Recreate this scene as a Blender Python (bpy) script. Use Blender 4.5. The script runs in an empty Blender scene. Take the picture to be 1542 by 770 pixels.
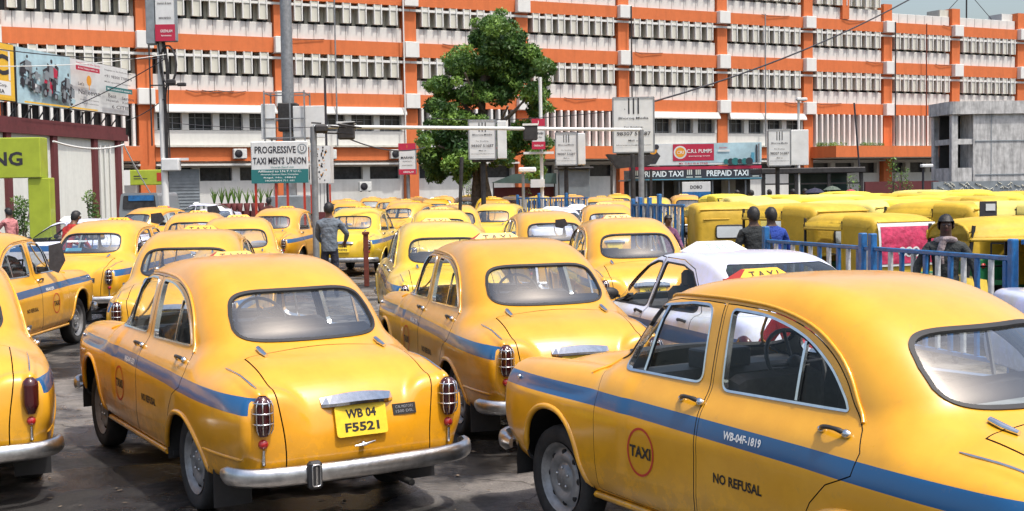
import bpy, bmesh, math, random
import numpy as np
from mathutils import Vector, Matrix
from mathutils.bvhtree import BVHTree
R = math.radians
PI = math.pi
random.seed(7)
RNG = np.random.RandomState(5)
scene = bpy.context.scene
COL = scene.collection

# ------------------------------------------------------------------ camera
cam_d = bpy.data.cameras.new("camera")
cam_d.sensor_width = 36.0
cam_d.lens = 36.0 * 1900.9 / 1542.0
cam_d.clip_start = 0.1
cam_d.clip_end = 3000
cam = bpy.data.objects.new("camera", cam_d)
COL.objects.link(cam)
PITCH, ROLL, CAMH = -0.0548, 0.016, 2.056
cam.matrix_world = (Matrix.Translation((0, 0, CAMH)) @ Matrix.Rotation(PI/2 + PITCH, 4, 'X')
                    @ Matrix.Rotation(-ROLL, 4, 'Z'))
scene.camera = cam

# ------------------------------------------------------------------ sky, sun
SUN_ELEV, SUN_AZ = R(66), R(134)      # azimuth clockwise from +Y (view direction): behind and to the right
w = bpy.data.worlds.new("World")
scene.world = w
w.use_nodes = True
nt = w.node_tree
bg = nt.nodes['Background']
sky = nt.nodes.new('ShaderNodeTexSky')
sky.sky_type = 'NISHITA'
sky.sun_disc = False
sky.sun_elevation = SUN_ELEV
sky.sun_rotation = SUN_AZ
sky.air_density = 1.2
sky.dust_density = 5.0
sky.ozone_density = 1.1
nt.links.new(sky.outputs[0], bg.inputs[0])
bg.inputs[1].default_value = 0.15
sl = bpy.data.lights.new("sun", 'SUN')
sl.energy = 2.4
sl.angle = R(1.5)
sl.color = (1.0, 0.96, 0.90)
sun = bpy.data.objects.new("sun", sl)
COL.objects.link(sun)
sdir = Vector((math.sin(SUN_AZ)*math.cos(SUN_ELEV), math.cos(SUN_AZ)*math.cos(SUN_ELEV), math.sin(SUN_ELEV)))
sun.rotation_euler = sdir.to_track_quat('Z', 'Y').to_euler()
scene.view_settings.view_transform = 'Standard'
scene.view_settings.look = 'None'
scene.view_settings.exposure = 0.54
scene.view_settings.gamma = 1.0
scene.cycles.max_bounces = 8
scene.cycles.transparent_max_bounces = 24
scene.cycles.caustics_reflective = False
scene.cycles.caustics_refractive = False

# ------------------------------------------------------------------ helpers
def new_mat(name, color=(.5, .5, .5), rough=.5, metal=0., coat=0., spec=.5, emit=None, noise=None, bump=None, trans=0.):
    """noise = (scale, amount) varies the colour; bump = (scale, strength, distance)"""
    m = bpy.data.materials.new(name)
    m.use_nodes = True
    nt = m.node_tree
    b = nt.nodes['Principled BSDF']
    b.inputs['Base Color'].default_value = (*color, 1)
    b.inputs['Roughness'].default_value = rough
    b.inputs['Metallic'].default_value = metal
    b.inputs['Coat Weight'].default_value = coat
    b.inputs['Coat Roughness'].default_value = .06
    b.inputs['Specular IOR Level'].default_value = spec
    if trans:
        b.inputs['Transmission Weight'].default_value = trans
    tc = None
    if noise or bump:
        tc = nt.nodes.new('ShaderNodeTexCoord')
    if noise:
        n = nt.nodes.new('ShaderNodeTexNoise')
        n.inputs['Scale'].default_value = noise[0]
        n.inputs['Detail'].default_value = 6
        n.inputs['Roughness'].default_value = .65
        nt.links.new(tc.outputs['Object'], n.inputs['Vector'])
        r = nt.nodes.new('ShaderNodeValToRGB')
        a = noise[1]
        c0 = tuple(max(0, c*(1-a)) for c in color)
        c1 = tuple(min(1, c*(1+a*.6)) for c in color)
        r.color_ramp.elements[0].position = .32
        r.color_ramp.elements[1].position = .68
        r.color_ramp.elements[0].color = (*c0, 1)
        r.color_ramp.elements[1].color = (*c1, 1)
        nt.links.new(n.outputs['Fac'], r.inputs[0])
        nt.links.new(r.outputs[0], b.inputs['Base Color'])
    if bump:
        n2 = nt.nodes.new('ShaderNodeTexNoise')
        n2.inputs['Scale'].default_value = bump[0]
        n2.inputs['Detail'].default_value = 5
        nt.links.new(tc.outputs['Object'], n2.inputs['Vector'])
        bp = nt.nodes.new('ShaderNodeBump')
        bp.inputs['Strength'].default_value = bump[1]
        bp.inputs['Distance'].default_value = bump[2]
        nt.links.new(n2.outputs['Fac'], bp.inputs['Height'])
        nt.links.new(bp.outputs[0], b.inputs['Normal'])
    return m

class MB:
    """collects polygons of several materials into one mesh"""
    def __init__(s):
        s.v = []; s.f = []; s.m = []; s.sm = []
    def add(s, verts, faces, mi=0, smooth=False):
        o = len(s.v)
        s.v += [tuple(v) for v in verts]
        for f in faces:
            s.f.append(tuple(i+o for i in f)); s.m.append(mi); s.sm.append(smooth)
    def box(s, c, d, mi=0, rot=None, bev=0.):
        x, y, z = d[0]/2, d[1]/2, d[2]/2
        if bev:
            b = min(bev, x*.9, y*.9, z*.9)
            vs = []
            for sx in (-1, 1):
                for sy in (-1, 1):
                    for sz in (-1, 1):
                        vs += [(sx*(x-b), sy*(y-b), sz*z), (sx*(x-b), sy*y, sz*(z-b)), (sx*x, sy*(y-b), sz*(z-b))]
            bm = bmesh.new()
            bv = [bm.verts.new(v) for v in vs]
            r = bmesh.ops.convex_hull(bm, input=bv)
            bm.verts.index_update()
            fs = [[v.index for v in f.verts] for f in bm.faces]
            bm.free()
        else:
            vs = [(sx*x, sy*y, sz*z) for sx in (-1, 1) for sy in (-1, 1) for sz in (-1, 1)]
            fs = [(0, 1, 3, 2), (4, 6, 7, 5), (0, 4, 5, 1), (2, 3, 7, 6), (0, 2, 6, 4), (1, 5, 7, 3)]
        out = []
        for v in vs:
            q = Vector(v)
            if rot is not None: q = rot @ q
            out.append((q.x+c[0], q.y+c[1], q.z+c[2]))
        s.add(out, fs, mi)
        return s
    def seg(s, p, q, w, h=None, mi=0, up=(0, 0, 1)):
        """square bar from p to q"""
        p = Vector(p); q = Vector(q); h = h or w
        d = (q-p); L = d.length; d.normalize()
        u = Vector(up)
        if abs(u.dot(d)) > .98: u = Vector((1, 0, 0))
        a = d.cross(u).normalized(); b = a.cross(d).normalized()
        vs = []
        for e in (p, q):
            for (sa, sb) in ((-1, -1), (1, -1), (1, 1), (-1, 1)):
                vs.append(e + a*(w/2*sa) + b*(h/2*sb))
        s.add(vs, [(3, 2, 1, 0), (4, 5, 6, 7), (0, 1, 5, 4), (1, 2, 6, 5), (2, 3, 7, 6), (3, 0, 4, 7)], mi)
        return s
    def tube(s, pts, r, n=8, mi=0, closed=False, cap=True, smooth=True, sx=1.0):
        pts = [Vector(p) for p in pts]; N = len(pts)
        rs = r if hasattr(r, '__len__') else [r]*N
        rings = []; prev = None
        for i in range(N):
            if closed: t = pts[(i+1) % N]-pts[i-1]
            else: t = pts[min(i+1, N-1)]-pts[max(i-1, 0)]
            t.normalize()
            if prev is None:
                u = Vector((0, 0, 1)) if abs(t.z) < .9 else Vector((1, 0, 0))
                a = t.cross(u).normalized()
            else:
                a = (prev - t*prev.dot(t)).normalized()
            prev = a
            b = t.cross(a)
            rings.append([pts[i] + a*(math.cos(2*PI*k/n)*rs[i]*sx) + b*(math.sin(2*PI*k/n)*rs[i]) for k in range(n)])
        vs = [v for rg in rings for v in rg]; fs = []
        for i in range(N if closed else N-1):
            j = (i+1) % N
            for k in range(n):
                k2 = (k+1) % n
                fs.append((i*n+k, i*n+k2, j*n+k2, j*n+k))
        s.add(vs, fs, mi, smooth)
        if cap and not closed:
            s.add(rings[0], [tuple(range(n))[::-1]], mi); s.add(rings[-1], [tuple(range(n))], mi)
        return s
    def lathe(s, prof, c=(0, 0, 0), axis='z', n=24, mi=0, smooth=True, a0=0., a1=2*PI):
        """prof: list of (radius, height along axis)"""
        full = abs(a1-a0-2*PI) < 1e-6
        m = n if full else n+1
        vs = []
        for (r, h) in prof:
            for k in range(m):
                a = a0+(a1-a0)*k/n
                ca, sa = math.cos(a)*r, math.sin(a)*r
                p = {'z': (ca, sa, h), 'y': (ca, h, sa), 'x': (h, ca, sa)}[axis]
                vs.append((p[0]+c[0], p[1]+c[1], p[2]+c[2]))
        fs = []
        for i in range(len(prof)-1):
            for k in range(n):
                k2 = (k+1) % m if full else k+1
                q = (i*m+k, i*m+k2, (i+1)*m+k2, (i+1)*m+k)
                fs.append(q if axis != 'y' else q[::-1])
        s.add(vs, fs, mi, smooth)
        return s
    def prism(s, poly, z0, z1, mi=0, tf=None):
        n = len(poly)
        tf = tf or (lambda a, b, c: (a, b, c))
        vs = [tf(p[0], p[1], z0) for p in poly] + [tf(p[0], p[1], z1) for p in poly]
        fs = [tuple(range(n))[::-1], tuple(range(n, 2*n))] + [(i, (i+1) % n, n+(i+1) % n, n+i) for i in range(n)]
        s.add(vs, fs, mi)
        return s
    def ball(s, c, r, mi=0, n=12, m=8, sc=(1, 1, 1)):
        prof = [(math.sin(PI*i/m), -math.cos(PI*i/m)) for i in range(m+1)]
        vs = []
        for (rr, h) in prof:
            for k in range(n):
                a = 2*PI*k/n
                vs.append((c[0]+rr*math.cos(a)*r*sc[0], c[1]+rr*math.sin(a)*r*sc[1], c[2]+h*r*sc[2]))
        fs = [(i*n+k, i*n+(k+1) % n, (i+1)*n+(k+1) % n, (i+1)*n+k) for i in range(m) for k in range(n)]
        s.add(vs, fs, mi, True)
        return s
    def mesh(s, name, mats):
        me = bpy.data.meshes.new(name)
        me.from_pydata(s.v, [], s.f)
        for m in (mats if isinstance(mats, (list, tuple)) else [mats]): me.materials.append(m)
        me.polygons.foreach_set('material_index', s.m)
        me.polygons.foreach_set('use_smooth', s.sm)
        me.validate(); me.update()
        return me
    def build(s, name, mats, parent=None, loc=None, rz=None, **kw):
        o = bpy.data.objects.new(name, s.mesh(name, mats))
        COL.objects.link(o)
        if parent is not None: o.parent = parent
        if loc is not None: o.location = loc
        if rz is not None: o.rotation_euler = (0, 0, rz)
        tag(o, **kw)
        return o

def tag(o, label=None, cat=None, group=None, kind=None):
    if label: o['label'] = label
    if cat: o['category'] = cat
    if group: o['group'] = group
    if kind: o['kind'] = kind
    return o

def empty(name, loc=(0, 0, 0), rz=0., **kw):
    o = bpy.data.objects.new(name, None)
    COL.objects.link(o)
    o.location = loc; o.rotation_euler = (0, 0, rz)
    o.empty_display_size = .3
    return tag(o, **kw)

def copy_tree(o, parent=None, skip=(), top=True):
    c = o.copy(); COL.objects.link(c)
    c.parent = parent
    for ch in o.children:
        if ch.name.split('.')[0] in skip: continue
        copy_tree(ch, c, skip, False)
    return c

_txt_cache = {}
def text_geo(txt, size=1., bold=0., width=None):
    """flat text as (verts2d, faces), centred; size = cap height"""
    cu = bpy.data.curves.new("lettering", 'FONT')
    cu.body = txt; cu.align_x = 'CENTER'; cu.align_y = 'CENTER'
    cu.resolution_u = 2; cu.offset = bold
    cu.size = 1.
    o = bpy.data.objects.new("lettering", cu)
    COL.objects.link(o)
    dg = bpy.context.evaluated_depsgraph_get()
    me = o.evaluated_get(dg).to_mesh()
    v = np.array([p.co[:2] for p in me.vertices]) if len(me.vertices) else np.zeros((1, 2))
    f = [tuple(p.vertices) for p in me.polygons]
    o.evaluated_get(dg).to_mesh_clear()
    bpy.data.objects.remove(o); bpy.data.curves.remove(cu)
    c = (v.max(0)+v.min(0))/2; v = v-c
    h = v[:, 1].max()-v[:, 1].min(); wd = v[:, 0].max()-v[:, 0].min()
    sy = size/h
    sx = (width/wd) if width else sy
    return v*np.array([sx, sy]), f

def put_text(mb, txt, size, tf, width=None, bold=0., mi=0):
    v, f = text_geo(txt, size, bold, width)
    mb.add([tf(p[0], p[1]) for p in v], f, mi)

def at(px, py, Y):
    """the point at distance Y (metres along +Y) that lies on the sight line of photo position (px, py)"""
    a = px-771; b = py-385; cr, sr = math.cos(ROLL), math.sin(ROLL)
    u = a*cr-b*sr; v = -(a*sr+b*cr); f = 1900.9
    c, s = math.cos(PITCH), math.sin(PITCH)
    yy = f*c-v*s; zz = f*s+v*c
    return Vector((u/yy*Y, Y, CAMH+zz/yy*Y))
# ------------------------------------------------------------------ materials
def paint_mat(name, col, stripe=(0.003, 0.080, 0.22), has_stripe=True, lining=(.42, .40, .36), dirt=.10):
    m = bpy.data.materials.new(name); m.use_nodes = True
    nt = m.node_tree; N = nt.nodes; L = nt.links
    b = N['Principled BSDF']
    tc = N.new('ShaderNodeTexCoord')
    oi = N.new('ShaderNodeObjectInfo')
    def math_(op, a, b_=None, c=None):
        n = N.new('ShaderNodeMath'); n.operation = op
        for i, v in enumerate((a, b_, c)):
            if v is None: continue
            if isinstance(v, (int, float)): n.inputs[i].default_value = v
            else: L.new(v, n.inputs[i])
        return n.outputs[0]
    def mix(f, a, b_):
        n = N.new('ShaderNodeMix'); n.data_type = 'RGBA'
        if isinstance(f, (int, float)): n.inputs['Factor'].default_value = f
        else: L.new(f, n.inputs['Factor'])
        for s_, v in (('A', a), ('B', b_)):
            sock = [q for q in n.inputs if q.name == s_ and q.type == 'RGBA'][0]
            if isinstance(v, tuple): sock.default_value = (*v, 1)
            else: L.new(v, sock)
        return [q for q in n.outputs if q.type == 'RGBA'][0]
    sx = N.new('ShaderNodeSeparateXYZ'); L.new(tc.outputs['Object'], sx.inputs[0])
    x, y, z = sx.outputs
    nz = N.new('ShaderNodeTexNoise'); nz.inputs['Scale'].default_value = 2.2; nz.inputs['Detail'].default_value = 7
    nz.inputs['Roughness'].default_value = .7
    L.new(tc.outputs['Object'], nz.inputs['Vector'])
    # sun-faded and touched-up patches of paint
    pf = math_('MULTIPLY', math_('SUBTRACT', nz.outputs['Fac'], .40), 4.5); pf.node.use_clamp = True
    base = mix(pf, tuple(c*.94 for c in col), (min(1, col[0]*1.04), min(1, col[1]*1.08), col[2]*1.5))
    # each car has weathered a little differently
    tn = N.new('ShaderNodeMix'); tn.data_type = 'RGBA'; tn.blend_type = 'MULTIPLY'; tn.inputs['Factor'].default_value = 1
    _s = [q for q in tn.inputs if q.type == 'RGBA']; L.new(base, _s[0]); L.new(oi.outputs['Color'], _s[1]); base = [q for q in tn.outputs if q.type == 'RGBA'][0]
    if has_stripe:
        zt = math_('MINIMUM', math_('MULTIPLY_ADD', x, .022, .889), .908)
        zb = math_('MINIMUM', math_('MULTIPLY_ADD', x, .027, .802), .826)
        sm = math_('MULTIPLY', math_('LESS_THAN', z, zt), math_('GREATER_THAN', z, zb))
        geo = N.new('ShaderNodeNewGeometry')
        vt = N.new('ShaderNodeVectorTransform'); vt.vector_type = 'NORMAL'; vt.convert_from = 'WORLD'; vt.convert_to = 'OBJECT'
        L.new(geo.outputs['Normal'], vt.inputs[0])
        sn = N.new('ShaderNodeSeparateXYZ'); L.new(vt.outputs[0], sn.inputs[0])
        side = math_('GREATER_THAN', math_('ABSOLUTE', sn.outputs[1]), .45)
        sm = math_('MULTIPLY', sm, side)
        sm = math_('MULTIPLY', sm, math_('GREATER_THAN', math_('ABSOLUTE', y), .5))
        base = mix(sm, base, stripe)
    # dried mud spatter low on the panels and thin streaks
    n2 = N.new('ShaderNodeTexNoise'); n2.inputs['Scale'].default_value = 12; n2.inputs['Detail'].default_value = 8
    n2.inputs['Roughness'].default_value = .75
    L.new(tc.outputs['Object'], n2.inputs['Vector'])
    low = math_('MULTIPLY', math_('SUBTRACT', .62, z), 2.2)
    low.node.use_clamp = True
    dm = math_('MULTIPLY', low, math_('GREATER_THAN', n2.outputs['Fac'], .47))
    dm = math_('MULTIPLY', dm, .50)
    base = mix(dm, base, (.16, .11, .06))
    dm2 = math_('MULTIPLY', math_('GREATER_THAN', n2.outputs['Fac'], .62), dirt)
    base = mix(dm2, base, (.25, .17, .09))
    # inside of the sheet metal is bare lining
    geo2 = N.new('ShaderNodeNewGeometry')
    base = mix(geo2.outputs['Backfacing'], base, lining)
    L.new(base, b.inputs['Base Color'])
    b.inputs['Roughness'].default_value = .34
    rr = math_('MULTIPLY_ADD', n2.outputs['Fac'], .25, .20)
    L.new(rr, b.inputs['Roughness'])
    b.inputs['Specular IOR Level'].default_value = .45
    b.inputs['Coat Weight'].default_value = .9
    b.inputs['Coat Roughness'].default_value = .13
    bp = N.new('ShaderNodeBump'); bp.inputs['Strength'].default_value = .42; bp.inputs['Distance'].default_value = .010
    n3 = N.new('ShaderNodeTexNoise'); n3.inputs['Scale'].default_value = 2.6; n3.inputs['Detail'].default_value = 2
    L.new(tc.outputs['Object'], n3.inputs['Vector'])
    L.new(n3.outputs['Fac'], bp.inputs['Height'])
    L.new(bp.outputs[0], b.inputs['Normal'])
    L.new(bp.outputs[0], b.inputs['Coat Normal'])
    return m

def glass_mat(name, tint=(.55, .62, .62), dust=.12, refl=1.):
    m = bpy.data.materials.new(name); m.use_nodes = True
    nt = m.node_tree; N = nt.nodes; L = nt.links
    N.remove(N['Principled BSDF'])
    out = N['Material Output']
    tr = N.new('ShaderNodeBsdfTransparent'); tr.inputs[0].default_value = (*tint, 1)
    df = N.new('ShaderNodeBsdfDiffuse'); df.inputs[0].default_value = (.55, .58, .60, 1)
    gl = N.new('ShaderNodeBsdfGlossy'); gl.inputs['Roughness'].default_value = .03
    def mth(op, a, b_):
        n = N.new('ShaderNodeMath'); n.operation = op
        for i, v in enumerate((a, b_)):
            if isinstance(v, (int, float)): n.inputs[i].default_value = v
            else: L.new(v, n.inputs[i])
        return n.outputs[0]
    lw = N.new('ShaderNodeLayerWeight'); lw.inputs[0].default_value = .5
    # Schlick reflectance of a pane, the same from both sides
    fr = mth('MULTIPLY_ADD', mth('POWER', lw.outputs['Facing'], 5.), .92)
    fr.node.inputs[2].default_value = .075
    tc = N.new('ShaderNodeTexCoord')
    nz = N.new('ShaderNodeTexNoise'); nz.inputs['Scale'].default_value = 3.; nz.inputs['Detail'].default_value = 6
    L.new(tc.outputs['Object'], nz.inputs['Vector'])
    mm = N.new('ShaderNodeMath'); mm.operation = 'MULTIPLY'; mm.inputs[1].default_value = dust*2
    L.new(nz.outputs['Fac'], mm.inputs[0])
    m1 = N.new('ShaderNodeMixShader'); L.new(mm.outputs[0], m1.inputs[0]); L.new(tr.outputs[0], m1.inputs[1]); L.new(df.outputs[0], m1.inputs[2])
    m2 = N.new('ShaderNodeMixShader')
    f2 = N.new('ShaderNodeMath'); f2.operation = 'MULTIPLY'; f2.inputs[1].default_value = refl; f2.use_clamp = True
    L.new(fr, f2.inputs[0])
    L.new(f2.outputs[0], m2.inputs[0]); L.new(m1.outputs[0], m2.inputs[1]); L.new(gl.outputs[0], m2.inputs[2])
    L.new(m2.outputs[0], out.inputs['Surface'])
    return m

M = {}
M['yellow_orange'] = paint_mat('taxi paint orange yellow', (.82, .372, .010))
M['yellow_mid'] = paint_mat('taxi paint warm yellow', (.82, .400, .016))
M['yellow_lemon'] = paint_mat('taxi paint lemon yellow', (.82, .52, .020))
M['white_paint'] = paint_mat('white car paint', (.72, .725, .72), has_stripe=False, dirt=.04)
M['glass'] = glass_mat('window glass', (.92, .94, .93), .004, .45)
M['rear_glass'] = glass_mat('dusty rear glass', (.86, .91, .92), .030, 2.5)
M['chrome'] = new_mat('chrome', (.78, .78, .78), .16, 1., noise=(14, .18))
M['chrome_dull'] = new_mat('weathered chrome', (.60, .60, .60), .32, 1., noise=(10, .3), bump=(18, .25, .01))
M['rubber'] = new_mat('black rubber', (.022, .022, .024), .6, noise=(8, .3))
M['tyre'] = new_mat('tyre rubber', (.030, .029, .028), .85, noise=(7, .5), bump=(60, .4, .004))
M['rim'] = new_mat('painted steel rim', (.30, .30, .30), .45, .4, noise=(8, .45))
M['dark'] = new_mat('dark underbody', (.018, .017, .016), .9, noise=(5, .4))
M['seat'] = new_mat('dark seat cover', (.045, .042, .045), .8, noise=(12, .4))
M['seat_light'] = new_mat('pale seat cover', (.34, .36, .36), .8, noise=(9, .3))
M['dash'] = new_mat('dashboard', (.035, .035, .036), .55, noise=(20, .3))
M['lens_red'] = new_mat('red lens', (.055, .006, .008), .15, coat=.6)
M['lens_red_bright'] = new_mat('red reflector', (.42, .015, .015), .2, coat=.8)
M['lens_clear'] = new_mat('clear lamp glass', (.75, .76, .74), .08, .6)
M['black_paint'] = new_mat('black print', (.018, .016, .015), .55)
M['red_paint'] = new_mat('red print', (.52, .035, .020), .5)
M['white_print'] = new_mat('white print', (.78, .78, .76), .5)
M['plate'] = new_mat('yellow plate', (.85, .60, .03), .45, noise=(18, .15))
M['sign_yellow'] = new_mat('roof sign yellow', (.84, .50, .04), .4, noise=(10, .12))
M['sign_red'] = new_mat('roof sign red', (.45, .04, .02), .4)
# ------------------------------------------------------------------ the round-backed taxi, built from an implicit body surface
def spline2(pts, n=8, closed=False):
    """Catmull-Rom through 2-D or 3-D points"""
    P = np.array(pts, float); N = len(P); out = []
    rng = range(N) if closed else range(N-1)
    for i in rng:
        p0 = P[(i-1) % N] if (closed or i > 0) else 2*P[0]-P[1]
        p1 = P[i]; p2 = P[(i+1) % N]
        p3 = P[(i+2) % N] if (closed or i+2 < N) else 2*P[-1]-P[-2]
        for k in range(n):
            t = k/n
            out.append(.5*((2*p1)+(-p0+p2)*t+(2*p0-5*p1+4*p2-p3)*t*t+(-p0+3*p1-3*p2+p3)*t**3))
    if not closed: out.append(P[-1])
    return np.array(out)

def poly_sdf(P, X, Z):
    d = np.full(X.shape, 1e9); ins = np.zeros(X.shape, bool); n = len(P)
    for i in range(n):
        a = P[i]; b = P[(i+1) % n]; e = b-a
        wx = X-a[0]; wz = Z-a[1]
        t = np.clip((wx*e[0]+wz*e[1])/(e@e+1e-12), 0, 1)
        d = np.minimum(d, (wx-e[0]*t)**2+(wz-e[1]*t)**2)
        c = (a[1] <= Z) != (b[1] <= Z)
        if abs(e[1]) > 1e-12:
            ins ^= c & (X < a[0]+(Z-a[1])/e[1]*e[0])
    return np.where(ins, -1, 1)*np.sqrt(d)

class Table:
    def __init__(s, P, x0, x1, z0, z1, h=.01):
        s.x0, s.z0, s.h = x0, z0, h
        xs = np.arange(x0, x1, h); zs = np.arange(z0, z1, h)
        X, Z = np.meshgrid(xs, zs, indexing='ij'); s.T = poly_sdf(P, X, Z)
    def __call__(s, x, z):
        fx = np.clip((x-s.x0)/s.h, 0, s.T.shape[0]-1.001); fz = np.clip((z-s.z0)/s.h, 0, s.T.shape[1]-1.001)
        i = fx.astype(int); j = fz.astype(int); a = fx-i; b = fz-j; T = s.T
        return T[i, j]*(1-a)*(1-b)+T[i+1, j]*a*(1-b)+T[i, j+1]*(1-a)*b+T[i+1, j+1]*a*b

def smax(a, b, k):
    h = np.clip(.5+.5*(a-b)/k, 0, 1); return b+(a-b)*h+k*h*(1-h)
def smin(a, b, k): return -smax(-a, -b, k)
def sstep(x, a, b):
    t = np.clip((x-a)/(b-a), 0, 1); return t*t*(3-2*t)

G_PROF = np.vstack([spline2([(1.20, .93), (1.10, 1.02), (.97, 1.16), (.85, 1.29), (.74, 1.40), (.62, 1.480), (.42, 1.535), (.10, 1.578), (-.25, 1.595), (-.60, 1.572),
                             (-.88, 1.50), (-1.10, 1.385), (-1.28, 1.24), (-1.42, 1.10), (-1.54, .97)], 6), [[-1.54, .7], [1.2, .7]]])
B_PROF = np.vstack([spline2([(1.98, .42), (2.03, .56), (2.03, .72), (1.98, .83), (1.90, .92), (1.70, .99), (1.40, 1.045), (1.12, 1.075), (.8, 1.06), (0, 1.03), (-.8, 1.03), (-1.30, 1.045),
                             (-1.50, 1.038), (-1.66, 1.008), (-1.80, .960), (-1.93, .88), (-2.02, .77), (-2.065, .65), (-2.08, .52), (-2.07, .42), (-2.0, .34)], 6), [[-1.5, .30], [1.6, .34]]])
TG = Table(G_PROF, -2.6, 2.4, .1, 1.9); TB = Table(B_PROF, -2.6, 2.4, .0, 1.9)

def F_body(x, y, z):
    y = np.abs(y); y2 = y*y
    # lower hull
    Wd = .797-.62*np.maximum(0, z-.74)**1.6-.10*np.maximum(0, .50-z)
    Wd = Wd-.115*np.maximum(0, (-x-1.2)/.9)**2-.07*np.maximum(0, (x-1.3)/.75)**2
    Wd = Wd-.30*sstep(z, .80, 1.02)*sstep(x, .82, 1.25)-.13*sstep(z, .84, 1.02)*sstep(-x, 1.15, 1.5)
    Wd = Wd-.05*sstep(z, .80, .60)*sstep(-x, 1.45, 1.62)*0
    cr = np.where(x < 0, .10, .16)
    lower = smax(y-Wd, TB(x+np.where(x < -.5, -cr*y2, cr*y2)*sstep(np.abs(x), 1.2, 1.9), z+.05*y2), .13)
    # rear wings
    grow = sstep(-x, .50, 1.02)
    tap = .10*np.maximum(0, (-x-1.25)/.85)**2
    a = .20; yc = .612*grow+.55*(1-grow)-tap
    b = .265-.055*sstep(-x, 1.65, 2.08)
    zc = .66
    q = (np.abs((y-yc)/a)**2.6+np.abs((z-zc)/b)**2.6+1e-9)**(1/2.6)
    rf = (q-1)*.17
    rf = smax(rf, np.maximum(-x-2.045-.03*np.abs((z-.66)/.2)**2*-1, x+.45), .06)
    rf = np.where(x < -.3, rf, 1.)
    # front wings
    b2 = .328-.05*np.maximum(0, (x-1.0)/1.0)**2
    yc2 = .585-.05*np.maximum(0, (x-1.3)/.75)**2
    q2 = (np.abs((y-yc2)/.205)**2.6+np.abs((z-.685)/b2)**2.6+1e-9)**(1/2.6)
    ff = (q2-1)*.17
    ff = smax(ff, np.maximum(x-2.045+.35*(z-.70)**2, .62-x), .09)
    ff = np.where(x > .3, ff, 1.)
    body = smin(lower, rf, .035)
    body = smin(body, ff, .05)
    # raised ridge that carries the chrome strip
    yl = .632-.05*(x+1.45)**2
    zl = zc+b-.016-.03*sstep(x, -1.62, -1.36)
    rd = np.sqrt((y-yl)**2+(z-zl)**2)-.024
    rd = np.where((x < -1.2) & (x > -2.2), smax(rd, np.maximum(x+1.38, -2.03-x), .05), 1.)
    body = smin(body, rd, .035)
    # greenhouse
    Ws = .672-.20*(z-1.05)-.16*np.maximum(0, z-1.05)**2
    Ws = Ws-.09*np.maximum(0, x-.25)**2-.16*np.maximum(0, -x-.72)**2
    gx = x+np.where(x > 0, .26*y2, -.42*y2)*sstep(np.abs(x), .25, .85)
    g = smax(y-Ws, TG(gx, z+.11*y2), .17)
    body = smin(body, g, .055+.05*sstep(-x, .9, 1.3))
    # floor
    return smax(body, .30+.02*sstep(np.abs(x), 1.2, 1.9)-z, .03)

def grad_body(P):
    e = 2e-3
    g = np.stack([F_body(P[:, 0]+e, P[:, 1], P[:, 2])-F_body(P[:, 0]-e, P[:, 1], P[:, 2]),
                  F_body(P[:, 0], P[:, 1]+e, P[:, 2])-F_body(P[:, 0], P[:, 1]-e, P[:, 2]),
                  F_body(P[:, 0], P[:, 1], P[:, 2]+e)-F_body(P[:, 0], P[:, 1], P[:, 2]-e)], 1)/(2*e)
    return g

def surface_nets(F, lo, hi, h):
    ax = [np.arange(lo[i], hi[i]+h, h) for i in range(3)]
    X, Y, Z = np.meshgrid(*ax, indexing='ij')
    V = F(X, Y, Z)
    S = V < 0
    nx, ny, nz = V.shape
    cs = np.zeros((nx-1, ny-1, nz-1), int)
    for i in (0, 1):
        for j in (0, 1):
            for k in (0, 1): cs += S[i:nx-1+i, j:ny-1+j, k:nz-1+k]
    act = (cs > 0) & (cs < 8)
    idx = -np.ones(act.shape, int); I = np.argwhere(act); idx[act] = np.arange(len(I))
    acc = np.zeros((len(I), 3)); cnt = np.zeros(len(I))
    corners = [(i, j, k) for i in (0, 1) for j in (0, 1) for k in (0, 1)]
    for a in range(8):
        for b in range(a+1, 8):
            ca, cb = np.array(corners[a]), np.array(corners[b])
            if abs(ca-cb).sum() != 1: continue
            va = V[tuple((I+ca).T)]; vb = V[tuple((I+cb).T)]
            m = (va < 0) != (vb < 0)
            t = np.where(m, va/(va-vb+1e-20), 0)
            p = ca+(cb-ca)*t[:, None]
            acc[m] += p[m]; cnt[m] += 1
    P = (I+acc/cnt[:, None])*h+np.array(lo)
    quads = []
    for d in range(3):
        e1, e2 = [(1, 2), (2, 0), (0, 1)][d]
        sl0 = [slice(None)]*3; sl1 = [slice(None)]*3
        sl0[d] = slice(0, -1); sl1[d] = slice(1, None)
        ch = S[tuple(sl0)] != S[tuple(sl1)]
        E = np.argwhere(ch)
        m = (E[:, e1] > 0) & (E[:, e2] > 0) & (E[:, e1] < V.shape[e1]-1) & (E[:, e2] < V.shape[e2]-1)
        E = E[m]
        def cell(o1, o2):
            q = E.copy(); q[:, e1] -= o1; q[:, e2] -= o2; return idx[tuple(q.T)]
        Q = np.stack([cell(1, 1), cell(0, 1), cell(0, 0), cell(1, 0)], 1)
        flip = ~S[tuple(E.T)]
        Q[flip] = Q[flip][:, ::-1]
        quads.append(Q)
    Q = np.vstack(quads)
    for it in range(3):
        g = grad_body(P); f = F(P[:, 0], P[:, 1], P[:, 2])
        P = P-np.clip(f/(np.sum(g*g, 1)+1e-9), -h*.4, h*.4)[:, None]*g
    return P, Q

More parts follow.
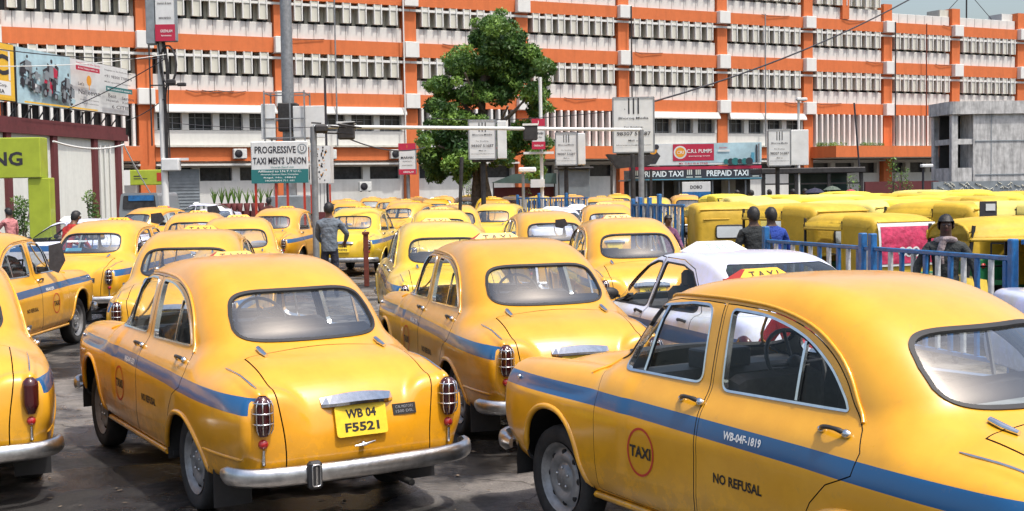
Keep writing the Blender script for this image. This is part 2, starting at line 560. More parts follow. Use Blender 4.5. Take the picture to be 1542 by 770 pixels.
def round_poly(pts, rad, n=6):
    out = []; N = len(pts)
    for i in range(N):
        p = Vector(pts[i]); a = Vector(pts[i-1]); b = Vector(pts[(i+1) % N])
        r = rad[i] if hasattr(rad, '__len__') else rad
        if r <= 0: out.append(tuple(p)); continue
        da = (a-p).normalized(); db = (b-p).normalized()
        ang = da.angle(db)
        t = min(r/math.tan(ang/2), (a-p).length*.48, (b-p).length*.48)
        p0 = p+da*t; p1 = p+db*t
        for k in range(n+1):
            u = k/n
            out.append(tuple(p0*(1-u)**2+p*2*u*(1-u)+p1*u*u))
    return out

def offset_poly(P, d):
    """outward offset of a polygon (either winding)"""
    P = [Vector(p) for p in P]; N = len(P)
    area = sum(P[i].x*P[(i+1) % N].y-P[(i+1) % N].x*P[i].y for i in range(N))
    s = 1 if area > 0 else -1
    out = []
    for i in range(N):
        e0 = (P[i]-P[i-1]); e1 = (P[(i+1) % N]-P[i])
        if e0.length < 1e-7 or e1.length < 1e-7: out.append(tuple(P[i])); continue
        e0.normalize(); e1.normalize()
        n0 = Vector((e0.y, -e0.x))*s; n1 = Vector((e1.y, -e1.x))*s
        m = (n0+n1)
        if m.length < 1e-6: m = n0
        m.normalize()
        out.append(tuple(P[i]+m*(d/max(.35, m.dot(n0)))))
    return out

def in_poly(P, x, z):
    ins = np.zeros(x.shape, bool); n = len(P)
    for i in range(n):
        a = P[i]; b = P[(i+1) % n]
        c = (a[1] <= z) != (b[1] <= z)
        if a[1] != b[1]: ins ^= c & (x < a[0]+(z-a[1])/(b[1]-a[1])*(b[0]-a[0]))
    return ins

# side outlines in (x, z)
FW = round_poly([(.795, 1.045), (.105, 1.052), (.130, 1.425), (.30, 1.425), (.615, 1.388)], [.05, .05, .06, .3, .06])
RW_arc = spline2([(-.035, 1.418), (-.30, 1.402), (-.56, 1.335), (-.75, 1.225), (-.86, 1.11), (-.895, 1.052)], 5)
RWIN = round_poly([(-.065, 1.035)]+[tuple(p) for p in RW_arc], [.05, .05]+[0]*(len(RW_arc)-2)+[.04])
DRIP = spline2([(1.06, .985), (.99, 1.05), (.84, 1.235), (.70, 1.39), (.60, 1.440), (.45, 1.462), (.20, 1.470), (-.05, 1.468), (-.33, 1.450), (-.59, 1.392), (-.77, 1.300), (-.88, 1.200), (-.95, 1.09), (-1.005, 1.01)], 4)
FDOOR = [(.895, .355), (.025, .335), (.02, .7), (.035, 1.0), (.045, 1.448), (.20, 1.452), (.45, 1.444), (.585, 1.422), (.68, 1.375), (.83, 1.215), (.965, 1.065), (.985, 1.02), (.93, .955), (.905, .90)]
FDOOR = round_poly(FDOOR, [.03, .03, 0, 0, .02, 0, 0, .05, 0, 0, .0, .03, 0, 0], 4)
RDOOR = [(.012, .335), (.007, .7), (.022, 1.0), (.032, 1.448)]+[tuple(p) for p in spline2([(-.05, 1.448), (-.33, 1.432), (-.58, 1.373), (-.755, 1.282), (-.865, 1.180), (-.935, 1.075), (-1.02, .985)], 4)]+[ (-1.065, .90), (-1.045, .80), (-.985, .772), (-.90, .735), (-.80, .635), (-.735, .52), (-.655, .40), (-.615, .332)]
ARCH_F = [(1.70, .10), (1.685, .44), (1.655, .58), (1.60, .67), (1.50, .735), (1.38, .755), (1.26, .735), (1.165, .67), (1.10, .575), (1.05, .45), (.985, .35), (.96, .10)]
ARCH_R = [(-.60, .10), (-.635, .34), (-.68, .42), (-.755, .52), (-.85, .595), (-.98, .635), (-1.12, .64), (-1.24, .61), (-1.345, .55), (-1.42, .47), (-1.475, .38), (-1.50, .32), (-1.52, .10)]
# rear and front glass in (y, z)
REARW = []
for _k in range(56):
    _a = 2*PI*_k/56; _c, _s = math.cos(_a), math.sin(_a)
    _e = 2/4.8 if _s > 0 else 2/6.5
    _z = 1.245+(.138 if _s > 0 else .145)*math.copysign(abs(_s)**_e, _s)
    _y = .487*math.copysign(abs(_c)**_e, _c)*(1-.10*max(0, _z-1.20)/.17-.03*max(0, 1.20-_z)/.1)
    REARW.append((_y, _z))
FRONTW = round_poly([(-.59, 1.075), (.59, 1.075), (.555, 1.30), (.50, 1.408), (0, 1.445), (-.50, 1.408), (-.555, 1.30)], [.06, .06, 0, .08, .6, .08, 0])
def build_taxi_shell():
    """numpy face soup is easier to sort than bmesh layers: cut one side only, mirror afterwards"""
    P, Q = surface_nets(F_body, (-2.16, -.042, .26), (2.12, .90, 1.66), .021)
    # keep y >= 0: clip at the centre plane
    bm = bmesh.new()
    vs = [bm.verts.new(p) for p in P]
    for q in Q:
        try: bm.faces.new([vs[i] for i in q])
        except ValueError: pass
    bmesh.ops.bisect_plane(bm, geom=bm.verts[:]+bm.edges[:]+bm.faces[:], plane_co=(0, 0, 0), plane_no=(0, 1, 0), dist=1e-5, clear_inner=True)
    def cut(poly, axis, cond, closed=True, pad=.03):
        n = len(poly)
        faces = [(f, f.calc_center_bounds()) for f in bm.faces]
        lo = [min(p[k] for p in poly)-.06 for k in (0, 1)]; hi = [max(p[k] for p in poly)+.06 for k in (0, 1)]
        def key(c): return (c.x, c.z) if axis == 'y' else (c.y, c.z)
        near = set()
        for f, c in faces:
            u, v = key(c)
            if cond(c) and lo[0] < u < hi[0] and lo[1] < v < hi[1]: near.add(f)
        for i in range(n if closed else n-1):
            a = poly[i]; b = poly[(i+1) % n]
            L = math.hypot(b[0]-a[0], b[1]-a[1])
            if L < 1e-5: continue
            dx, dz = (b[0]-a[0])/L, (b[1]-a[1])/L
            sel = []
            for f in near:
                u, v = key(f.calc_center_bounds())
                s_ = (u-a[0])*dx+(v-a[1])*dz; t_ = -(u-a[0])*dz+(v-a[1])*dx
                if -pad < s_ < L+pad and abs(t_) < pad: sel.append(f)
            if not sel: continue
            geom = set(sel)
            for f in sel: geom.update(f.edges); geom.update(f.verts)
            co = (a[0], 0, a[1]) if axis == 'y' else (0, a[0], a[1])
            no = (-dz, 0, dx) if axis == 'y' else (0, -dz, dx)
            r = bmesh.ops.bisect_plane(bm, geom=list(geom), plane_co=co, plane_no=no, dist=1e-5)
            for g in r['geom_cut']:
                for f in g.link_faces:
                    near.add(f)
            near = {f for f in near if f.is_valid}
    side = lambda c: c.y > .42
    regs = {}
    for nm, poly in (('fdoor', FDOOR), ('rdoor', RDOOR)):
        cut(poly, 'y', side); cut(offset_poly(poly, -.0055), 'y', side)
    for nm, poly in (('fwin', FW), ('rwin', RWIN)):
        cut(poly, 'y', side); cut(offset_poly(poly, .012), 'y', side)
    for poly in (ARCH_F, ARCH_R): cut(poly, 'y', lambda c: c.y > .30)
    back = lambda c: c.x < -.95 and c.z > 1.03
    front = lambda c: c.x > .45 and c.z > 1.03
    for poly, cd in ((REARW, back), (FRONTW, front)):
        cut(poly, 'x', cd); cut(offset_poly(poly, .016), 'x', cd)
    # boot seams
    bb = lambda c: c.x < -1.50 and c.z > .40
    zz = [.42, .5, .56, .62, .68, .74, .80, .86, .92, .98, 1.06]
    ll = [(.475+.045*float(sstep(np.array(z), .50, .95)), z) for z in zz]
    cut([(s-.004, z) for s, z in ll], 'x', bb, closed=False); cut([(s+.004, z) for s, z in ll], 'x', bb, closed=False)
    def cutx(xp, ymax):
        sel = [f for f in bm.faces if abs(f.calc_center_bounds().x-xp) < .03 and f.calc_center_bounds().y < ymax and f.calc_center_bounds().z > .9]
        geom = set(sel)
        for f in sel: geom.update(f.edges); geom.update(f.verts)
        bmesh.ops.bisect_plane(bm, geom=list(geom), plane_co=(xp, 0, 0), plane_no=(1, 0, 0), dist=1e-5)
    cutx(-1.505, .6); cutx(-1.513, .6)
    bm.verts.index_update(); bm.faces.index_update()
    V = np.array([v.co[:] for v in bm.verts]); Fc = [[v.index for v in f.verts] for f in bm.faces]
    bm.free()
    g = grad_body(V); N = g/(np.linalg.norm(g, axis=1)[:, None]+1e-9)
    C = np.array([V[f].mean(0) for f in Fc]); CN = np.array([N[f].mean(0) for f in Fc])
    x, y, z = C.T
    lab = np.zeros(len(Fc), int)      # 0 body
    sd = y > .42
    for k, poly in ((1, FDOOR), (2, RDOOR)):
        o = sd & in_poly(poly, x, z); i_ = sd & in_poly(offset_poly(poly, -.0055), x, z)
        lab[o] = 9; lab[i_] = k
    for k, poly in ((3, FW), (4, RWIN)):
        o = sd & in_poly(offset_poly(poly, .012), x, z); i_ = sd & in_poly(poly, x, z)
        lab[o] = 10+k; lab[i_] = k
    for poly in (ARCH_F, ARCH_R): lab[(y > .30) & in_poly(poly, x, z)] = 9
    for k, poly, cd in ((5, REARW, (x < -.95) & (z > 1.03)), (6, FRONTW, (x > .45) & (z > 1.03))):
        lab[cd & in_poly(offset_poly(poly, .016), y, z)] = 10+k
        lab[cd & in_poly(poly, y, z)] = k
    s = .475+.045*sstep(z, .50, .95)
    lid = (x < -1.505) & (y < s) & (z > .42) & (CN[:, 2] > -.5)
    gap = lid & ((y > s-.004) | (x > -1.513)) | ((x < -1.505) & (np.abs(y-s) < .004) & (z > .42) & (CN[:, 2] > -.5))
    lab[lid] = 7; lab[gap] = 9
    return V, N, Fc, lab

def part_mesh(name, V, N, Fc, sel, mats, rim=.015, push=0., mirror=False, both=False, rim_mat=1, flat_rim=True):
    """faces sel -> mesh with true surface normals and a turned-in rim"""
    faces = [Fc[i] for i in sel]
    if mirror or both:
        pass
    used = sorted({i for f in faces for i in f}); mp = {a: k for k, a in enumerate(used)}
    v = V[used]+N[used]*push; n = N[used].copy()
    fs = [[mp[i] for i in f] for f in faces]
    mi = [0]*len(fs)
    if rim > 0:
        ec = {}
        for f in fs:
            for k in range(len(f)):
                a, b = f[k], f[(k+1) % len(f)]
                ec.setdefault((min(a, b), max(a, b)), []).append((a, b))
        vv = list(v); nn = list(n)
        for key, l in ec.items():
            if len(l) != 1: continue
            a, b = l[0]
            if abs(v[a][1]) < 1e-4 and abs(v[b][1]) < 1e-4: continue
            o = len(vv)
            pa, pb = v[a]-n[a]*rim, v[b]-n[b]*rim
            e = v[b]-v[a]; fn = np.cross(e, n[a]); L = np.linalg.norm(fn); fn = fn/L if L > 1e-9 else n[a]
            vv += [v[b], v[a], pa, pb]; nn += [fn]*4
            fs.append([o, o+1, o+2, o+3]); mi.append(min(rim_mat, len(mats)-1))
        v = np.array(vv); n = np.array(nn)
    if both or mirror:
        v2 = v*np.array([1, -1, 1]); n2 = n*np.array([1, -1, 1]); f2 = [f[::-1] for f in fs]
        if mirror: v, n, fs = v2, n2, f2
        else:
            k = len(v)
            # weld on the centre plane
            cen = np.abs(v[:, 1]) < 1e-4
            mp2 = np.arange(k)+k; mp2[cen] = np.arange(k)[cen]
            fs = fs+[[int(mp2[i]) for i in f] for f in f2]; mi = mi+mi
            v = np.vstack([v, v2]); n = np.vstack([n, n2])
    me = bpy.data.meshes.new(name)
    me.from_pydata([tuple(p) for p in v], [], fs)
    for m in mats: me.materials.append(m)
    me.polygons.foreach_set('material_index', mi)
    me.polygons.foreach_set('use_smooth', [True]*len(fs))
    me.update()
    me.normals_split_custom_set_from_vertices([tuple(p) for p in n])
    return me

def link(name, me, parent, **kw):
    o = bpy.data.objects.new(name, me); COL.objects.link(o); o.parent = parent
    return tag(o, **kw)

M['handle_dark'] = new_mat('dull dark chrome', (.07, .065, .06), .3, .6)
def make_taxi():
    V, N, Fc, lab = build_taxi_shell()
    idx = lambda *k: [i for i in range(len(Fc)) if lab[i] in k]
    PM = [M['yellow_orange'], M['rubber']]
    T = empty('taxi')
    # one skin for ray casts
    Vm = np.vstack([V, V*np.array([1, -1, 1])])
    allf = [Fc[i] for i in range(len(Fc))]
    bvh = BVHTree.FromPolygons([tuple(p) for p in Vm], allf+[[i+len(V) for i in f[::-1]] for f in allf])
    def sy(x, z, side=1, off=0.):
        h = bvh.ray_cast(Vector((x, side*1.5, z)), Vector((0, -side, 0)))
        if h[0] is None: return Vector((x, side*.8, z)), Vector((0, side, 0))
        return h[0]+h[1]*off, h[1]
    def sz(x, y, off=0.):
        h = bvh.ray_cast(Vector((x, y, 2.5)), Vector((0, 0, -1)))
        return h[0]+h[1]*off, h[1]
    def sxr(y, z, off=0., d=-1):
        h = bvh.ray_cast(Vector((d*3., y, z)), Vector((-d, 0, 0)))
        return h[0]+h[1]*off, h[1]
    link('body', part_mesh('taxi_body', V, N, Fc, idx(0), PM, both=True), T)
    body = T.children[0]
    link('boot_lid', part_mesh('taxi_boot_lid', V, N, Fc, idx(7), PM, both=True, push=.001), T)
    boot = [c for c in T.children if c.name.startswith('boot_lid')][0]
    for side in (1, -1):
        mir = side < 0
        for k, nm in ((1, 'front'), (2, 'rear')):
            d = link('door', part_mesh('taxi_%s_door' % nm, V, N, Fc, idx(k), PM, mirror=mir, push=.001), T)
            fr = link('window_frame', part_mesh('taxi_window_frame', V, N, Fc, idx(12+k), [M['chrome']], mirror=mir, push=.006, rim=.03), d)
            # handle
            hx0, hx1 = ((.195, .045) if k == 1 else (-.80, -.955))
            hb = MB(); pts = []
            for t in np.linspace(0, 1, 7):
                p, n_ = sy(hx0+(hx1-hx0)*t, .955, side)
                pts.append(p+n_*(.010+.034*math.sin(PI*min(1, max(0, t)))**.6))
            hb.tube(pts, [.011, .012, .011, .010, .010, .013, .012], 8, 0)
            p, n_ = sy(hx0, .955, side); hb.ball(p+n_*.008, .021, 1, 10, 6, (1, .8, .8))
            p, n_ = sy(hx1, .955, side); hb.ball(p+n_*.012, .026, 1, 10, 6, (1, .8, .8))
            hb.build('handle', [M['handle_dark'], M['chrome']], d)
        for k, nm in ((3, 'front'), (4, 'rear')):
            g = link('side_window', part_mesh('taxi_side_window', V, N, Fc, idx(k), [M['glass']], mirror=mir, push=-.010, rim=0), T)
            # quarter-light divider
            db = MB()
            x0, x1 = ((.588, .505) if k == 3 else (-.585, -.585))
            z0, z1 = ((1.05, 1.405) if k == 3 else (1.05, 1.318))
            pts = [sy(x0+(x1-x0)*t, z0+(z1-z0)*t, side, .004)[0] for t in np.linspace(0, 1, 6)]
            for i in range(5): db.seg(pts[i], pts[i+1], .016, .016, 0, up=(0, 1, 0))
            db.build('divider', [M['chrome']], g)
        # drip rail
        dr = MB(); dr.tube([sy(p[0], p[1], side, .004)[0] for p in DRIP], .0095, 6, 0)
        dr.build('drip_rail', [M['yellow_orange']], T)
        # arch lips
        for poly, ext in ((ARCH_F[1:-1], [(1.70, .40)]), (ARCH_R[1:-1], [])):
            lb = MB(); pts = []
            for p in spline2(poly, 3):
                q, n_ = sy(p[0], max(p[1], .325), side)
                pts.append(Vector((q.x, q.y-side*.004, p[1] if p[1] > .3 else .3)))
            lb.tube(pts, [.006]+[.019]*(len(pts)-2)+[.006], 8, 0)
            lb.build('arch_lip', [M['yellow_orange']], T)
        # sill bead
        sb = MB(); pts = [sy(x_, .335, side, .004)[0]+Vector((0, 0, -.02)) for x_ in np.linspace(.96, -.63, 12)]
        sb.tube(pts, .020, 8, 0); sb.build('sill', [M['yellow_orange']], T)
        # crease from the arch to the bumper
        cb = MB(); pts = [sy(x_, .475-.02*(x_+1.4)*0, side, -.006)[0] for x_ in np.linspace(-1.42, -2.0, 9)]
        cb.tube(pts, [.004]+[.015]*7+[.004], 8, 0); cb.build('wing_bead', [M['yellow_orange']], T)
        # chrome strip on the rear wing
        fb = MB(); pts = [sz(x_, side*(.63-.05*(x_+1.45)**2), .003)[0] for x_ in np.linspace(-1.47, -1.97, 9)]
        fb.tube(pts, [.003]+[.0065]*7+[.003], 6, 0); fb.build('chrome_strip', [M['chrome']], T)
    # glass
    for k, nm, mat, seal in ((5, 'rear_window', 'rear_glass', 'rubber'), (6, 'windscreen', 'glass', 'rubber')):
        g = link(nm, part_mesh('taxi_'+nm, V, N, Fc, idx(k), [M[mat]], both=True, push=-.008, rim=0), T)
        link('seal', part_mesh('taxi_seal', V, N, Fc, idx(10+k), [M[seal]], both=True, push=.007, rim=.02), g)
    # tail lamps
    for side in (1, -1):
        py, pz = side*.612, .745
        pb, _ = sxr(py, .70)
        x0 = pb.x
        tb = MB()
        # stepped lens: rounded column of dark red glass
        prof = []
        for i in range(13):
            t = i/12; z_ = .625+.235*t
            r = .052*min(1, math.sqrt(max(0, 1-((t-.80)/.22)**2)) if t > .80 else 1)*(1 if t > .22 else .55+.45*t/.22)
            prof.append((max(r, .002), z_))
        tb.lathe(prof, (x0-.012, py, 0), 'z', 16, 0)
        tl = tb.build('taillight', [M['lens_red']], T)
        cg = MB()
        for z_, r in ((.700, .060), (.762, .061), (.823, .055)):
            pts = [(x0-.012+math.cos(a)*-r, py+math.sin(a)*r, z_) for a in np.linspace(-PI*.58, PI*.58, 11)]
            cg.tube(pts, .0042, 6, 0)
        for a in (-1.0, -.35, .35, 1.0):
            pts = []
            for i in range(9):
                t = i/8; z_ = .64+.215*t
                r = .060*(math.sqrt(max(0, 1-((t-.72)/.30)**2)) if t > .72 else 1)*(1 if t > .15 else .75+.25*t/.15)
                pts.append((x0-.012-math.cos(a)*r, py+math.sin(a)*r, z_))
            cg.tube(pts, .0040, 6, 0)
        cg.build('taillight_grille', [M['chrome']], tl)
        rb = MB(); pr, _ = sxr(py, .575)
        rb.lathe([(.002, -.026), (.020, -.024), (.027, -.014), (.030, 0), (.030, .02)], (pr.x, py, .575), 'x', 16, 0)
        rb.build('reflector', [M['lens_red_bright']], T)
        rd = MB(); p1, _ = sxr(py, .54); p2, _ = sxr(py, .45)
        rd.tube([p1+Vector((-.012, 0, 0)), p2+Vector((-.012, 0, 0))], [.008, .012], 8, 0)
        rd.build('chrome_drop', [M['chrome']], T)
    # boot furniture
    for side in (1, -1):
        hb = MB(); pts = [sz(x_, side*.405, .012)[0] for x_ in (-1.43, -1.50, -1.575)]
        hb.tube(pts, [.014, .016, .010], 8, 0, sx=1.2); hb.build('hinge', [M['chrome']], boot)
    lb = MB()
    arc = []
    for i, t in enumerate(np.linspace(-1, 1, 13)):
        y_ = .235*t; top, n_ = sxr(y_, .805+.014*(1-t*t))
        arc.append((y_, top, n_, t))
    # plate lamp: shallow chrome hood
    vs = []; nseg = len(arc)
    for (y_, top, n_, t) in arc:
        bulge = .062*(1-abs(t)**3.5)+.006
        z_t = .800+.022*(1-t*t); z_b = .748+.012*(1-t*t)
        xs_t = sxr(y_, z_t)[0].x; xs_b = sxr(y_, z_b)[0].x
        vs += [(xs_t+.004, y_, z_t), (xs_t-bulge*.5, y_, z_t+.002), (xs_b-bulge, y_, z_b+.018), (xs_b-bulge*.98, y_, z_b), (xs_b+.004, y_, z_b+.004)]
    fs = []
    for i in range(nseg-1):
        for k in range(4):
            a = i*5+k; fs.append((a, a+1, a+6, a+5))
    lb.add(vs, fs, 0, False)
    lb.build('plate_lamp', [M['chrome']], boot)
    pb_ = MB()
    c0, n0 = sxr(0, .655)
    tilt = math.atan2(n0.z, -n0.x)
    rotp = Matrix.Rotation(tilt, 3, 'Y')
    ct = c0+n0*.018
    pb_.prism(round_poly([(-.168, -.094), (.168, -.094), (.168, .094), (-.168, .094)], .022, 4), -.004, .004, 0,
              lambda a, b, c: tuple(ct+rotp @ Vector((-c, a, b))))
    plate = pb_.build('number_plate', [M['plate']], boot)
    # badge on the lid
    bb = MB(); cb_, nb_ = sxr(-.305, .690)
    tb_ = math.atan2(nb_.z, -nb_.x); rb_ = Matrix.Rotation(tb_, 3, 'Y')
    bb.prism([(-.078, -.034), (.078, -.034), (.078, .034), (-.078, .034)], -.004, .006, 0, lambda a, b, c: tuple(cb_+nb_*.004+rb_ @ Vector((-c, a, b))))
    for zz_ in (-.014, .014):
        put_text(bb, 'C.N. MOTORS' if zz_ > 0 else '1500 DSL', .017, lambda a, b, zz_=zz_: tuple(cb_+nb_*.012+rb_ @ Vector((0, -a, b+zz_))), width=.12, mi=1)
    bb.build('badge', [M['black_paint'], M['chrome_dull']], boot)
    hb = MB(); p, n_ = sxr(0, .515)
    hb.ball(p+n_*.02, .018, 0, 10, 6); hb.tube([p+n_*.035+Vector((0, .062, -.004)), p+n_*.045, p+n_*.035+Vector((0, -.075, .012))], [.005, .011, .004], 8, 0)
    hb.build('boot_handle', [M['chrome']], boot)
    # bumpers
    def bumper(sgn, name):
        b = MB(); path = []
        xe = -2.045 if sgn < 0 else 2.02
        pl = [(xe*.905, .795), (xe*.955, .782), (xe*1.0, .735), (xe*1.035, .62), (xe*1.055, .40), (xe*1.06, .2), (xe*1.062, 0)]
        pl = pl+[(a, -b_) for a, b_ in pl[-2::-1]]
        pts = spline2(pl, 4)
        sec = [(-.012, .050), (.006, .056), (.024, .045), (.033, .02), (.035, -.012), (.027, -.040), (.008, -.056), (-.012, -.05)]
        vs = []; n_ = len(sec)
        zc = .392 if sgn < 0 else .46
        for i in range(len(pts)):
            t = pts[min(i+1, len(pts)-1)]-pts[max(i-1, 0)]; t = t/np.linalg.norm(t)
            nrm = np.array([t[1], -t[0]])
            if nrm@(pts[i]-np.array([0, 0])) < 0: nrm = -nrm
            e = min(i, len(pts)-1-i); k = .55+.45*min(1, e/3)
            for (o, zz_) in sec: vs.append((pts[i][0]+nrm[0]*o*k, pts[i][1]+nrm[1]*o*k, zc+zz_*k))
        fs = []
        for i in range(len(pts)-1):
            for k in range(n_-1):
                a = i*n_+k; fs.append((a, a+n_, a+n_+1, a+1))
        fs2 = [tuple(range(n_)), tuple(range((len(pts)-1)*n_, len(pts)*n_))[::-1]]
        b.add(vs, fs, 0, True); b.add(vs[:n_], [tuple(range(n_))], 0); b.add(vs[-n_:], [tuple(range(n_))[::-1]], 0)
        return b.build(name, [M['chrome_dull']], T)
    rbmp = bumper(-1, 'bumper'); fbmp = bumper(1, 'bumper')
    ob = MB(); xo = -2.045*1.055-.035
    ob.box((xo-.012, .36, .392), (.055, .085, .165), 0, bev=.015)
    ob.build('overrider', [M['rubber']], rbmp)
    ob = MB()
    fr = round_poly([(.335, .330), (.385, .330), (.385, .455), (.335, .455)], .014, 3)
    ob.tube([(xo-.042, p[0], p[1]) for p in fr], .005, 6, 0, closed=True); ob.seg((xo-.042, .36, .34), (xo-.042, .36, .445), .012, .006, 0)
    ob.build('overrider_trim', [M['chrome']], rbmp)
    # front end: grille, lamps
    gb = MB()
    for i in range(7):
        z_ = .52+.035*i
        pts = [sxr(y_, z_, .006, 1)[0] for y_ in np.linspace(-.34, .34, 9)]
        gb.tube(pts, .008, 6, 0)
    gb.build('grille', [M['chrome']], T)
    for side in (1, -1):
        hb = MB(); p, _ = sxr(side*.56, .74, 0, 1)
        hb.lathe([(.098, -.05), (.102, .01), (.092, .030), (.083, .022)], (p.x-.005, p.y, p.z), 'x', 20, 0)
        hl = hb.build('headlight', [M['chrome']], T)
        hb = MB(); hb.lathe([(.085, .014), (.07, .032), (.04, .045), (.001, .050)], (p.x-.005, p.y, p.z), 'x', 20, 0); hb.build('lens', [M['lens_clear']], hl)
        # side marker lamp on the wing
        mb_ = MB(); q, n_ = sy(1.80, .875, side); mb_.ball(q+n_*.008, .014, 0, 8, 6); mb_.build('marker_lamp', [M['chrome']], T)
    # wheels
    def wheel(x_, side, name='wheel'):
        W = MB()
        pr = [(.205, .055), (.235, .075), (.28, .082), (.305, .072), (.314, .045), (.316, 0), (.314, -.045), (.305, -.072), (.28, -.082), (.235, -.075), (.205, -.055)]
        W.lathe([(a, b*side) for a, b in pr], (0, 0, 0), 'y', 36, 0)
        # tread blocks
        w_ = empty('wheel', (x_, side*.655, .316)); w_.parent = T
        W.build('tyre', [M['tyre']], w_)
        Rm = MB()
        pr = [(.212, .070), (.205, .062), (.192, .060), (.186, .030), (.172, .022), (.150, .046), (.120, .052), (.098, .030), (.080, .028), (.072, .045), (.040, .056), (.002, .060)]
        Rm.lathe([(a, b*side) for a, b in pr], (0, 0, 0), 'y', 32, 0)
        for k in range(8):
            a = 2*PI*k/8
            Rm.ball((math.cos(a)*.150, side*.036, math.sin(a)*.150), .022, 1, 8, 5, (1, .6, 1))
        for k in range(5):
            a = 2*PI*k/5+.3
            Rm.ball((math.cos(a)*.060, side*.052, math.sin(a)*.060), .010, 2, 6, 4)
        Rm.build('rim', [M['rim'], M['dark'], M['chrome_dull']], w_)
        return w_
    for x_ in (1.385, -1.075):
        for side in (1, -1): wheel(x_, side)
    # wells, floor pan, mud flaps
    for x_ in (1.385, -1.075):
        for side in (1, -1):
            wb = MB()
            wb.lathe([(.42, .42*side), (.43, .77*side)], (x_, 0, .33), 'y', 16, 0, a0=-.15, a1=PI+.15)
            n_ = 16; c_ = [(x_+math.cos(a)*.42, side*.42, .33+math.sin(a)*.42) for a in np.linspace(-.15, PI+.15, n_)]
            wb.add([(x_, side*.42, .33)]+c_, [(0, i+1, i+2) for i in range(n_-1)], 0)
            wb.build('wheel_well', [M['dark']], T)
    fl = MB(); fl.box((0, 0, .285), (3.7, 1.0, .07), 0); fl.box((.13, 0, .30), (1.6, 1.48, .03), 0)
    fl.tube([(-2.05, -.35, .22), (-.5, -.32, .24)], .022, 8, 0); fl.box((-1.075, 0, .31), (.12, 1.2, .12), 0); fl.ball((-1.075, 0, .3), .12, 0)
    fl.build('underbody', [M['dark']], T)
    for side in (1, -1):
        mb_ = MB(); mb_.prism([(side*.52, .12), (side*.76, .12), (side*.76, .36), (side*.52, .36)], 0, .012, 0, lambda a, b, c: (-1.56-c, a, b)); mb_.build('mud_flap', [M['rubber']], T)
    # cabin
    s_ = MB()
    def seat_shape(x0, y0, y1, back_top, mi):
        n = 6
        secs = [(x0+.30, .50), (x0+.28, .58), (x0+.05, .62), (x0-.10, .60), (x0-.16, .75), (x0-.24, back_top-.08), (x0-.27, back_top), (x0-.35, back_top-.02), (x0-.34, .70), (x0-.28, .45), (x0+.2, .42)]
        ys = [y0, y0+.04, y1-.04, y1]
        vs = []
        for j, yy in enumerate(ys):
            k = .94 if j in (0, 3) else 1.
            cx, cz = x0-.1, .7
            vs += [(cx+(a-cx)*k, yy, cz+(b-cz)*k) for a, b in secs]
        m = len(secs); fs = [tuple(range(m))[::-1], tuple(range(3*m, 4*m))]
        for j in range(3):
            for i in range(m): fs.append((j*m+i, j*m+(i+1) % m, (j+1)*m+(i+1) % m, (j+1)*m+i))
        s_.add(vs, fs, mi, False)
    seat_shape(.22, -.62, -.05, 1.10, 0); seat_shape(.22, .05, .62, 1.10, 0); seat_shape(-.62, -.62, .62, 1.12, 0)
    s_.build('seat', [M['seat']], T)
    s_ = MB()
    s_.box((-1.19, 0, 1.005), (.40, 1.10, .03), 0, bev=.01)
    s_.build('parcel_shelf', [M['seat_light']], T)
    s_ = MB(); s_.box((.80, 0, .94), (.30, 1.24, .14), 0, bev=.04); s_.box((.72, .05, 1.06), (.16, .34, .11), 0, bev=.01)
    s_.build('dashboard', [M['dash']], T)
    for side in (1, -1):
        s_ = MB(); s_.box((.46, side*.66, .70), (.84, .03, .62), 0, bev=.01); s_.box((-.50, side*.655, .70), (.84, .03, .62), 0, bev=.01); s_.build('door_trim', [M['seat']], T)
    s_ = MB(); cc = Vector((.50, -.33, 1.02)); ax = Vector((-.86, 0, .5)).normalized(); a1 = Vector((0, 1, 0)); a2 = ax.cross(a1)
    s_.tube([cc+a1*math.cos(t)*.205+a2*math.sin(t)*.205 for t in np.linspace(0, 2*PI, 25)[:-1]], .013, 8, 0, closed=True)
    s_.tube([cc+a1*.2, cc-ax*.03, cc-a1*.2], .012, 6, 0); s_.tube([cc-ax*.03, cc-a2*.2], .012, 6, 0); s_.tube([cc, cc-ax*.45], .02, 8, 0); s_.ball(cc-ax*.01, .05, 0, 10, 6, (1, 1, 1))
    s_.build('steering_wheel', [M['dash']], T)
    s_ = MB(); s_.box((.56, 0, 1.395), (.02, .24, .07), 0, bev=.01); s_.seg((.60, 0, 1.45), (.565, 0, 1.41), .012, mi=0); s_.build('rear_view_mirror', [M['dash']], T)
    # roof sign: a long wedge, lettered on the back
    rs, _ = sz(.26, 0)
    zb = rs.z-.006
    sb = MB()
    vs = []
    for (x_, yy, zz_) in ((.245, .26, 0), (.245, -.26, 0), (.085, -.26, 0), (.085, .26, 0), (.185, .15, .072), (.185, -.15, .072), (.145, -.15, .072), (.145, .15, .072)):
        vs.append((x_, yy, zb-.10*yy*yy*1.0+zz_))
    sb.add(vs, [(4, 5, 6, 7)[::-1], (2, 3, 7, 6), (0, 1, 5, 4)], 0); sb.add(vs, [(3, 0, 4, 7), (1, 2, 6, 5)], 1)
    sb.box((.165, 0, zb-.004), (.18, .52, .012), 1)
    sign = sb.build('roof_sign', [M['sign_yellow'], M['sign_red']], T)
    tb = MB()
    def onsign(a, b):    # back face of the sign
        t = (b+.036)/.072
        return (.085+.06*t-.003, -a, zb+.072*t-.003)
    put_text(tb, 'T A X I', .044, onsign, width=.27, bold=.02)
    put_text(tb, 'T A X I', .044, lambda a, b: (.245-.06*(b+.036)/.072+.003, a, zb+.072*(b+.036)/.072-.003), width=.27, bold=.02)
    tb.build('sign_lettering', [M['black_paint']], sign)
